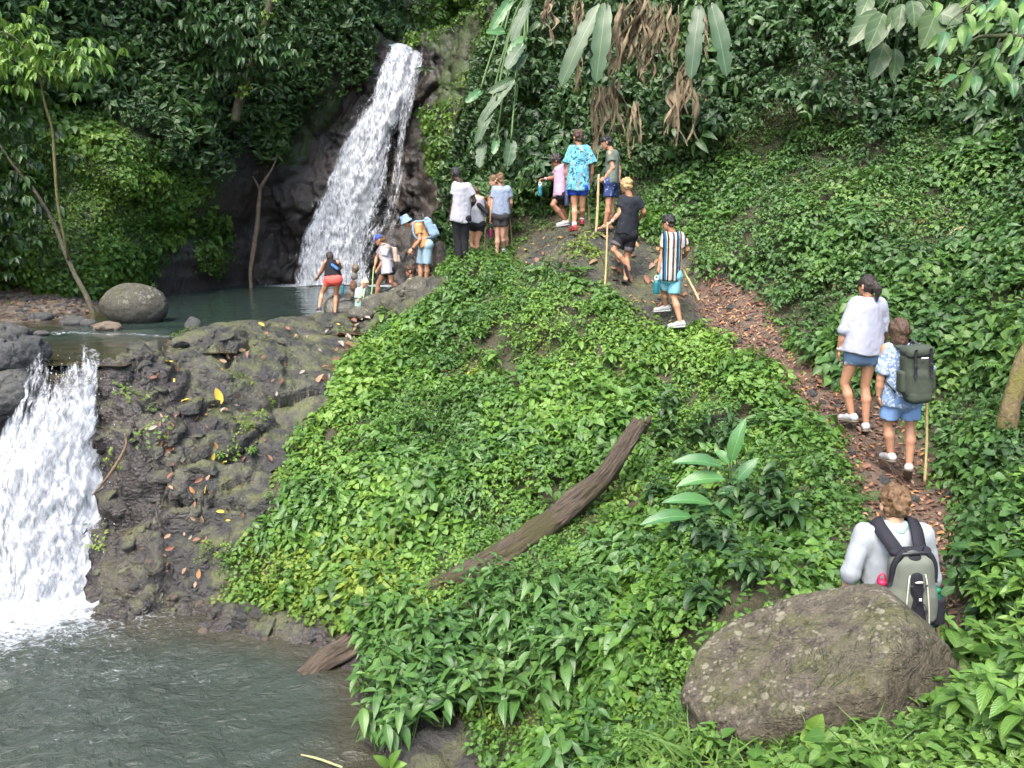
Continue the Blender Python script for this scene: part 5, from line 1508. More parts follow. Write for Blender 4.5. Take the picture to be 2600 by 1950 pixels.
person('pink', Z3, 14.9, dict(head=(392, 545, 0), shL=(425, 650, .14), shR=(500, 640, -.1), elL=(370, 785, .05), wrL=(235, 800, -.08), haL=(150, 808, -.12), elR=(530, 760, -.05), wrR=(520, 880, .05), hipL=(435, 1030, .08), hipR=(490, 1030, -.08), knL=(352, 1165, -.12), anL=(530, 1385, -.05), toL=(440, 1455, -.10), knR=(460, 1190, .05), anR=(565, 1390, .10), toR=(530, 1450, .06)),
       (-1, 0.15), (-1, 0.15), 1.68, 'brown', 'dark', 'curly', dict(mat=M['pink_print'], loose=0.030, hem=0.02, sleeve=0.7, collar=True, name='collared_shirt'), dict(mat=M['black'], len=0.62, loose=0.022), dict(mat=M['white_rubber'], sole=M['white_rubber']),
       'person in pink printed shirt reaching out with a teal bottle', 0.0148, lookz=-0.6, curls=(0.7, 0.4))
person('hawaii', Z3, 14.7, dict(head=(702, 215, 0), shL=(600, 375, 0), shR=(850, 375, 0), elL=(562, 620, 0), wrL=(545, 810, .04), haL=(548, 890, .06), elR=(905, 620, .02), wrR=(885, 830, .12), haR=(870, 890, .18), hipL=(645, 920, 0), hipR=(765, 920, 0), knL=(655, 1170, .02), anL=(655, 1450, -.05), toL=(590, 1525, .10), knR=(765, 1165, .06), anR=(760, 1370, .2), toR=(755, 1440, .42)),
       (-0.15, 1), (-0.45, 1), 1.82, 'tan', 'brown', 'swept', dict(mat=M['hawaii'], loose=0.040, hem=0.05, sleeve=0.85, wide=0.02, collar=True, name='aloha_shirt'), dict(mat=M['royal'], len=0.42, loose=0.02), dict(mat=M['red_shoe'], sock=0.16, sole=M['red_shoe']),
       'tall person in turquoise print shirt and royal blue shorts wearing red shoes', 0.0148, lookz=-0.05, curls=(0.7, 0.35))
person('olive', Z3, 14.75, dict(head=(1098, 290, 0), shL=(1150, 445, -.12), shR=(1225, 430, .14), elL=(1195, 645, -.16), wrL=(1080, 790, -.12), haL=(1010, 825, -.08), elR=(1280, 650, .12), wrR=(1285, 780, .05), hipL=(1150, 850, -.10), hipR=(1220, 840, .10), knL=(1130, 1150, -.12), anL=(1085, 1450, -.08), toL=(1000, 1520, -.1), knR=(1180, 1150, .10), anR=(1150, 1460, .10), toR=(1100, 1520, .1)),
       (-1, 0.25), (-1, 0.1), 1.74, 'tan', 'black', 'swept', dict(mat=M['olive_tee'], loose=0.018, hem=0.02, sleeve=0.55, name='tee_shirt'), dict(mat=M['navy_print'], len=0.68, loose=0.024), dict(flip=True, mat=M['dark_shoe']),
       'black haired person in olive tee and navy printed shorts gripping a bamboo pole', 0.0148, lookz=-0.4, curls=(0.85, 0.35))
person('blond', Z4, 13.3, dict(head=(345, 160, 0), shL=(298, 290, 0), shR=(470, 300, 0), elL=(285, 425, -.06), wrL=(205, 515, -.05), haL=(160, 540, -.02), elR=(520, 415, .02), wrR=(485, 480, .2), haR=(455, 490, .28), hipL=(305, 640, 0), hipR=(395, 640, 0), knL=(225, 790, -.04), anL=(372, 965, -.02), toL=(395, 1085, .02), knR=(350, 850, .04), anR=(342, 1060, 0), toR=(320, 1105, .18)),
       (-0.55, 1), (-0.7, 0.8), 1.76, 'tan', 'blond', 'swept', dict(mat=M['faded_black'], loose=0.026, hem=-0.01, sleeve=0.62, name='tee_shirt'), dict(mat=M['black'], len=0.74, loose=0.032, trim=M['grey_trim']), dict(flip=True, mat=M['dark_shoe']),
       'curly blond person in black tee and black shorts climbing with a pole', 0.0135, lookz=-0.15, curls=(0.85, 0.4), free='L')
SD = unit((1.0, 0.05, 0.0))
M['stripes'] = m_stripes('striped_shirt', SD, [(0.13, (0.02, 0.09, 0.15)), (0.05, (0.38, 0.37, 0.40)), (0.12, (0.012, 0.018, 0.03)), (0.05, (0.55, 0.30, 0.08)), (0.17, (0.37, 0.37, 0.41)), (0.05, (0.36, 0.20, 0.10)), (0.15, (0.014, 0.05, 0.10)), (0.05, (0.62, 0.42, 0.10)), (0.12, (0.37, 0.37, 0.41)), (0.11, (0.012, 0.018, 0.03))], 0.20)
person('striped', Z4, 12.1, dict(head=(758, 525, 0), shL=(722, 650, 0), shR=(880, 650, 0), elL=(705, 820, 0), wrL=(670, 950, -.02), haL=(652, 1020, -.03), elR=(945, 785, .02), wrR=(930, 830, .2), haR=(905, 850, .28), hipL=(735, 1045, 0), hipR=(825, 1045, 0), knL=(715, 1190, .1), anL=(735, 1335, .18), toL=(655, 1365, .20), knR=(810, 1250, -.04), anR=(875, 1490, -.12), toR=(775, 1530, -.12)),
       (-0.7, 0.8), (-0.85, 0.5), 1.73, 'tan', 'black', 'swept', dict(mat=M['stripes'], loose=0.028, hem=0.06, sleeve=0.7, name='striped_shirt'), dict(mat=M['swim_print'], len=0.85, loose=0.024), dict(mat=M['white_rubber'], sole=M['white_rubber']),
       'person in multicoloured striped shirt and pale blue swim shorts carrying a bottle', 0.0135, lookz=-0.3, curls=(0.8, 0.4))
person('blouse', Z5, 8.5, dict(head=(358, 138, 0), shL=(268, 265, 0), shR=(458, 265, 0), elL=(185, 470, -.03), wrL=(150, 620, .02), haL=(142, 690, .05), elR=(500, 450, .02), wrR=(490, 580, .2), haR=(470, 600, .28), hipL=(262, 650, 0), hipR=(378, 650, 0), knL=(190, 870, .06), anL=(243, 1100, 0), toL=(165, 1150, .12), knR=(345, 890, .04), anR=(350, 1170, -.02), toR=(340, 1210, .2)),
       (-0.35, 1), (-0.5, 1), 1.70, 'tan', 'dark', 'tail', dict(mat=M['white_blouse'], loose=0.050, hem=-0.02, sleeve=1.05, flare=0.02, noise=0.007, name='blouse'), dict(mat=M['denim'], len=0.28, loose=0.016, fray=True), dict(mat=M['white_rubber']),
       'person in loose white blouse and frayed denim shorts walking up the trail', 0.011, True, lookz=-0.05)
person('boy', Z5, 7.5, dict(head=(592, 480, 0), shL=(500, 605, 0), shR=(755, 610, 0), elL=(462, 830, -.02), wrL=(445, 960, .0), haL=(455, 1045, .02), elR=(838, 810, .02), wrR=(830, 925, .0), haR=(812, 985, .02), hipL=(560, 985, 0), hipR=(690, 985, 0), knL=(512, 1180, .05), anL=(535, 1395, .04), toL=(490, 1445, .14), knR=(682, 1190, .02), anR=(675, 1490, -.04), toR=(672, 1560, .14)),
       (-0.03, 1), (-0.2, 1), 1.60, 'tan', 'brown', 'bob', dict(mat=M['blue_print'], loose=0.018, hem=0.06, sleeve=0.85, name='printed_shirt'), dict(mat=M['sky_shorts'], len=0.72, loose=0.030), dict(mat=M['white_rubber']),
       'person in blue printed shirt and light blue shorts under a big green backpack', 0.011, lookz=-0.1, curls=(0.4, 0.85), free='R')
person('man', Z6, 4.65, dict(head=(742, 400, .03), shL=(452, 680, 0), shR=(1035, 690, 0), elL=(318, 1080, -.03), wrL=(272, 1350, .03), haL=(275, 1440, .06), elR=(1120, 1130, .0), wrR=(1150, 1350, .03), haR=(1150, 1440, .06), hipL=(610, 1480, 0), hipR=(870, 1480, 0), knL=(600, 2000, .06), anL=(600, 2480, 0), knR=(870, 1980, .1), anR=(865, 2440, .06)),
       (0.05, 1), (0.0, 1), 1.78, 'fair', 'sandy', 'swept', dict(mat=M['sun_shirt'], loose=0.030, hem=0.06, sleeve=1.25, noise=0.006, name='long_sleeved_shirt', collar=True), dict(mat=M['charcoal'], len=0.9, loose=0.025), dict(mat=M['dark_shoe']),
       'person in pale long sleeved shirt with a black and grey daypack behind the boulder', 0.010, lookz=-0.15)
# ------------------------------------------------------------------ things the walkers wear and hold
def thing_mesh(name, VF, mat, root_loc, parent, kind=None):
    V, F = VF
    return obj(name, mesh_np(name, rel(root_loc, V), F), mat, parent, kind=kind)
M['pack_green'] = m_cloth('pack_olive_green', (0.045, 0.055, 0.042))
M['pack_grey'] = m_cloth('pack_grey_green', (0.125, 0.138, 0.112))
M['pack_black'] = m_cloth('pack_black', (0.018, 0.018, 0.024), 0.3)
M['pack_blue'] = m_cloth('pack_pale_blue', (0.20, 0.29, 0.39))
M['pack_cream'] = m_pattern('pack_cream', (0.36, 0.29, 0.245), [(0.34, 0.16, 0.14), (0.26, 0.23, 0.21)], 30, [0.60, 0.64])
M['bag_blue'] = m_cloth('bag_blue', (0.05, 0.16, 0.55))
M['piping'] = m_plain('piping', (0.55, 0.53, 0.46), 0.7)
M['teal_plastic'] = m_plain('teal_plastic', (0.010, 0.13, 0.17), 0.2, 0.6)
M['navy_steel'] = m_plain('navy_steel', (0.03, 0.04, 0.10), 0.3, 0.6)
M['magenta'] = m_plain('magenta_plastic', (0.20, 0.012, 0.075), 0.25, 0.6)
M['cap_white'] = m_plain('cap_white', (0.7, 0.72, 0.75), 0.4)
M['cap_black'] = m_plain('cap_black', (0.02, 0.02, 0.022), 0.4)
M['cap_blue'] = m_plain('cap_blue', (0.10, 0.14, 0.50), 0.4)
M['cap_red'] = m_plain('cap_red', (0.42, 0.02, 0.07), 0.3)
M['green_plastic'] = m_plain('green_plastic', (0.012, 0.16, 0.085), 0.3)
M['dark_green'] = m_plain('dark_green_plastic', (0.008, 0.07, 0.045), 0.3)
M['clear_plastic'] = m_plain('clear_plastic', (0.16, 0.12, 0.15), 0.12, 0.7)
def m_bamboo(name, c0, c1):
    t = NT(name)
    q = t.objco()
    z = t.n('ShaderNodeSeparateXYZ', i_0=q).outputs[2]
    c = t.mix(t.rng(t.noise(t.mapv(q, (1, 1, 0.6)), 3, 3), 0.42, 0.58), c0, c1)
    return t.fin(c, 0.5, None, 0.4)
M['bamboo'] = m_bamboo('bamboo', (0.34, 0.24, 0.12), (0.24, 0.30, 0.12))
M['bamboo_green'] = m_bamboo('bamboo_green', (0.20, 0.38, 0.10), (0.34, 0.48, 0.20))
M['stick'] = m_bamboo('stick', (0.20, 0.13, 0.07), (0.14, 0.16, 0.06))
def stick(a, b, r, mat, label, name='walking_stick'):
    """bamboo with nodes, from the hand a to the ground b"""
    a, b = np.asarray(a, float), np.asarray(b, float)
    n = 25
    t = np.linspace(0, 1, n)
    L = np.linalg.norm(b - a)
    P = b + (a - b) * t[:, None] + 0.006 * np.stack([np.sin(t * 5), np.cos(t * 4), t * 0], 1)
    rad = np.full(n, r) * (1.05 - 0.15 * t)
    rad[4::6] *= 1.25
    return obj(name, tube_mesh(name, P - b, rad, 8), mat, None, tuple(b), label, 'stick')
def zat(zoom, x, y, Y):
    ox, oy, sc = zoom
    return at((ox + x / sc) * 2212 / 2600.0, (oy + y / sc) * 2212 / 2600.0, Y)
def to_ground(zoom, x, y, Y):
    p = zat(zoom, x, y, Y)
    return p
stick(zat(Z1, 868, 1200, 16.06), zat(Z1, 812, 1490, 16.0), 0.016, M['bamboo_green'], 'green stick held by the small child in mint')
stick(zat(Z1, 985, 920, 16.85), zat(Z1, 938, 1350, 16.75), 0.015, M['bamboo_green'], 'green stick planted by the person in the blue cap')
stick(zat(Z1, 1745, 1000, 16.3), zat(Z1, 1800, 1150, 16.3), 0.018, M['bamboo'], 'short bamboo stick behind the person in the bucket hat')
stick(zat(Z2, 862, 620, 16.2), zat(Z2, 815, 1475, 15.9), 0.012, M['stick'], 'thin stick between the white tank top and the grey tee')
stick(zat(Z2, 1180, 730, 16.2), zat(Z2, 1218, 1270, 16.2), 0.012, M['stick'], 'thin stick on the right of the person in grey tee')
stick(zat(Z3, 605, 1060, 14.95), zat(Z3, 580, 1385, 14.9), 0.018, M['bamboo_green'], 'green stick between the pink shirt and the royal blue shorts')
stick(zat(Z3, 838, 940, 15.0), zat(Z3, 862, 1445, 15.0), 0.014, M['bamboo'], 'bamboo stick standing to the right of the turquoise shirt')
stick(zat(Z3, 1003, 735, 14.60), zat(Z3, 958, 1560, 14.4), 0.024, M['bamboo'], 'thick bamboo pole gripped by the person in olive tee', 'bamboo_pole')
stick(zat(Z4, 168, 520, 13.26), zat(Z4, 135, 1178, 13.0), 0.018, M['bamboo'], 'long bamboo pole held by the curly blond walker', 'bamboo_pole')
stick(zat(Z4, 905, 980, 12.3), zat(Z4, 1062, 1285, 11.9), 0.018, M['bamboo'], 'bamboo stick trailing behind the striped shirt')
stick(zat(Z5, 815, 905, 7.48), zat(Z5, 795, 1615, 7.35), 0.013, M['bamboo'], 'tall stick in the right hand of the walker with the green backpack')
stick(zat(Z6, 1165, 1400, 4.66), zat(Z6, 1230, 2350, 4.75), 0.014, M['stick'], 'dark stick in the right hand of the walker behind the boulder')

def lathe(prof, seg=14):
    prof = np.asarray(prof, float)
    a = np.linspace(0, 2 * math.pi, seg, endpoint=False)
    V = np.stack([prof[:, 0:1] * np.cos(a), prof[:, 0:1] * np.sin(a), np.broadcast_to(prof[:, 1:2], (len(prof), seg))], -1).reshape(-1, 3)
    ii = np.arange(len(prof) * seg).reshape(len(prof), seg)
    F = np.stack([ii[:-1], np.roll(ii[:-1], -1, 1), np.roll(ii[1:], -1, 1), ii[1:]], -1).reshape(-1, 4)
    return V, [F]
def bottle(top, h, r, mat, capmat, label, loop=True, waist=0.0, tilt=(0, 0)):
    """hangs from the point top"""
    top = np.asarray(top, float)
    loc = top - np.array((0, 0, h + 0.05))
    root = empty('water_bottle', tuple(loc), label, 'bottle')
    V, F = lathe([(0.001, 0), (r * 0.9, 0), (r, 0.012), (r, h * 0.35), (r * (1 - waist), h * 0.5), (r, h * 0.66), (r * 0.95, h * 0.80), (r * 0.62, h * 0.88), (r * 0.60, h * 0.90), (0.001, h * 0.90)])
    obj('flask', mesh_np('flask', V, F), mat, root)
    V, F = lathe([(0.001, h * 0.87), (r * 0.70, h * 0.87), (r * 0.72, h * 0.97), (r * 0.6, h), (0.001, h)])
    c = obj('bottle_cap', mesh_np('bottle_cap', V, F), capmat, root)
    if loop:
        a = np.linspace(0, math.pi, 9)
        V, F = tube(np.stack([r * 0.62 * np.cos(a), 0 * a, h * 0.95 + 0.055 * np.sin(a)], 1), 0.006, 6)
        obj('carry_loop', mesh_np('carry_loop', V, F), capmat, c)
    return root
bottle(zat(Z3, 172, 835, 14.72), 0.21, 0.040, M['teal_plastic'], M['cap_white'], 'teal bottle with white cap dangling from the outstretched hand', waist=0.08)
bottle(zat(Z3, 548, 925, 14.68), 0.27, 0.038, M['navy_steel'], M['cap_blue'], 'dark slim bottle carried by the person in the turquoise shirt')
bottle(zat(Z2, 915, 935, 15.9), 0.22, 0.040, M['magenta'], M['cap_black'], 'magenta bottle hanging beside the charcoal shorts')
bottle(zat(Z4, 645, 1035, 12.02), 0.24, 0.048, M['teal_plastic'], M['cap_white'], 'teal bottle carried by the person in the striped shirt', waist=0.06)
bottle(zat(Z1, 566, 1115, 16.4), 0.20, 0.036, M['teal_plastic'], M['cap_black'], 'small teal bottle beside the coral shorts', loop=True)

def strap_path(K, sgn, c_top, drop):
    """from the pack over the shoulder to the chest and back under the arm"""
    s, up, ff, lat = K['s'], K['up'], K['ff'], K['lat']
    sh = K['shc'] + lat * sgn * 0.105 * s
    return spline([c_top + lat * sgn * 0.07 * s, sh + up * 0.062 * s - ff * 0.07 * s, sh + up * 0.085 * s + ff * 0.03 * s, sh - up * 0.05 * s + ff * 0.125 * s, sh - up * 0.22 * s + ff * 0.135 * s + lat * sgn * 0.03, sh - up * 0.30 * s + ff * 0.04 * s + lat * sgn * 0.085, sh - up * drop - ff * 0.15 * s + lat * sgn * 0.05], 26)
def ribbon(path, w, th, N):
    """flat strap along a path; N: its face normal hint"""
    P = np.asarray(path)
    T = np.gradient(P, axis=0)
    T /= np.linalg.norm(T, axis=1, keepdims=True)
    S = np.cross(T, np.asarray(N)); S /= np.linalg.norm(S, axis=1, keepdims=True) + 1e-9
    n = np.cross(S, T)
    V = np.stack([P - S * w + n * th, P + S * w + n * th, P + S * w - n * th, P - S * w - n * th], 1).reshape(-1, 3)
    ii = np.arange(len(P) * 4).reshape(-1, 4)
    F = np.stack([ii[:-1], np.roll(ii[:-1], -1, 1), np.roll(ii[1:], -1, 1), ii[1:]], -1).reshape(-1, 4)
    return V, [F, np.array([ii[0][[0, 1, 2, 3]], ii[-1][[3, 2, 1, 0]]])]
def pack_frame(K, w, d, h, rise, gap):
    s = K['s']
    ff, up = K['ff'], K['up']
    ff = unit(ff - up * (ff @ up))
    lat = np.cross(ff, up)
    c = K['shc'] + up * (rise - h / 2) - ff * (0.115 * s + gap + d / 2)
    return c, np.array([lat, ff, up])
def straps(root, K, loc, c, FR, h, mat, w=0.028):
    K2 = dict(K); K2['ff'], K2['up'], K2['lat'] = FR[1], FR[2], FR[0]
    for sgn in (-1, 1):
        P = strap_path(K2, sgn, c + FR[2] * h * 0.42 + FR[1] * 0.03, h * 0.75)
        nrm = P - (K['shc'] - FR[2] * 0.15)
        V, F = ribbon(P, w, 0.006, nrm)
        obj('shoulder_strap', mesh_np('strap', rel(loc, V), F), mat, root)

Km = PEOPLE['man']
nb = Km['shc'] + Km['up'] * 0.055 - np.array(Km['_base'])
Vn, Fn = sdf_mesh([cap(nb + np.array((-0.055, -0.02, 0.0)), nb + np.array((0, -0.065, -0.005)), 0.030, k=0.03), cap(nb + np.array((0.055, -0.02, 0.0)), nb + np.array((0, -0.065, -0.005)), 0.030, k=0.03), cap(nb + np.array((-0.055, -0.02, 0)), nb + np.array((-0.03, 0.05, 0)), 0.03, k=0.03), cap(nb + np.array((0.055, -0.02, 0)), nb + np.array((0.03, 0.05, 0)), 0.03, k=0.03)], 0.009, lambda Q: -0.010 * fbm(Q * 30, 3, 8))
obj('hood', mesh_np('hood', Vn, Fn), M['mint_tee'], Km['root'])
# big olive trekking pack
K = PEOPLE['boy']
c, FR = pack_frame(K, 0.30, 0.22, 0.52, 0.06, 0.03)
loc = tuple(c - FR[2] * 0.28)
bp = empty('backpack', loc, 'large olive green trekking backpack on the walker in light blue shorts', 'backpack')
wob = lambda a, f, sd: (lambda Q: -a * fbm(Q * f + sd, 3, sd))
mb = thing_mesh('main_bag', sdf_mesh([rbox(c, (0.138, 0.095, 0.22), 0.075, fr=FR), rbox(c - FR[2] * 0.10 - FR[1] * 0.02, (0.128, 0.095, 0.15), 0.075, fr=FR, k=0.03)], 0.010, wob(0.010, 8, 4)), M['pack_green'], loc, bp)
thing_mesh('top_lid', sdf_mesh([rbox(c + FR[2] * 0.215 - FR[1] * 0.015, (0.130, 0.105, 0.055), 0.052, fr=FR)], 0.010, wob(0.012, 9, 5)), M['pack_green'], loc, bp)
thing_mesh('bottom_pocket', sdf_mesh([rbox(c - FR[2] * 0.21 - FR[1] * 0.03, (0.118, 0.09, 0.075), 0.06, fr=FR)], 0.010, wob(0.008, 9, 6)), M['pack_green'], loc, bp)
for sg in (-1, 1):
    thing_mesh('side_pocket', sdf_mesh([rbox(c + FR[0] * sg * 0.140 - FR[2] * 0.07, (0.030, 0.06, 0.11), 0.03, fr=FR)], 0.010, wob(0.006, 9, 7)), M['pack_green'], loc, bp)
    thing_mesh('compression_strap', ribbon(spline([c + FR[0] * sg * 0.07 + FR[2] * 0.25 - FR[1] * 0.13, c + FR[0] * sg * 0.075 + FR[2] * 0.15 - FR[1] * 0.135, c + FR[0] * sg * 0.075 - FR[2] * 0.02 - FR[1] * 0.135], 8), 0.012, 0.003, FR[1]), M['pack_black'], loc, bp)
    thing_mesh('buckle', sdf_mesh([rbox(c + FR[0] * sg * 0.075 + FR[2] * 0.09 - FR[1] * 0.138, (0.016, 0.007, 0.022), 0.004, fr=FR)], 0.005), M['cap_black'], loc, bp)
thing_mesh('logo_tag', sdf_mesh([rbox(c + FR[0] * 0.01 + FR[2] * 0.165 - FR[1] * 0.134, (0.035, 0.004, 0.007), 0.003, fr=FR)], 0.005), M['cap_white'], loc, bp)
thing_mesh('haul_loop', tube(spline([c + FR[2] * 0.26 + FR[0] * -0.03 + FR[1] * 0.06, c + FR[2] * 0.30 + FR[1] * 0.07, c + FR[2] * 0.26 + FR[0] * 0.03 + FR[1] * 0.06], 8), 0.008, 6), M['pack_black'], loc, bp)
straps(bp, K, loc, c, FR, 0.52, M['pack_green'])
# black and grey daypack
K = PEOPLE['man']
c, FR = pack_frame(K, 0.30, 0.18, 0.50, 0.015, 0.035)
loc = tuple(c - FR[2] * 0.27)
bp = empty('backpack', loc, 'black and grey green daypack with crossed cords behind the boulder', 'backpack')
mb = thing_mesh('main_bag', sdf_mesh([cap(c + FR[2] * 0.10, c - FR[2] * 0.12, 0.125, 0.15, sq=(FR[1], 0.62), k=0.04), rbox(c + FR[2] * 0.03, (0.118, 0.085, 0.19), 0.07, fr=FR, k=0.04), rbox(c - FR[2] * 0.13, (0.14, 0.085, 0.12), 0.06, fr=FR, k=0.04)], 0.008, wob(0.007, 9, 14)), M['pack_grey'], loc, bp)
def onback(u, v, lift=0.0):
    """point on the outside of the pack: u right, v up"""
    dep = 0.088 + 0.010 * math.cos(min(1, abs(u) / 0.14) * 1.57) - 0.02 * max(0, v / 0.2) ** 2
    return c + FR[0] * u + FR[2] * v - FR[1] * (dep + lift)
prof = [(-0.24, 0.062), (-0.12, 0.060), (0.0, 0.052), (0.07, 0.046), (0.105, 0.040)]
fp = thing_mesh('front_panel', sdf_mesh([cap(onback(0, -0.23) + FR[1] * 0.03, onback(0, 0.085) + FR[1] * 0.03, 0.066, 0.048, sq=(FR[1], 0.72), k=0.02)], 0.0075, wob(0.003, 12, 15)), M['pack_black'], loc, bp)
for sg in (-1, 1):
    thing_mesh('piping', tube(spline([onback(sg * w_ * 1.12, v, 0.003) for v, w_ in prof], 14), 0.0042, 6), M['piping'], loc, bp)
    thing_mesh('bungee_cord', tube(spline([onback(sg * 0.040, 0.045, 0.022), onback(0, -0.035, 0.030), onback(-sg * 0.045, -0.12, 0.026), onback(0, -0.20, 0.026)], 16), 0.0028, 5), M['cap_black'], loc, bp)
    for v in (0.045, -0.12):
        thing_mesh('cord_loop', sdf_mesh([ell(onback(sg * 0.042, v, 0.022), (0.010, 0.008, 0.008), fr=FR)], 0.004), M['cap_black'], loc, bp)
    thing_mesh('side_pocket', sdf_mesh([cone(c + FR[0] * sg * 0.150 - FR[2] * 0.26, c + FR[0] * sg * 0.152 - FR[2] * 0.09, 0.050, 0.055, cut0=True)], 0.008, wob(0.004, 12, 16)), M['pack_black'], loc, bp)
    thing_mesh('yoke_strap', ribbon(spline([c + FR[0] * sg * 0.125 + FR[2] * 0.02 - FR[1] * 0.03, c + FR[0] * sg * 0.118 + FR[2] * 0.14 - FR[1] * 0.045, c + FR[0] * sg * 0.085 + FR[2] * 0.215 - FR[1] * 0.05, c + FR[0] * sg * 0.05 + FR[2] * 0.24 - FR[1] * 0.04], 12), 0.018, 0.010, FR[1]), M['pack_black'], loc, bp)
thing_mesh('top_yoke', sdf_mesh([cap(c - FR[0] * 0.085 + FR[2] * 0.212 + FR[1] * 0.01, c + FR[0] * 0.085 + FR[2] * 0.212 + FR[1] * 0.01, 0.040, sq=(FR[2], 0.7)), ell(c + FR[2] * 0.19 - FR[1] * 0.045, (0.055, 0.03, 0.03), fr=FR, k=0.02)], 0.008), M['pack_black'], loc, bp)
thing_mesh('grab_handle', tube(spline([c - FR[0] * 0.09 + FR[2] * 0.222 - FR[1] * 0.045, c + FR[2] * 0.232 - FR[1] * 0.062, c + FR[0] * 0.09 + FR[2] * 0.222 - FR[1] * 0.045], 10), 0.011, 8), M['cap_black'], loc, bp)
thing_mesh('logo_patch', sdf_mesh([ell(onback(0, 0.068, 0.022), (0.026, 0.007, 0.008), fr=FR)], 0.004), M['piping'], loc, bp)
thing_mesh('cord_lock', sdf_mesh([rbox(onback(0, -0.035, 0.036), (0.008, 0.006, 0.010), 0.003, fr=FR)], 0.004), M['cap_white'], loc, bp)
straps(bp, K, loc, c, FR, 0.50, M['pack_black'], 0.042)
for sg, fl, cp, lab in ((-1, M['clear_plastic'], M['cap_red'], 'clear bottle with red cap in the left pocket of the daypack'), (1, M['dark_green'], M['green_plastic'], 'green bottle in the right pocket of the daypack')):
    rt = bottle(c + FR[0] * sg * (0.165 if sg < 0 else 0.158) + FR[2] * (0.09 if sg < 0 else 0.02), 0.25, 0.040, fl, cp, lab, loop=(sg < 0))
# pale blue pack
K = PEOPLE['bucket']
c, FR = pack_frame(K, 0.28, 0.17, 0.44, 0.06, 0.03)
loc = tuple(c - FR[2] * 0.24)
bp = empty('backpack', loc, 'pale blue crumpled backpack on the person in the bucket hat', 'backpack')
thing_mesh('main_bag', sdf_mesh([rbox(c, (0.14, 0.085, 0.21), 0.07, fr=FR)], 0.010, wob(0.016, 10, 24)), M['pack_blue'], loc, bp)
thing_mesh('front_pocket', sdf_mesh([rbox(c - FR[2] * 0.07 - FR[1] * 0.075, (0.11, 0.045, 0.12), 0.04, fr=FR)], 0.010, wob(0.012, 10, 25)), M['pack_blue'], loc, bp)
thing_mesh('roll_top', sdf_mesh([cap(c + FR[2] * 0.20 - FR[0] * 0.09, c + FR[2] * 0.20 + FR[0] * 0.09, 0.055, sq=(FR[2], 0.8))], 0.010, wob(0.015, 12, 26)), M['pack_blue'], loc, bp)
straps(bp, K, loc, c, FR, 0.44, M['pack_blue'])
# cream drawstring pack
K = PEOPLE['bluecap']
c, FR = pack_frame(K, 0.24, 0.11, 0.36, 0.0, 0.05)
loc = tuple(c - FR[2] * 0.20)
bp = empty('backpack', loc, 'small cream patterned backpack on the person in the blue cap', 'backpack')
thing_mesh('main_bag', sdf_mesh([rbox(c, (0.115, 0.055, 0.17), 0.05, fr=FR)], 0.010, wob(0.012, 11, 34)), M['pack_cream'], loc, bp)
thing_mesh('front_pocket', sdf_mesh([rbox(c - FR[2] * 0.09 - FR[1] * 0.05, (0.09, 0.035, 0.085), 0.03, fr=FR)], 0.010, wob(0.01, 11, 35)), M['pack_cream'], loc, bp)
straps(bp, K, loc, c, FR, 0.36, M['pack_cream'], 0.022)
# slings
def sling(key, a_sgn, mat, fmat, label, cz, off, size):
    K = PEOPLE[key]
    s, up, ff, lat = K['s'], K['up'], K['ff'], K['lat']
    c = K['shc'] - up * cz * s - ff * (0.135 * s) + lat * off * s
    ax = unit(lat * 0.75 * a_sgn - up * 0.65)
    loc = tuple(c)
    r = empty('sling_bag', loc, label, 'bag')
    b = thing_mesh('bag_body', sdf_mesh([cap(c - ax * size, c + ax * size, 0.050 * s, sq=(ff, 0.75))], 0.010, wob(0.006, 12, 44)), mat, loc, r)
    thing_mesh('zip_pocket', sdf_mesh([cap(c - ax * size * 0.75 - ff * 0.032 * s, c + ax * size * 0.7 - ff * 0.032 * s, 0.030 * s, sq=(ff, 0.5))], 0.009), fmat, loc, b)
    P = spline([c - ax * size, K['shc'] - lat * a_sgn * 0.10 * s + up * 0.055 * s, K['shc'] - lat * a_sgn * 0.02 * s - up * 0.16 * s + ff * 0.16 * s, K['shc'] + lat * a_sgn * 0.17 * s - up * 0.36 * s + ff * 0.02 * s, c + ax * size], 24)
    thing_mesh('strap', ribbon(P, 0.016, 0.004, P - (K['shc'] - up * 0.2)), M['pack_black'], loc, r)
sling('coral', 1, M['pack_black'], M['bag_blue'], 'black and bright blue sling bag across the back of the black tank top', 0.10, 0.06, 0.10)
sling('tank', 1, M['pack_black'], M['pack_black'], 'plain black sling bag across the white tank top', 0.22, 0.08, 0.11)
def watch(key, S, mat, name='wristwatch'):
    K = PEOPLE[key]
    w, e = K['wr' + S], K['el' + S]
    d = unit(w - e)
    base = np.array(K['_base'])
    p = w - d * 0.02 - base
    V, F = sdf_mesh([cone(p - d * 0.009, p + d * 0.009, 0.031, 0.031, cut0=True), rbox(p + np.array((0, -0.026, 0.012)), (0.014, 0.010, 0.014), 0.004, k=0.004)], 0.006)
    obj(name, mesh_np(name, V, F), mat, K['root'])
watch('pink', 'L', M['cap_white']); watch('bucket', 'R', M['cap_black']); watch('hawaii', 'L', M['cap_black'], 'wristband'); watch('blond', 'L', M['cap_white'], 'wristband'); watch('blouse', 'L', M['piping'], 'bracelet')
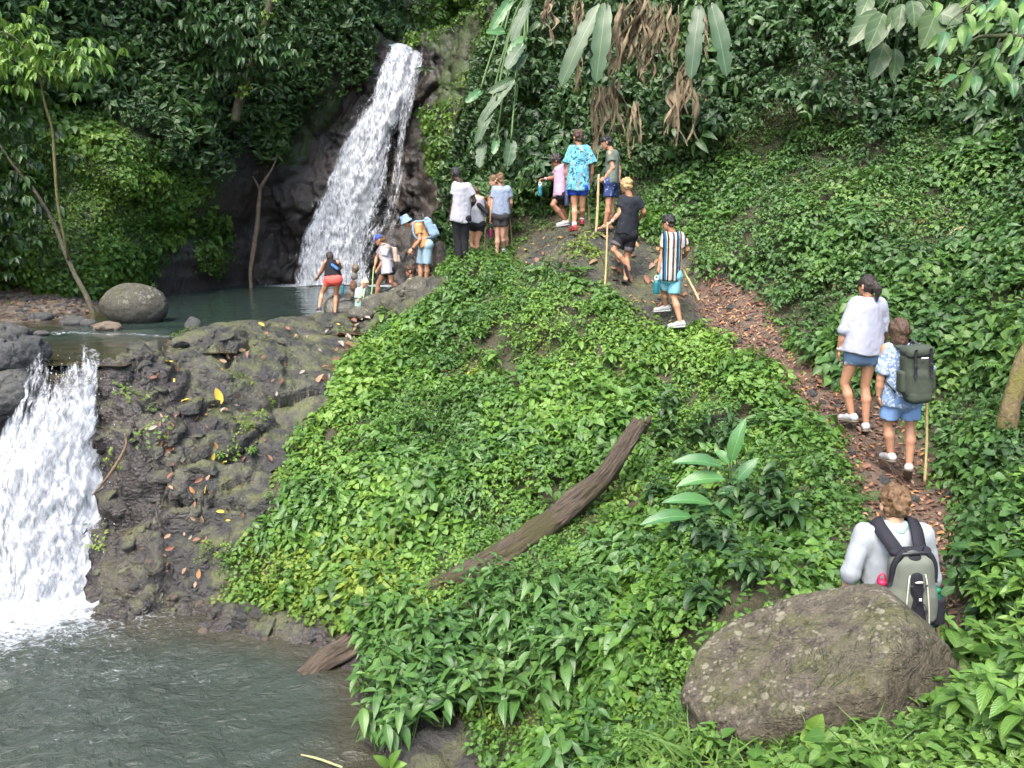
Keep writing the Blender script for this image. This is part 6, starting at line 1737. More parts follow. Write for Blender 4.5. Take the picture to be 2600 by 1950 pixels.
# ------------------------------------------------------------------ boulders and stones
def rock_sdf(prims, h, amp, fq, sd):
    def dsp(Q):
        w = Q + 0.1 * np.stack([fbm(Q * 3 + k * 5, 2, sd + k) for k in range(3)], -1)
        return -(amp * (facets(w * fq, sd, 0.8, 0.35, 0.25, 0.06, 0.5) + 0.35 * facets(w * fq * 3.1, sd + 5, 0.8, 0.3, 0.2, 0.08, 0.3)) + amp * 0.9 * fbm(Q * fq * 0.7, 3, sd + 9))
    return sdf_mesh(prims, h, dsp)
def rock_at(name, c, prims, h, amp, fq, sd, mat, label, cat='boulder', group=None):
    V, F = rock_sdf(prims, h, amp, fq, sd)
    c = np.asarray(c, float)
    return obj(name, mesh_np(name, V - c, F), mat, None, tuple(c), label, cat, group)
A_ = at
# the lichen boulder in the foreground
c0 = A_(1800, 1560, 3.75)
def cut_planes(planes):
    def post(Q, d):
        for p, n_, k_ in planes:
            e = (Q - p) @ unit(n_) + 0.012 * fbm(Q * 7, 3, 61)
            h_ = np.clip(0.5 - 0.5 * (e - d) / k_, 0, 1)
            d = d * h_ + e * (1 - h_) + k_ * h_ * (1 - h_)
        return d
    return post
def boulder_dsp(Q):
    w = Q + 0.06 * np.stack([fbm(Q * 4 + k * 5, 2, 31 + k) for k in range(3)], -1)
    return -(0.026 * facets(w * 2.0, 38, 0.8, 0.3, 0.25, 0.03, 0.1) + 0.020 * facets(w * 5.5, 33, 0.8, 0.4, 0.35, 0.05, 0.1) + 0.008 * facets(w * 13, 35, 0.8, 0.4, 0.3, 0.08, 0.2) + 0.026 * fbm(Q * 2.4, 4, 36) + 0.006 * fbm(Q * 22, 2, 37))
V, F = sdf_mesh([ell(A_(1772, 1490, 3.85), (0.74, 0.52, 0.60), k=0.02), ell(A_(1890, 1420, 4.0), (0.34, 0.36, 0.42), k=0.06)], 0.0135, boulder_dsp,
    cut_planes([(A_(1690, 1380, 3.95), (-0.52, -0.06, 1), 0.03), (A_(1995, 1340, 3.95), (0.80, 0.0, 1), 0.03), (A_(1740, 1440, 3.52), (-0.16, -0.8, 0.95), 0.03), (A_(1965, 1480, 3.52), (0.55, -0.9, 0.25), 0.03), (A_(1850, 1570, 3.40), (-0.05, -1, -0.06), 0.03), (A_(1530, 1480, 3.7), (-1, -0.5, 0.5), 0.04)]))
obj('boulder', mesh_np('boulder', V - c0, F), M['boulder'], None, tuple(c0), 'big brown boulder with pale lichen rings in the right foreground', 'boulder')
# the round grey boulder in the upper stream
p = atz(270, 700, ZU)
rock_at('boulder', (p[0], p[1] + 0.45, ZU), [ell((p[0], p[1] + 0.45, ZU + 0.36), (0.65, 0.55, 0.46), k=0.05), ell((p[0] + 0.15, p[1] + 0.5, ZU + 0.30), (0.52, 0.5, 0.42), k=0.1)], 0.035, 0.022, 1.3, 41, M['river_boulder'], 'smooth round grey boulder standing in the upper stream')
def stone(px, py, w, hgt, sd, mat, label, name='river_stone', z=ZU, group='stones in the upper stream'):
    p = atz(px, py, z)
    m = w * p[1] / FPX / 2 * 1.02
    r = np.random.default_rng(sd)
    c = np.array((p[0], p[1] + m * 0.6, z + hgt * 0.25))
    rock_at(name, (c[0], c[1], z), [ell(c, (m, m * r.uniform(0.7, 1), hgt * 0.72), k=0.02), ell(c + np.array((m * 0.25 * r.uniform(-1, 1), 0, hgt * 0.15)), (m * 0.7, m * 0.6, hgt * 0.6), k=0.05)], max(0.02, m / 10), 0.04 * m / 0.3, 2.2, sd, mat, label, 'stone', group)
stone(82, 692, 42, 0.17, 51, M['cobble'], 'rounded dark stone at the edge of the gravel bank')
stone(152, 702, 52, 0.16, 52, M['cobble'], 'low wet stone just left of the round boulder')
stone(186, 704, 34, 0.12, 53, M['cobble'], 'small wet stone touching the round boulder')
stone(224, 714, 56, 0.14, 54, M['tan_stone'], 'flat brown stone in front of the round boulder')
stone(413, 712, 34, 0.22, 55, M['cobble'], 'pointed dark stone standing in the rapids')
stone(30, 684, 48, 0.12, 56, M['cobble'], 'flat dark stone near the left edge of the gravel bank')
stone(490, 716, 40, 0.10, 57, M['cobble'], 'low dark stone at the right end of the rapids')
stone(95, 664, 28, 0.13, 58, M['cobble'], 'small dark stone on the gravel beside the thin tree', z=ZU + 0.10)
stone(120, 672, 40, 0.16, 59, M['cobble'], 'grey stone on the gravel below the vine curtain', z=ZU + 0.06)
stone(85, 724, 26, 0.07, 60, M['cobble'], 'tiny stone breaking the dark water')
stone(60, 655, 30, 0.12, 61, M['cobble'], 'small dark stone at the foot of the vine curtain', z=ZU + 0.14)
# boulders left of the lower fall
q = at(12, 770, 11.0)
rock_at('boulder', q, [ell(q, (0.55, 0.5, 0.42), k=0.1), ell(q + np.array((-0.5, 0, 0.15)), (0.5, 0.5, 0.45), k=0.1)], 0.03, 0.10, 2.6, 63, M['cobble'], 'pale boulder at the left edge above the lower fall')
q = at(8, 850, 10.6)
rock_at('boulder', q, [ell(q, (0.42, 0.4, 0.36), k=0.1), ell(q + np.array((-0.4, 0.1, -0.2)), (0.5, 0.4, 0.45), k=0.1)], 0.03, 0.10, 2.6, 64, M['cobble'], 'dark broken boulder at the left edge beside the lower fall')
# rocks on the ridge among the walkers
def zrock(x, y, Y, r, sd, mat, label, h=0.025, amp=0.04, extra=()):
    q = zat(Z1, x, y, Y)
    rock_at('boulder', q - np.array((0, 0, r[2] * 0.6)), [ell(q, r, k=0.08)] + [ell(q + np.array(e[:3]), e[3:], k=0.08) for e in extra], h, amp, 2.0, sd, mat, label)
zrock(560, 1450, 17.0, (0.40, 0.45, 0.30), 71, M['grey_stone'], 'grey boulder between the coral shorts and the stacked stones')
zrock(1080, 1420, 15.95, (0.40, 0.30, 0.24), 72, M['river_boulder'], 'mossy rock in front of the person in the blue cap', extra=((0.45, 0.1, 0.12, 0.42, 0.3, 0.26),))
zrock(850, 1540, 15.7, (0.30, 0.25, 0.16), 73, M['river_boulder'], 'low mossy rock in front of the small child')
zrock(1640, 1330, 15.75, (0.55, 0.35, 0.42), 74, M['river_boulder'], 'mossy rock hiding the feet of the person in the bucket hat', extra=((-0.45, 0.05, -0.12, 0.45, 0.3, 0.3), (0.5, 0.0, 0.05, 0.4, 0.3, 0.35)))
# the cairn, bottom stone first
for (x, y, w, h_, sd, mt, lab) in ((692, 1290, 78, 96, 81, 'tan_stone', 'lowest brown stone of the balanced stack'), (712, 1165, 92, 148, 82, 'red_stone', 'tall reddish stone second from the bottom of the stack'), (726, 1048, 88, 92, 83, 'grey_stone', 'pale oval stone second from the top of the stack'), (738, 940, 108, 122, 84, 'tan_stone', 'angular brown stone on top of the stack')):
    q = zat(Z1, x, y, 16.75)
    k = 0.8508 / 5.185 * 16.75 / FPX / 2
    rock_at('balanced_stone', q - np.array((0, 0, h_ * k)), [ell(q, (w * k, w * k * 0.85, h_ * k * 1.03), k=0.02)], 0.014, 0.022 if sd in (81, 84) else 0.010, 5.0, sd, M[mt], lab, 'stone', 'stones stacked on the ridge')
stone(2062, 1222, 46, 0.10, 91, M['grey_stone'], 'grey stone at the right edge of the trail', 'trail_stone', ground_hit(2062, 1222)[0].z, None)
stone(1690, 596, 46, 0.16, 92, M['cobble'], 'mossy stone where the trail bends right of the dome', 'trail_stone', ground_hit(1690, 600)[0].z, None)

# broken blocks bedded in the dark rock
import bmesh
rc = bpy.data.collections.new('rock_blocks')
for k in range(9):
    r = np.random.default_rng(600 + k)
    bm = bmesh.new()
    for q in range(16):
        d = unit(r.normal(size=3)) * np.array((1.0, 0.75, 0.42)) * r.uniform(0.75, 1.0)
        bm.verts.new(tuple(d * 0.5))
    res = bmesh.ops.convex_hull(bm, input=bm.verts)
    bmesh.ops.delete(bm, geom=[v for v in bm.verts if not v.link_faces], context='VERTS')
    bmesh.ops.bevel(bm, geom=list(bm.edges), offset=0.022, segments=1, affect='EDGES')
    me = bpy.data.meshes.new('rock_block'); bm.to_mesh(me); bm.free()
    for a_, v_ in (('rock', 1.0), ('wet', 0.0), ('trail', 0.0), ('gravel', 0.0)):
        attr(me, a_, np.full(len(me.vertices), v_))
    me.materials.append(M['ground'])
    rc.objects.link(bpy.data.objects.new('proto_block', me))
rm = (grk > 0.6) * (GC[:, 0] < 0.5) * (GC[:, 1] > 8.4) * (GC[:, 1] < 17.2) * (GC[:, 2] > ZL - 0.1)
rm = rm * ~((GC[:, 0] < -5.9) & (GC[:, 0] > -7.6)) * ((GC[:, 2] > ZU - 0.05) | (GC[:, 1] < 11.4))
P, n = sample(GV, GF, GN, GA, rm * np.interp(GC[:, 1], [11, 14], [16, 7]) + gdm * 5, 610)
r = np.random.default_rng(611)
sz = r.uniform(0.09, 0.20, len(P)) * np.where(r.random(len(P)) < 0.14, 2.6, 1.0) * np.interp(P[:, 1], [12, 15], [1.0, 0.6])
gn_scatter('rock_blocks', P - n * (sz * 0.06)[:, None], orient(n, 0.12, r, 0.22), sz, r.integers(0, 9, len(P)), rc, 'angular broken blocks bedded in the dark rock ledge', 'rock blocks')

# ------------------------------------------------------------------ the fallen log
LP = [at(*p) for p in ((640, 1462, 7.75), (700, 1428, 7.95), (760, 1395, 8.1), (860, 1325, 8.3), (950, 1272, 8.5), (1060, 1212, 8.65), (1160, 1148, 8.75), (1250, 1078, 8.85), (1305, 1026, 8.9), (1346, 968, 8.95), (1384, 910, 9.0))]
LP[0][2] -= 0.12
lg = empty('fallen_log', tuple(LP[3]), 'long rotting log lying up the bank with its end in the pool', 'log')
P = spline(LP, 70)
rad = np.interp(np.linspace(0, 1, 11), np.linspace(0, 1, 11), [0.11, 0.12, 0.125, 0.125, 0.13, 0.138, 0.142, 0.13, 0.11, 0.10, 0.09])
P = spline(LP, 170)
sg_ = 44
V, F = tube(P, np.interp(np.linspace(0, 1, 170), np.linspace(0, 1, 11), rad), sg_, True, 0.30, 5)
ang = np.arange(sg_) / sg_ * 6.283
qq = np.stack(np.broadcast_arrays(np.cos(ang)[None], np.sin(ang)[None], np.arange(170)[:, None] * 0.028), -1)
ridge = 1 + 0.06 * np.sin(ang * 5 + 0.6)[None, :] - 0.20 * np.abs(fbm(qq * np.array((3.2, 3.2, 0.9)), 3, 66)) - 0.14 * np.abs(fbm(qq * np.array((8, 8, 1.6)), 3, 67)) + 0.10
Pc = np.repeat(P, sg_, 0)
V[:170 * sg_] = Pc + (V[:170 * sg_] - Pc) * ridge.reshape(-1, 1)
Ll = np.concatenate([[0], np.cumsum(np.linalg.norm(np.diff(P, axis=0), axis=1))])
uvl = np.stack(np.broadcast_arrays(np.abs(ang - math.pi)[None] / math.pi * 2, Ll[:, None] * 2), -1).reshape(-1, 2)
obj('trunk', mesh_np('trunk', V - np.array(lg.location), F, True, np.vstack([uvl, uvl[:1], uvl[-1:]])), M['log'], lg)
for k, (px, py) in enumerate(((1384, 905), (1398, 902), (1372, 912), (1390, 922))):
    a = at(px, py + 14, 9.0 + 0.03 * k)
    V, F = tube([a, a + np.array((0.02, 0, 0.06)), a + np.array((0.03 + 0.02 * k, 0.0, 0.10 + 0.03 * (k % 2)))], (0.04, 0.03, 0.008), 6, True, 0.3, k)
    obj('splinter', mesh_np('splinter', V - np.array(lg.location), F), M['log'], lg)

def limb(name, pts, rad, mat, label=None, cat=None, parent=None, seg=10, jit=0.25, n=40, origin=None, sd=0):
    P = spline(pts, n)
    o = np.array(origin if origin is not None else P[0])
    V, F = tube(P, np.interp(np.linspace(0, 1, n), np.linspace(0, 1, len(rad)), rad), seg, True, jit, sd)
    return obj(name, mesh_np(name, V - o, F), mat, parent, None if parent is not None else tuple(o), label, cat)
# dead wood
t_ = empty('dead_tree', tuple(at(543, 630, 26.6)), 'bare bleached dead trunk leaning against the cliff beside the pool', 'dead tree')
o_ = np.array(t_.location)
limb('trunk', [at(543, 634, 26.6), at(541, 590, 26.7), at(548, 540, 26.9), at(556, 480, 27.1), at(560, 430, 27.2), at(563, 402, 27.2)], [0.05, 0.062, 0.085, 0.085, 0.07, 0.05], M['dead_wood'], parent=t_, origin=o_, sd=1)
limb('branch', [at(562, 405, 27.2), at(575, 385, 27.2), at(590, 360, 27.3), at(600, 330, 27.3)], [0.07, 0.05, 0.03, 0.012], M['dead_wood'], parent=t_, origin=o_, seg=7, sd=2)
limb('branch', [at(561, 408, 27.2), at(552, 392, 27.1), at(545, 380, 27.1)], [0.06, 0.04, 0.015], M['dead_wood'], parent=t_, origin=o_, seg=7, sd=3)
limb('fallen_branch', [at(270, 936, 10.25), at(272, 962, 10.2), at(247, 1010, 10.05), at(215, 1052, 9.95), at(199, 1070, 9.9)], [0.012, 0.018, 0.022, 0.018, 0.008], M['twig'], 'thin bare branch stranded on wet rock beside the lower fall', 'branch', seg=7, sd=4)
limb('exposed_root', [at(1705, 447, 13.45), at(1735, 478, 13.2), at(1755, 493, 13.0), at(1785, 488, 12.9)], [0.03, 0.05, 0.05, 0.02], M['twig'], 'crooked brown root on the green hillside above the trail', 'root', seg=8, sd=5)
limb('fallen_branch', [at(1040, 655, 13.6), at(1090, 640, 13.5), at(1150, 655, 13.3)], [0.006, 0.009, 0.005], M['dead_wood'], 'thin pale twig lying over the leaves of the mound', 'branch', seg=6, sd=6)
limb('water_reed', [at(650, 1630, 6.35), at(690, 1640, 6.3), at(740, 1658, 6.2)], [0.006, 0.012, 0.010], M['bamboo'], 'yellow reed floating at the bottom of the lower pool', 'reed', seg=6, sd=7)

# ------------------------------------------------------------------ plants built leaf by leaf
def leafmesh(name, L, W, shape, n, fold, droop, mat, wave=0.0, sd=0):
    V, F, UV = leaf_geo(L, W, shape, n, fold, droop, wave, sd)
    me = mesh_np(name, V, F, True, UV)
    me.materials.append(mat)
    return me
def m4(p, R3, s=1.0):
    m = Matrix([[R3[i][j] * s for j in range(3)] + [p[i]] for i in range(3)] + [[0, 0, 0, 1]])
    return m
def bush_proto(sd, stems, pairs, L, W, shape, mat, height, spread, whorl=2, pitch=(-0.35, 0.25), nvar=3):
    """list of (mesh, matrix) leaves and one stem mesh, in the plant's own frame"""
    r = np.random.default_rng(sd)
    meshes = [leafmesh('leaf', L * f, W * f * r.uniform(0.85, 1.1), shape, 5, 0.22 * r.uniform(0.6, 1.3), d, mat) for f, d in ((0.8, 0.25), (1.0, 0.4), (1.15, 0.55))][:nvar]
    leaves, tubes = [], []
    for k in range(stems):
        a = r.uniform(0, 6.283)
        q = spread * math.sqrt(r.uniform(0, 1))
        b = np.array((math.cos(a) * q * 0.4, math.sin(a) * q * 0.4, -0.03))
        e = np.array((math.cos(a) * q, math.sin(a) * q, height * r.uniform(0.6, 1.1) * (1.1 - 0.35 * q / max(spread, 1e-3))))
        path = spline([b, b * 0.6 + e * 0.4 + np.array((0, 0, 0.05)), e], 6)
        tubes.append(tube(path, np.linspace(0.007, 0.003, 6), 5, False))
        yaw = r.uniform(0, 6.28)
        for j in range(pairs):
            t = 1 - 0.62 * j / max(pairs, 1)
            i = min(5, int(t * 5))
            p = path[i] if t >= 1 else path[i] + (path[min(5, i + 1)] - path[i]) * (t * 5 - i)
            yaw += 1.57 if whorl == 2 else 0.9
            for w in range(whorl):
                R3 = rotm(yaw + w * 6.283 / whorl + r.normal(0, 0.2), r.uniform(*pitch) + (0.45 if j == 0 else 0), r.normal(0, 0.2))
                leaves.append((meshes[min(len(meshes) - 1, int(r.integers(0, len(meshes))))], m4(p, R3, (0.6 if j == 0 else 1.0) * r.uniform(0.8, 1.1))))
    V, F = join(tubes)
    sm = mesh_np('stem', V, F)
    sm.materials.append(M['stem'])
    return leaves, sm
def place_plant(name, proto, loc, yaw, scale, label, group, cat='plant', tiltv=None):
    root = empty(name, tuple(loc), label, cat, group)
    root.rotation_euler = (tiltv[0], tiltv[1], yaw) if tiltv is not None else (0, 0, yaw)
    root.scale = (scale,) * 3
    leaves, sm = proto
    s = bpy.data.objects.new('stem', sm); COL.objects.link(s); s.parent = root
    for me, mt in leaves:
        o = bpy.data.objects.new('leaf', me)
        COL.objects.link(o)
        o.parent = root
        o.matrix_basis = mt
    return root
def spots(poly, n, sd, mind, tries=4000, veg_only=True):
    """ground points sighted inside an outline, apart from each other"""
    r = np.random.default_rng(sd)
    xs, ys = [p[0] for p in poly], [p[1] for p in poly]
    out = []
    for _ in range(tries):
        if len(out) >= n: break
        x, y = r.uniform(min(xs), max(xs)), r.uniform(min(ys), max(ys))
        if not inpoly(np.array([x]), np.array([y]), poly)[0]: continue
        h, nm = ground_hit(x, y)
        if h is None or h.z < ZL + 0.04: continue
        if all((h - o[0]).length > mind for o in out):
            out.append((h, nm, x, y))
    return out
bushes = [bush_proto(200 + k, 7, 4, 0.145, 0.060, 'lance', M['lf_bush'], 0.42, 0.22) for k in range(3)]
BUSH_POLY = [(735, 1470), (770, 1400), (850, 1360), (960, 1320), (1080, 1290), (1200, 1290), (1330, 1330), (1400, 1410), (1340, 1480), (1180, 1520), (1080, 1580), (930, 1630), (800, 1610), (730, 1550)]
for k, (h, nm, x, y) in enumerate(spots(BUSH_POLY, 40, 1, 0.20)):
    place_plant('leafy_bush', bushes[k % 3], h, k * 2.4, 1.15 + 0.45 * ((k * 37) % 10) / 10, 'narrow leaved bush ' + ('near the pool edge' if y > 1490 else 'against the log' if y < 1370 else 'in the middle of the thicket') + (', left part of the thicket' if x < 930 else ', right part of the thicket' if x > 1170 else ', centre of the thicket'), 'narrow leaved bushes over the log')
dark_sh = [bush_proto(220 + k, 5, 4, 0.150, 0.075, 'oval', M['lf_shrub'], 0.42, 0.20) for k in range(2)]
for k, (h, nm, x, y) in enumerate(spots([(1390, 930), (1480, 880), (1640, 960), (1720, 1080), (1680, 1200), (1560, 1340), (1440, 1330), (1420, 1180), (1390, 1080)], 20, 2, 0.30)):
    place_plant('broadleaf_shrub', dark_sh[k % 2], h, k * 1.9, 0.8 + 0.35 * ((k * 53) % 10) / 10, 'dark oval leaved shrub ' + ('above' if y < 1040 else 'below' if y > 1180 else 'around') + ' the broad leaved plant' + (', on the log side' if x < 1540 else ', on the trail side'), 'dark shrubs between the log and the trail')
for k, (h, nm, x, y) in enumerate(spots([(1180, 1080), (1270, 1120), (1240, 1190), (1140, 1250), (1060, 1240)], 0, 3, 0.3)):
    pass
mid = [bush_proto(240 + k, 4, 3, 0.115, 0.060, 'oval', M['lf_mound'], 0.26, 0.14) for k in range(2)]
for k, (h, nm, x, y) in enumerate(spots([(800, 700), (1050, 620), (1300, 690), (1480, 760), (1560, 830), (1380, 900), (1300, 1000), (1120, 1120), (900, 1150), (760, 1020), (860, 850)], 60, 4, 0.32)):
    place_plant('young_plant', mid[k % 2], h, k * 2.1, 0.8 + 0.8 * ((k * 29) % 10) / 10, 'young plant on the ' + ('upper' if y < 780 else 'lower' if y > 980 else 'middle') + (' left' if x < 1000 else ' right' if x > 1280 else ' centre') + ' of the green mound', 'young plants on the mound')
bright = [bush_proto(260 + k, 5, 4, 0.105, 0.048, 'oval', M['lf_bright'], 0.34, 0.18, 4, (-0.25, 0.3)) for k in range(2)]
for k, (h, nm, x, y) in enumerate(spots([(2080, 1290), (2130, 1120), (2260, 1060), (2300, 1659), (2150, 1659), (2060, 1560), (2090, 1420)], 15, 5, 0.24)):
    place_plant('bright_plant', bright[k % 2], h, k * 2.2, 0.95 + 0.55 * ((k * 31) % 10) / 10, 'bright whorled leaf plant at the right edge beside the boulder', 'bright plants right of the boulder')
for k, (h, nm, x, y) in enumerate(spots([(2080, 1060), (2130, 900), (2260, 860), (2300, 1060), (2120, 1180)], 9, 6, 0.30)):
    place_plant('broadleaf_shrub', dark_sh[k % 2], h, k * 1.7, 0.7 + 0.3 * ((k * 31) % 10) / 10, 'oval leaved shrub on the slope right of the trail', 'shrubs right of the trail')
for k, (h, nm, x, y) in enumerate(spots([(1180, 1560), (1300, 1480), (1480, 1470), (1500, 1600), (1600, 1659), (1100, 1659)], 16, 7, 0.26)):
    place_plant('bright_plant', bright[k % 2], h, k * 2.2, 0.5 + 0.35 * ((k * 31) % 10) / 10, 'bright low plant left of the lichen boulder', 'bright plants left of the boulder')
for px, py, lab in ((545, 985, 'small bright plant rooted in the dark rock face'), (480, 995, 'tiny plant in a crack of the dark rock face'), (680, 1190, 'bright plant low on the rock above the pool'), (760, 770, 'leafy tuft on the dark rock below the walkers')):
    h, nm = ground_hit(px, py)
    place_plant('young_plant', bright[0], h, px * 0.1, 0.55, lab, None)

# broad blades placed one by one: (start, tip) sightings with distances
def blade(name, parent, a, b, W, mat, sag=0.15, fold=0.25, n=9, wave=0.0, shape='oval', nrm=(0, -0.5, 1), sd=0):
    a, b = np.asarray(a, float), np.asarray(b, float)
    L = np.linalg.norm(b - a)
    V, F, UV = leaf_geo(L, W, shape, n, fold, 0.0, wave, sd)
    y = unit(b - a)
    z = np.asarray(nrm, float); z = unit(z - y * (z @ y))
    x = np.cross(y, z)
    V = np.stack([V[:, 0], V[:, 1], V[:, 2] + sag * L * np.sin(np.pi * np.clip(V[:, 1] / L, 0, 1))], 1)
    V = a + V @ np.array([x, y, z])
    o = obj(name, mesh_np(name, V - np.array(parent.location), F, True, UV), mat, parent)
    return o
def zd7(x, y): return 1361.3 + 0.5385 * x, 765.7 + 0.5385 * y
gp, _ = ground_hit(1575, 1080)
gr_ = empty('broad_leaved_plant', tuple(gp), 'broad glossy leaved plant standing alone between the log and the trail', 'plant')
Yg = gp.y
for k, (x0, y0, x1, y1, d0, d1, w) in enumerate(((405, 430, 465, 255, 0, .05, .12), (395, 440, 335, 385, 0, .1, .10), (370, 450, 165, 435, -.05, -.05, .13), (380, 500, 185, 530, -.1, -.15, .14), (330, 600, 125, 595, -.2, -.3, .12), (250, 650, 38, 685, -.3, -.4, .12), (232, 665, 218, 775, -.3, -.4, .13), (340, 600, 440, 675, -.2, -.25, .14), (415, 520, 515, 415, 0, .05, .11), (330, 640, 240, 600, -.2, -.2, .09), (345, 560, 470, 560, -.1, -.1, .10))):
    px0, py0 = zd7(x0, y0); px1, py1 = zd7(x1, y1)
    a, b = at(px0, py0, Yg + d0 - 0.1), at(px1, py1, Yg + d1 - 0.1)
    blade('leaf', gr_, a, b, w * 1.25, M['lf_big'], 0.10, 0.22, 9, 0.02, 'oval', (0.2 * (k % 3 - 1), -0.6, 1), k)
    st = np.array(gp)
    V, F = tube(spline([st, (st + a) / 2 + np.array((0, -0.03, 0.05)), a], 6), 0.008, 5)
    obj('leaf_stalk', mesh_np('leaf_stalk', V - np.array(gr_.location), F), M['stem'], gr_)
gp, _ = ground_hit(1755, 1640)
gr_ = empty('oval_leaved_plant', tuple(gp), 'plant with large ribbed oval leaves at the foot of the boulder', 'plant')
Yg = gp.y
for k, (x0, y0, x1, y1, w) in enumerate(((722, 1520, 772, 1440, .075), (750, 1555, 880, 1560, .07), (735, 1530, 680, 1545, .06), (715, 1585, 668, 1655, .075), (735, 1600, 778, 1665, .065), (700, 1580, 648, 1630, .05), (745, 1510, 700, 1500, .05))):
    px0, py0 = zd7(x0, y0); px1, py1 = zd7(x1, y1)
    a, b = at(px0, py0, Yg - 0.06 + 0.01 * k), at(px1, py1, Yg - 0.10 + 0.02 * (k % 3))
    blade('leaf', gr_, a, b, w * 1.1, M['lf_bright'], 0.10, 0.2, 8, 0, 'oval', (0, -0.7, 1), k)
    V, F = tube(spline([np.array(gp), (np.array(gp) + a) / 2, a], 5), 0.003, 5)
    obj('leaf_stalk', mesh_np('leaf_stalk', V - np.array(gr_.location), F), M['stem'], gr_)
gp, _ = ground_hit(842, 1690)
gp = Vector(at(842, 1668, 6.1)) if gp is None or gp.z < ZL else gp
gr_ = empty('oval_leaved_plant', tuple(gp), 'pair of bright oval leaves sprouting at the bottom edge of the pool', 'plant')
for k, (x0, y0, x1, y1) in enumerate(((840, 1656, 805, 1632), (842, 1656, 868, 1618), (842, 1660, 880, 1650))):
    a, b = at(x0, y0, gp.y - 0.05), at(x1, y1, gp.y - 0.08)
    blade('leaf', gr_, a, b, 0.08, M['lf_bright'], 0.1, 0.2, 8, 0, 'oval', (0, -0.7, 1), k)

# ferns
def fern(px, py, size, sd, label, Yoff=0.0):
    h, nm = ground_hit(px, py)
    r = np.random.default_rng(sd)
    root = empty('fern', tuple(h), label, 'fern')
    for k in range(7):
        a = sd + k * 0.9 + r.normal(0, 0.15)
        d = np.array((math.cos(a), math.sin(a), 0))
        L = size * r.uniform(0.7, 1.1)
        P = np.array([d * L * t + np.array((0, 0, L * (0.75 * t - 0.62 * t * t))) for t in np.linspace(0, 1, 16)])
        S = np.cross(d, (0, 0, 1.0))
        parts = [tube(P, np.linspace(0.004, 0.001, 16), 4, False)]
        uvs = [np.full((len(parts[0][0]), 2), 0.5)]
        for i in range(2, 16):
            w = L * 0.30 * math.sin(math.pi * min(1, (i + 1) / 17) ** 0.8) + 0.004
            for sg in (-1, 1):
                V, F, UV = leaf_geo(w, L * 0.055, 'lance', 2, 0.1, 0.3)
                y = unit(S * sg + d * 0.35 - np.array((0, 0, 0.15)))
                z = unit(np.array((0, 0, 1.0)) - y * y[2])
                parts.append((P[i] + V @ np.array([np.cross(y, z), y, z]), F)); uvs.append(UV)
        V, F = join(parts)
        obj('frond', mesh_np('frond', V, F, True, np.vstack(uvs)), M['fern'], root)
fern(1845, 1075, 0.30, 1, 'pale green fern on the left edge of the trail')
fern(2180, 1480, 0.22, 2, 'fern beside the right end of the boulder')
fern(1265, 1545, 0.30, 3, 'fern among bright plants near the bottom of the bank')
fern(2190, 800, 0.40, 4, 'fern on the green slope at the right edge')
fern(1560, 470, 0.55, 5, 'fern at the foot of the shrubs behind the striped shirt')
fern(1250, 585, 0.35, 6, 'fern tuft at the foot of the rock dome')
fern(1710, 640, 0.40, 7, 'fern beside the bend of the trail')
fern(1180, 1530, 0.22, 8, 'small fern below the narrow leaved bushes')
fern(1420, 1600, 0.22, 9, 'bright fern at the bottom left of the lichen boulder')
fern(1330, 1640, 0.24, 10, 'bright fern at the bottom edge in front of the bank')
fern(1560, 1500, 0.16, 11, 'small fern tucked against the left end of the boulder')
fern(2140, 1620, 0.18, 12, 'bright fern in the bottom right corner')
fern(2060, 640, 0.40, 13, 'fern halfway up the green hillside')
fern(960, 1010, 0.28, 14, 'fern in the middle of the green mound')

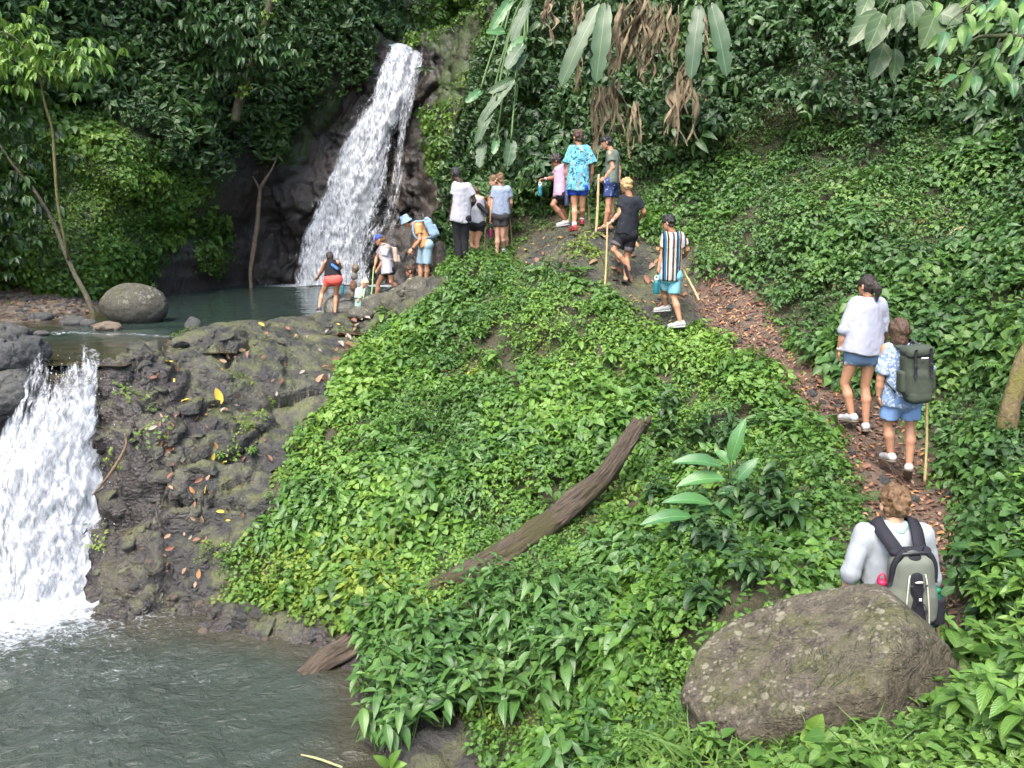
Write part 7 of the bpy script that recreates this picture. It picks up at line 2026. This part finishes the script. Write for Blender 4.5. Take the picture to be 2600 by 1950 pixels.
# ------------------------------------------------------------------ banana plants above the walkers
M['dead_leaf'] = m_bark('dead_banana_leaf', (0.075, 0.056, 0.034), (0.29, 0.23, 0.145), 0.0, 9, (1, 1, 0.25))
def zd3(x, y): return 1021.0 + 0.3590 * x, 0.3590 * y
def banana(name, label, base_px, Ys, leaves, dead):
    b, _ = ground_hit(*base_px)
    root = empty(name, tuple(b), label, 'banana plant')
    o_ = np.array(b)
    top = o_ + np.array((0, -0.6, 1.6))
    limb('pseudostem', [o_ - np.array((0, 0, 0.2)), o_ + np.array((0, -0.2, 0.8)), top], [0.13, 0.11, 0.07], M['bark'], parent=root, origin=o_, seg=10, jit=0.1)
    for k, (x0, y0, x1, y1, dY, w, mat) in enumerate(leaves):
        a, e = at(*zd3(x0, y0), Ys + dY), at(*zd3(x1, y1), Ys + dY - 0.25)
        blade('leaf', root, a, e, w, mat, 0.05, 0.16, 16, 0.035, 'strap', (0.25 * (k % 3 - 1), -1, 0.35), k * 1.7)
        V, F = tube(spline([a, (a + e) / 2 + np.array((0, -0.012, 0)), e], 8), np.linspace(0.018, 0.005, 8), 6)
        obj('midrib', mesh_np('midrib', V - o_, F), M['piping_leaf'], root)
        V, F = tube(spline([top, (top + a) / 2 + np.array((0, -0.1, 0.5)), a + np.array((0, 0, 0.15)), a], 10), np.linspace(0.03, 0.018, 10), 6)
        obj('leaf_stalk', mesh_np('leaf_stalk', V - o_, F), M['stem'], root)
    for k, (x0, y0, x1, y1, dY, w) in enumerate(dead):
        a, e = at(*zd3(x0, y0), Ys + dY), at(*zd3(x1, y1), Ys + dY)
        r = np.random.default_rng(k + int(x0))
        parts = []
        for j in range(9):
            n = 14
            t = np.linspace(0, 1, n)[:, None]
            off = np.stack([0.5 * w * np.sin(t[:, 0] * r.uniform(3, 8) + r.uniform(0, 6)) * r.uniform(0.3, 1), 0.06 * r.normal() + 0.05 * np.sin(t[:, 0] * 7 + j), 0 * t[:, 0]], 1)
            Pp = a + (e + np.array((r.normal(0, w * 0.5), 0, r.normal(0, 0.15))) - a) * t + off
            ww = w * r.uniform(0.05, 0.16) * (0.3 + np.sin(np.pi * t[:, 0] ** 0.8)) * (1 + 0.5 * np.sin(t[:, 0] * 19 + j * 2))
            tw = t[:, 0] * r.uniform(-4, 4) + r.uniform(0, 6)
            sx = np.stack([np.cos(tw), np.sin(tw), 0 * tw], 1)
            fw = np.stack([-np.sin(tw), np.cos(tw), 0 * tw], 1)
            V = np.stack([Pp - sx * ww[:, None], Pp + fw * ww[:, None] * 0.5, Pp + sx * ww[:, None]], 1).reshape(-1, 3)
            parts.append((V, [grid_faces(3, n)]))
        V, F = join(parts)
        obj('dead_leaf', mesh_np('dead_leaf', V - o_, F), M['dead_leaf'], root)
M['piping_leaf'] = m_plain('leaf_midrib', (0.26, 0.34, 0.16), 0.5)
BA, PA = M['lf_banana'], M['lf_big']
banana('banana_plant', 'banana plant whose two long leaves hang above the turquoise shirt', (1290, -60), 15.4,
       [(770, 20, 530, 520, 0, .34, BA), (800, 10, 742, 500, -.1, .36, BA), (240, -20, 110, 180, -.3, .20, PA), (355, -10, 236, 262, -.3, .22, BA)],
       [(465, -10, 465, 190, .1, .22), (640, -10, 630, 160, .1, .18), (745, 520, 738, 940, .5, .22), (795, 520, 782, 800, .5, .30), (865, 470, 890, 840, .5, .26), (640, 260, 630, 530, .5, .10)])
banana('banana_plant', 'banana plant with two dark hanging leaves and shreds of dead leaf', (1560, -60), 15.0,
       [(1365, 20, 1312, 478, 0, .32, BA), (1432, 15, 1528, 462, -.1, .34, BA)],
       [(985, -10, 905, 390, .5, .42), (1040, -10, 990, 300, .6, .28), (1130, 50, 1065, 390, .5, .26), (1225, 90, 1215, 400, .5, .16), (1255, 430, 1190, 800, .6, .30), (1285, 450, 1260, 820, .6, .28), (970, 610, 975, 870, .8, .20), (1390, 60, 1395, 300, .6, .14), (1395, 560, 1380, 640, .6, .12), (930, 20, 870, 420, .7, .3), (1090, 20, 1040, 360, .7, .3), (1170, 20, 1150, 330, .6, .2), (1300, 260, 1240, 560, .7, .2), (1080, 300, 1010, 480, .7, .2)])
banana('banana_plant', 'low banana plant drooping beside the dark cliff right of the waterfall', (1140, 150), 17.4,
       [(310, 260, 205, 420, 0, .30, BA), (320, 320, 245, 438, .1, .24, BA), (270, 470, 95, 560, -.1, .22, BA), (260, 480, 30, 760, -.2, .22, BA), (150, 600, 15, 870, -.3, .20, BA), (235, 840, 208, 1000, -.4, .30, BA), (70, 850, 40, 1010, -.4, .24, BA), (150, 830, 125, 930, -.3, .18, PA), (200, 190, 80, 195, 0, .2, PA), (330, 220, 210, 330, .2, .24, PA), (60, 540, -40, 620, -.2, .2, PA)], [])
# hanging roots and creepers
for k, (x0, y0, x1, y1) in enumerate(((1050, 80, 1040, 420), (1090, 60, 1150, 590), (1120, 300, 1090, 470), (1190, 440, 1130, 490), (1180, 100, 1200, 250), (560, 40, 545, 200), (1240, 30, 1200, 220), (1010, 120, 940, 330))):
    limb('hanging_creeper', [at(*zd3(x0, y0), 15.8), at(*zd3((x0 + x1) / 2 + 12, (y0 + y1) / 2), 15.7), at(*zd3(x1, y1), 15.8)], [0.012, 0.010, 0.007], M['dead_wood'], 'thin dry creeper hanging among the dead banana leaves', 'creeper', seg=5, jit=0.1, n=14, sd=k)
    bpy.data.objects[-1] if False else None
for o in [o for o in COL.objects if o.name.startswith('hanging_creeper')]:
    o['group'] = 'creepers among the dead banana leaves'

# ------------------------------------------------------------------ pleated palm-like plant and the overhanging tree on the right
def zd4(x, y): return 1616.5 + 0.4102 * x, 0.4102 * y
b, _ = ground_hit(1960, 60)
pl = empty('pleated_palm', tuple(b), 'palm like plant with pleated pale leaves at the top right', 'plant')
hub = at(*zd4(790, -40), 13.0)
for k, (x0, y0, x1, y1, dY, w) in enumerate(((690, 60, 525, 245, 0, .34), (710, 70, 622, 275, -.1, .36), (775, 40, 728, 170, -.1, .22), (810, 20, 780, 175, -.1, .24), (860, 0, 872, 155, -.2, .30), (985, 60, 905, 260, -.3, .46), (1010, 70, 1125, 120, -.3, .40), (715, 225, 645, 425, .2, .34), (775, 255, 752, 425, .2, .28), (640, -20, 575, 110, .2, .26))):
    a, e = at(*zd4(x0, y0), 13.0 + dY), at(*zd4(x1, y1), 12.85 + dY)
    blade('leaf', pl, a, e, w, M['lf_palm'], 0.06, 0.14, 12, 0.02, 'oval', (0.2 * (k % 3 - 1), -1, 0.4), k)
    V, F = tube(spline([hub, (hub + a) / 2 + np.array((0, -0.05, 0.1)), a], 7), 0.012, 5)
    obj('leaf_stalk', mesh_np('leaf_stalk', V - np.array(b), F), M['stem'], pl)
limb('trunk', [np.array(b), (np.array(b) + hub) / 2 + np.array((0, 0.1, 0)), hub], [0.06, 0.05, 0.04], M['bark'], parent=pl, origin=np.array(b))
g0, _ = ground_hit(2172, 985)
tr_ = empty('mossy_tree', tuple(g0), 'mossy tree leaning in at the right edge with leaves hanging into the top corner', 'tree')
o_ = np.array(g0)
trk = [o_ - np.array((0, 0, 0.15)), at(2178, 900, g0.y - 0.02), at(2205, 800, g0.y), at(2240, 720, g0.y + 0.05), at(2310, 560, g0.y + 0.1), at(2390, 300, g0.y + 0.3), at(2430, 50, g0.y + 0.5), at(2420, -150, g0.y + 0.6)]
limb('trunk', trk, [0.09, 0.085, 0.08, 0.078, 0.072, 0.068, 0.06, 0.045], m_bark('mossy_bark', (0.05, 0.045, 0.02), (0.20, 0.15, 0.08), 0.7, 12, (1, 1, 1), (0.12, 0.12, 0.02)), parent=tr_, origin=o_, seg=14, n=60)
Yb = g0.y + 0.9
limb('branch', [trk[5], at(2330, 130, Yb), at(2230, 85, Yb), at(2130, 78, Yb), at(2095, 90, Yb)], [0.045, 0.035, 0.025, 0.018, 0.006], M['bark'], parent=tr_, origin=o_, seg=8)
limb('branch', [trk[6], at(2330, -30, Yb), at(2220, -40, Yb), at(2120, -10, Yb), at(2060, 40, Yb)], [0.04, 0.03, 0.022, 0.014, 0.005], M['bark'], parent=tr_, origin=o_, seg=8)
r = np.random.default_rng(77)
hand_l = [(1040, 165, 1000, 300, .13), (1010, 185, 935, 262, .09), (985, 300, 928, 390, .09), (1000, 300, 992, 375, .07), (1135, 130, 1130, 245, .11), (1165, 150, 1160, 225, .08), (1100, 395, 1005, 462, .08), (1150, 350, 1095, 395, .12), (1170, 380, 1090, 530, .11), (1200, 400, 1190, 505, .13), (1280, 330, 1220, 370, .10), (1300, 340, 1350, 460, .12), (1250, 480, 1265, 590, .09), (1080, 200, 1060, 290, .12), (990, 10, 975, 100, .12), (1230, 20, 1200, 90, .10), (1310, 0, 1300, 110, .13), (1360, 40, 1395, 180, .12), (1400, 320, 1370, 410, .10)]
for k in range(46):
    x = r.uniform(1130, 1560); y = r.uniform(-40, 420)
    if inpoly(np.array([x]), np.array([y]), [(1120, -60), (1600, -60), (1600, 480), (1380, 460), (1250, 300), (1150, 200)])[0]:
        hand_l.append((x, y, x + r.normal(-25, 45), y + r.uniform(50, 120), r.uniform(.07, .12)))
for k, (x0, y0, x1, y1, w) in enumerate(hand_l):
    dY = r.uniform(-0.5, 0.4)
    a, e = at(*zd4(x0, y0), Yb + dY), at(*zd4(x1, y1), Yb + dY - 0.08)
    blade('leaf', tr_, a, e, w * 0.8, M['lf_bright'] if k % 3 else M['lf_big'], 0.12, 0.25, 7, 0.03, 'oval', (0.3 * r.normal(), -1, 0.6), k)
    if k % 2 == 0:
        V, F = tube(spline([a, a + np.array((0.05, 0.02, 0.10)), a + np.array((0.18, 0.05, 0.20))], 5), 0.006, 4)
        obj('twig', mesh_np('twig', V - o_, F), M['bark'], tr_)
# drooping dark leaves below it
b, _ = ground_hit(2130, 250)
dp = empty('drooping_plant', tuple(b), 'drooping strap leaved plant under the dark bank at the right', 'plant')
for k, (x0, y0, x1, y1, w) in enumerate(((1235, 580, 1180, 715, .16), (1255, 590, 1235, 720, .16), (1200, 560, 1130, 640, .12), (1260, 500, 1250, 590, .12), (1150, 540, 1070, 590, .1), (1290, 580, 1330, 690, .12))):
    blade('leaf', dp, at(*zd4(x0, y0), b.y - 0.35), at(*zd4(x1, y1), b.y - 0.5), w, M['lf_palm'], 0.08, 0.2, 9, 0.02, 'lance', (0, -1, 0.5), k)

# ------------------------------------------------------------------ the thin trees on the left bank and the vine-hung trunk
def crown_mesh(centres, n, L, W, sd, rad, mat, shape='lance'):
    r = np.random.default_rng(sd)
    parts, uvs = [], []
    cs = np.asarray(centres, float)
    for k in range(n):
        c = cs[r.integers(0, len(cs))]
        p = c + r.normal(0, 1, 3) * rad * np.array((1, 1, 0.7))
        y = r.uniform(0, 6.28)
        for j in range(5):
            V, F, UV = leaf_geo(L * r.uniform(0.7, 1.2), W, shape, 3, 0.2, 0.5)
            m = rotm(y + (j - 2) * 0.65, r.uniform(-0.9, -0.1), r.normal(0, 0.25))
            parts.append((V @ m.T + p, F)); uvs.append(UV)
    V, F = join(parts)
    return V, F, np.vstack(uvs)
b = atz(200, 672, ZU + 0.05)
b = np.array((b[0], 18.2, ZU))
b = at(203, 668, 18.3)
lt_ = empty('slender_tree', tuple(b), 'slender leaning tree on the gravel bank with bright leaves at the top left', 'tree')
limb('trunk', [b - np.array((0, 0, 0.25)), at(187, 640, 18.4), at(160, 590, 18.5), at(137, 535, 18.6), at(115, 480, 18.7), at(80, 420, 18.8), at(48, 380, 18.9), at(10, 330, 19), at(-40, 240, 19)], [0.07, 0.06, 0.055, 0.05, 0.045, 0.042, 0.04, 0.03, 0.02], M['bark'], parent=lt_, origin=b)
limb('stem', [at(147, 560, 18.5), at(140, 520, 18.3), at(125, 440, 18.2), at(118, 350, 18.2), at(113, 280, 18.2), at(97, 225, 18.2), at(85, 160, 18.2), at(60, 90, 18.2)], [0.03, 0.03, 0.032, 0.033, 0.03, 0.028, 0.024, 0.012], m_bark('yellow_bark', (0.05, 0.05, 0.02), (0.20, 0.17, 0.07), 0.4, 14), parent=lt_, origin=b)
limb('branch', [at(90, 190, 18.2), at(130, 130, 18.0), at(180, 110, 17.9)], [0.025, 0.018, 0.006], M['bark'], parent=lt_, origin=b, seg=6)
limb('branch', [at(75, 130, 18.2), at(30, 80, 18.0), at(-30, 60, 17.9)], [0.025, 0.018, 0.006], M['bark'], parent=lt_, origin=b, seg=6)
V, F, UV = crown_mesh([at(x, y, 18.0) for x, y in ((20, 60), (60, 100), (110, 110), (160, 115), (185, 120), (25, 120), (70, 150), (10, 175), (-40, 100), (-60, 60), (110, 160), (40, 35))], 150, 0.26, 0.10, 5, 0.28, None)
obj('crown', mesh_np('crown', V - b, F, True, UV), M['lf_bright'], lt_)
V, F, UV = crown_mesh([at(x, y, 18.6) for x, y in ((20, 260), (60, 330), (10, 400), (-30, 330), (40, 450), (-40, 480), (20, 520))], 150, 0.26, 0.11, 6, 0.4, None)
obj('crown', mesh_np('crown', V - b, F, True, UV), M['lf_dark'], lt_)
b = at(508, 262, 25.2)
vt = empty('vine_hung_tree', tuple(b), 'slanting vine covered trunk on the cliff left of the waterfall', 'tree')
limb('trunk', [b, at(518, 215, 25.1), at(540, 150, 25.0), at(560, 95, 24.9), at(575, 45, 24.8), at(588, -30, 24.7), at(595, -120, 24.6)], [0.13, 0.14, 0.13, 0.12, 0.11, 0.10, 0.08], M['bark'], parent=vt, origin=b)
V, F, UV = crown_mesh([at(x, y, 24.7) for x, y in ((522, 200), (540, 150), (552, 120), (560, 90), (570, 60), (578, 30), (585, 0), (530, 180))], 46, 0.15, 0.09, 7, 0.09, None, 'oval')
obj('climbing_leaves', mesh_np('climbing_leaves', V - b, F, True, UV), M['lf_yellow'], vt)
V, F, UV = crown_mesh([at(x, y, 24.3) for x, y in ((500, 90), (560, 110), (590, 130), (480, 130), (540, 60), (600, 105), (440, 80), (470, 60), (420, 40), (520, 120))], 150, 0.30, 0.12, 8, 0.40, None)
obj('crown', mesh_np('crown', V - b, F, True, UV), M['lf_shrub'], vt)
# strap-leaved plants on the cliff
for px, py, Y, sz, lab in ((548, 235, 25.6, 0.7, 'strap leaved tuft below the slanting trunk on the cliff'), (570, 190, 25.8, 0.8, 'wide leaved tuft beside the slanting trunk on the cliff'), (920, 150, 27.6, 0.5, 'leafy tuft high on the rock right of the waterfall'), (950, 300, 26.5, 0.6, 'yellowish tuft on the cliff halfway down the waterfall')):
    c = at(px, py, Y)
    rt = empty('cliff_tuft', tuple(c), lab, 'plant')
    for k in range(9):
        a = -math.pi * (0.05 + 0.9 * k / 8)
        e = c + sz * np.array((math.cos(a) * 0.9, -0.4, 0.35 * math.sin(a * 1.0) - 0.15 + 0.25 * (k % 2)))
        blade('leaf', rt, c, e, 0.13 * sz, M['lf_shrub'], 0.15, 0.2, 6, 0, 'lance', (0, -0.7, 0.8), k)

# ------------------------------------------------------------------ fallen leaves
LEAFC = {'brown': (0.095, 0.052, 0.034), 'tan': (0.27, 0.175, 0.11), 'orange': (0.30, 0.15, 0.06), 'yellow': (0.46, 0.34, 0.05), 'rust': (0.17, 0.080, 0.052), 'pale': (0.25, 0.21, 0.18)}
for k_, c_ in LEAFC.items():
    M['fall_' + k_] = m_plain('fallen_leaf_' + k_, c_, 0.6, 0.3, 0.35, 20, 0.4)
def dry_leaf(sd, mat):
    r = np.random.default_rng(sd)
    V, F, UV = leaf_geo(1.0, 0.46, 'oval', 6, r.uniform(0.05, 0.5), r.uniform(-0.4, 0.3), 0.06, sd)
    V[:, 1] -= 0.5
    me = mesh_np('fallen_leaf', V, F, True, UV)
    me.materials.append(mat)
    return me
DRY = {k: [dry_leaf(i * 3 + j, M['fall_' + k]) for j in range(3)] for i, k in enumerate(LEAFC)}
def where_rock(px, py):
    return inpoly(np.array([px]), np.array([py]), P_ROCK)[0]
def lay(px, py, size, colour, sd, label, group, cat='leaf'):
    h, nm = ground_hit(px, py)
    if h is None or h.z < ZL + 0.03: return
    r = np.random.default_rng(sd)
    o = bpy.data.objects.new('fallen_leaf', DRY[colour][sd % 3])
    COL.objects.link(o)
    z = (nm + Vector(r.normal(0, 0.25, 3))).normalized()
    o.rotation_mode = 'QUATERNION'
    q = z.to_track_quat('Z', 'Y')
    o.rotation_quaternion = q @ Matrix.Rotation(r.uniform(0, 6.28), 3, 'Z').to_quaternion()
    o.location = h + nm * (0.06 if where_rock(px, py) else 0.025)
    o.scale = (size,) * 3
    o['label'] = label; o['category'] = cat
    if group: o['group'] = group
r = np.random.default_rng(500)
cols = ['brown', 'tan', 'orange', 'yellow', 'rust', 'tan', 'rust', 'pale']
def zone(x, y, where):
    if where == 'the dirt trail':
        return ' below the striped shirt' if y < 760 else ' ahead of the white blouse' if y < 880 else ' beside the two walkers' if y < 1020 else ' behind the green backpack'
    if 'dark rock above' in where:
        return ', ' + ('high up' if y < 850 else 'low down' if y > 1050 else 'halfway')
    return ''
def strew(poly, n, sd, lo, hi, where, group, pal):
    r = np.random.default_rng(sd)
    xs, ys = [p[0] for p in poly], [p[1] for p in poly]
    k = 0
    while k < n:
        x, y = r.uniform(min(xs), max(xs)), r.uniform(min(ys), max(ys))
        if inpoly(np.array([x]), np.array([y]), poly)[0]:
            c = pal[r.integers(0, len(pal))]
            lay(x, y, r.uniform(lo, hi), c, int(r.integers(0, 9999)), c + ' fallen leaf lying on ' + where + zone(x, y, where), c + ' ' + group)
            k += 1
strew([(330, 760), (480, 715), (640, 690), (780, 690), (760, 740), (690, 800), (640, 860), (580, 930), (590, 1010), (540, 1100), (460, 1180), (430, 1270), (330, 1280), (300, 1150), (350, 1000), (300, 880)], 105, 11, 0.06, 0.14, 'the dark rock above the pool', 'leaves on the dark rock', cols)
strew([(760, 690), (800, 680), (780, 730), (740, 800), (700, 830), (690, 800)], 22, 12, 0.12, 0.22, 'the heap beside the dark rock', 'leaves in the heap', ['rust', 'tan', 'rust', 'pale'])
strew([(1500, 560), (1580, 600), (1640, 640), (1680, 700), (1700, 760), (1790, 830), (1850, 870), (1930, 900), (2010, 1000), (2040, 1100), (2060, 1240), (1950, 1180), (1900, 1080), (1840, 980), (1700, 850), (1610, 760), (1560, 700)], 76, 13, 0.07, 0.14, 'the dirt trail', 'leaves on the trail', ['brown', 'tan', 'rust', 'rust', 'orange', 'brown'])
strew([(1110, 540), (1240, 500), (1340, 510), (1420, 540), (1480, 600), (1500, 690), (1380, 650), (1300, 600), (1180, 580)], 34, 14, 0.10, 0.2, 'the rock dome under the walkers', 'leaves on the rock dome', ['rust', 'orange', 'tan', 'yellow', 'rust'])
strew([(700, 900), (1000, 700), (1400, 750), (1500, 900), (1300, 1000), (1000, 1150), (700, 1250), (600, 1150)], 26, 15, 0.10, 0.18, 'the green mound', 'leaves on the green mound', ['tan', 'orange', 'rust', 'yellow', 'pale'])
strew([(1500, 420), (1700, 380), (1900, 420), (2100, 500), (2000, 700), (1750, 600)], 18, 16, 0.14, 0.22, 'the green hillside', 'leaves on the green hillside', ['tan', 'rust', 'orange'])
for px, py, sz, c, lab in ((365, 790, 0.26, 'yellow', 'large yellow green leaf near the lip of the lower fall'), (472, 858, 0.26, 'yellow', 'second large yellow leaf on the dark rock'), (712, 722, 0.26, 'pale', 'big pale curled leaf on the rock below the coral shorts'), (525, 748, 0.24, 'tan', 'long tan leaf near the top of the dark rock'), (1437, 868, 0.20, 'pale', 'pale crumpled leaf above the end of the log'), (870, 940, 0.16, 'orange', 'orange leaf near the centre of the mound'), (743, 1090, 0.20, 'orange', 'upright orange leaf low on the mound'), (690, 1225, 0.22, 'yellow', 'yellow leaf on the bright foot of the mound'), (1648, 1238, 0.14, 'tan', 'tan leaf caught in shrubs left of the daypack'), (1476, 1280, 0.14, 'rust', 'rust leaf caught in dark shrubs')):
    lay(px, py, sz, c, px, lab, None)
# small debris on the trail
P, n = sample(GV, GF, GN, GA, gtr * 260 + (gdm > 0.5) * 25, 330)
r = np.random.default_rng(331)
dc = bpy.data.collections.new('trail_debris')
for k in range(5):
    o = bpy.data.objects.new('proto_debris', DRY[['brown', 'rust', 'tan', 'brown', 'orange'][k]][k % 3]); dc.objects.link(o)
gn_scatter('trail_leaf_litter', P + n * 0.012, orient(n, 0.2, r, 0.2), r.uniform(0.035, 0.085, len(P)), r.integers(0, 5, len(P)), dc, 'small brown leaf litter covering the dirt trail', 'leaf litter')
P, n = sample(GV, GF, GN, GA, ggr * (GC[:, 2] > ZU - 0.02) * (GC[:, 1] > 15) * 14, 340)
gn_scatter('bank_leaf_litter', P + n * 0.012, orient(n, 0.2, r, 0.2), r.uniform(0.08, 0.16, len(P)), r.integers(0, 5, len(P)), dc, 'brown leaf litter on the gravel bank under the cliff', 'leaf litter')
# gravel
gc_ = bpy.data.collections.new('pebbles')
for k in range(4):
    V, F = rock_sdf([ell((0, 0, 0), (0.5, 0.42, 0.3))], 0.12, 0.08, 2.0, 400 + k)
    me = mesh_np('pebble', V, F); me.materials.append(M['cobble'] if k % 2 else M['tan_stone'])
    gc_.objects.link(bpy.data.objects.new('proto_pebble', me))
P, n = sample(GV, GF, GN, GA, ggr * (GC[:, 2] > ZU - 0.08) * (GC[:, 1] > 15) * 45 + gtr * 14 + (grk > 0.5) * (np.abs(GC[:, 2] - ZL) < 0.10) * (GC[:, 1] > 5) * 12, 350)
gn_scatter('pebbles', P, orient(n, 0.3, r, 0.3), r.uniform(0.04, 0.16, len(P)) ** 1.0, r.integers(0, 4, len(P)), gc_, 'scattered pebbles on the gravel bank and the pool edge', 'pebbles')
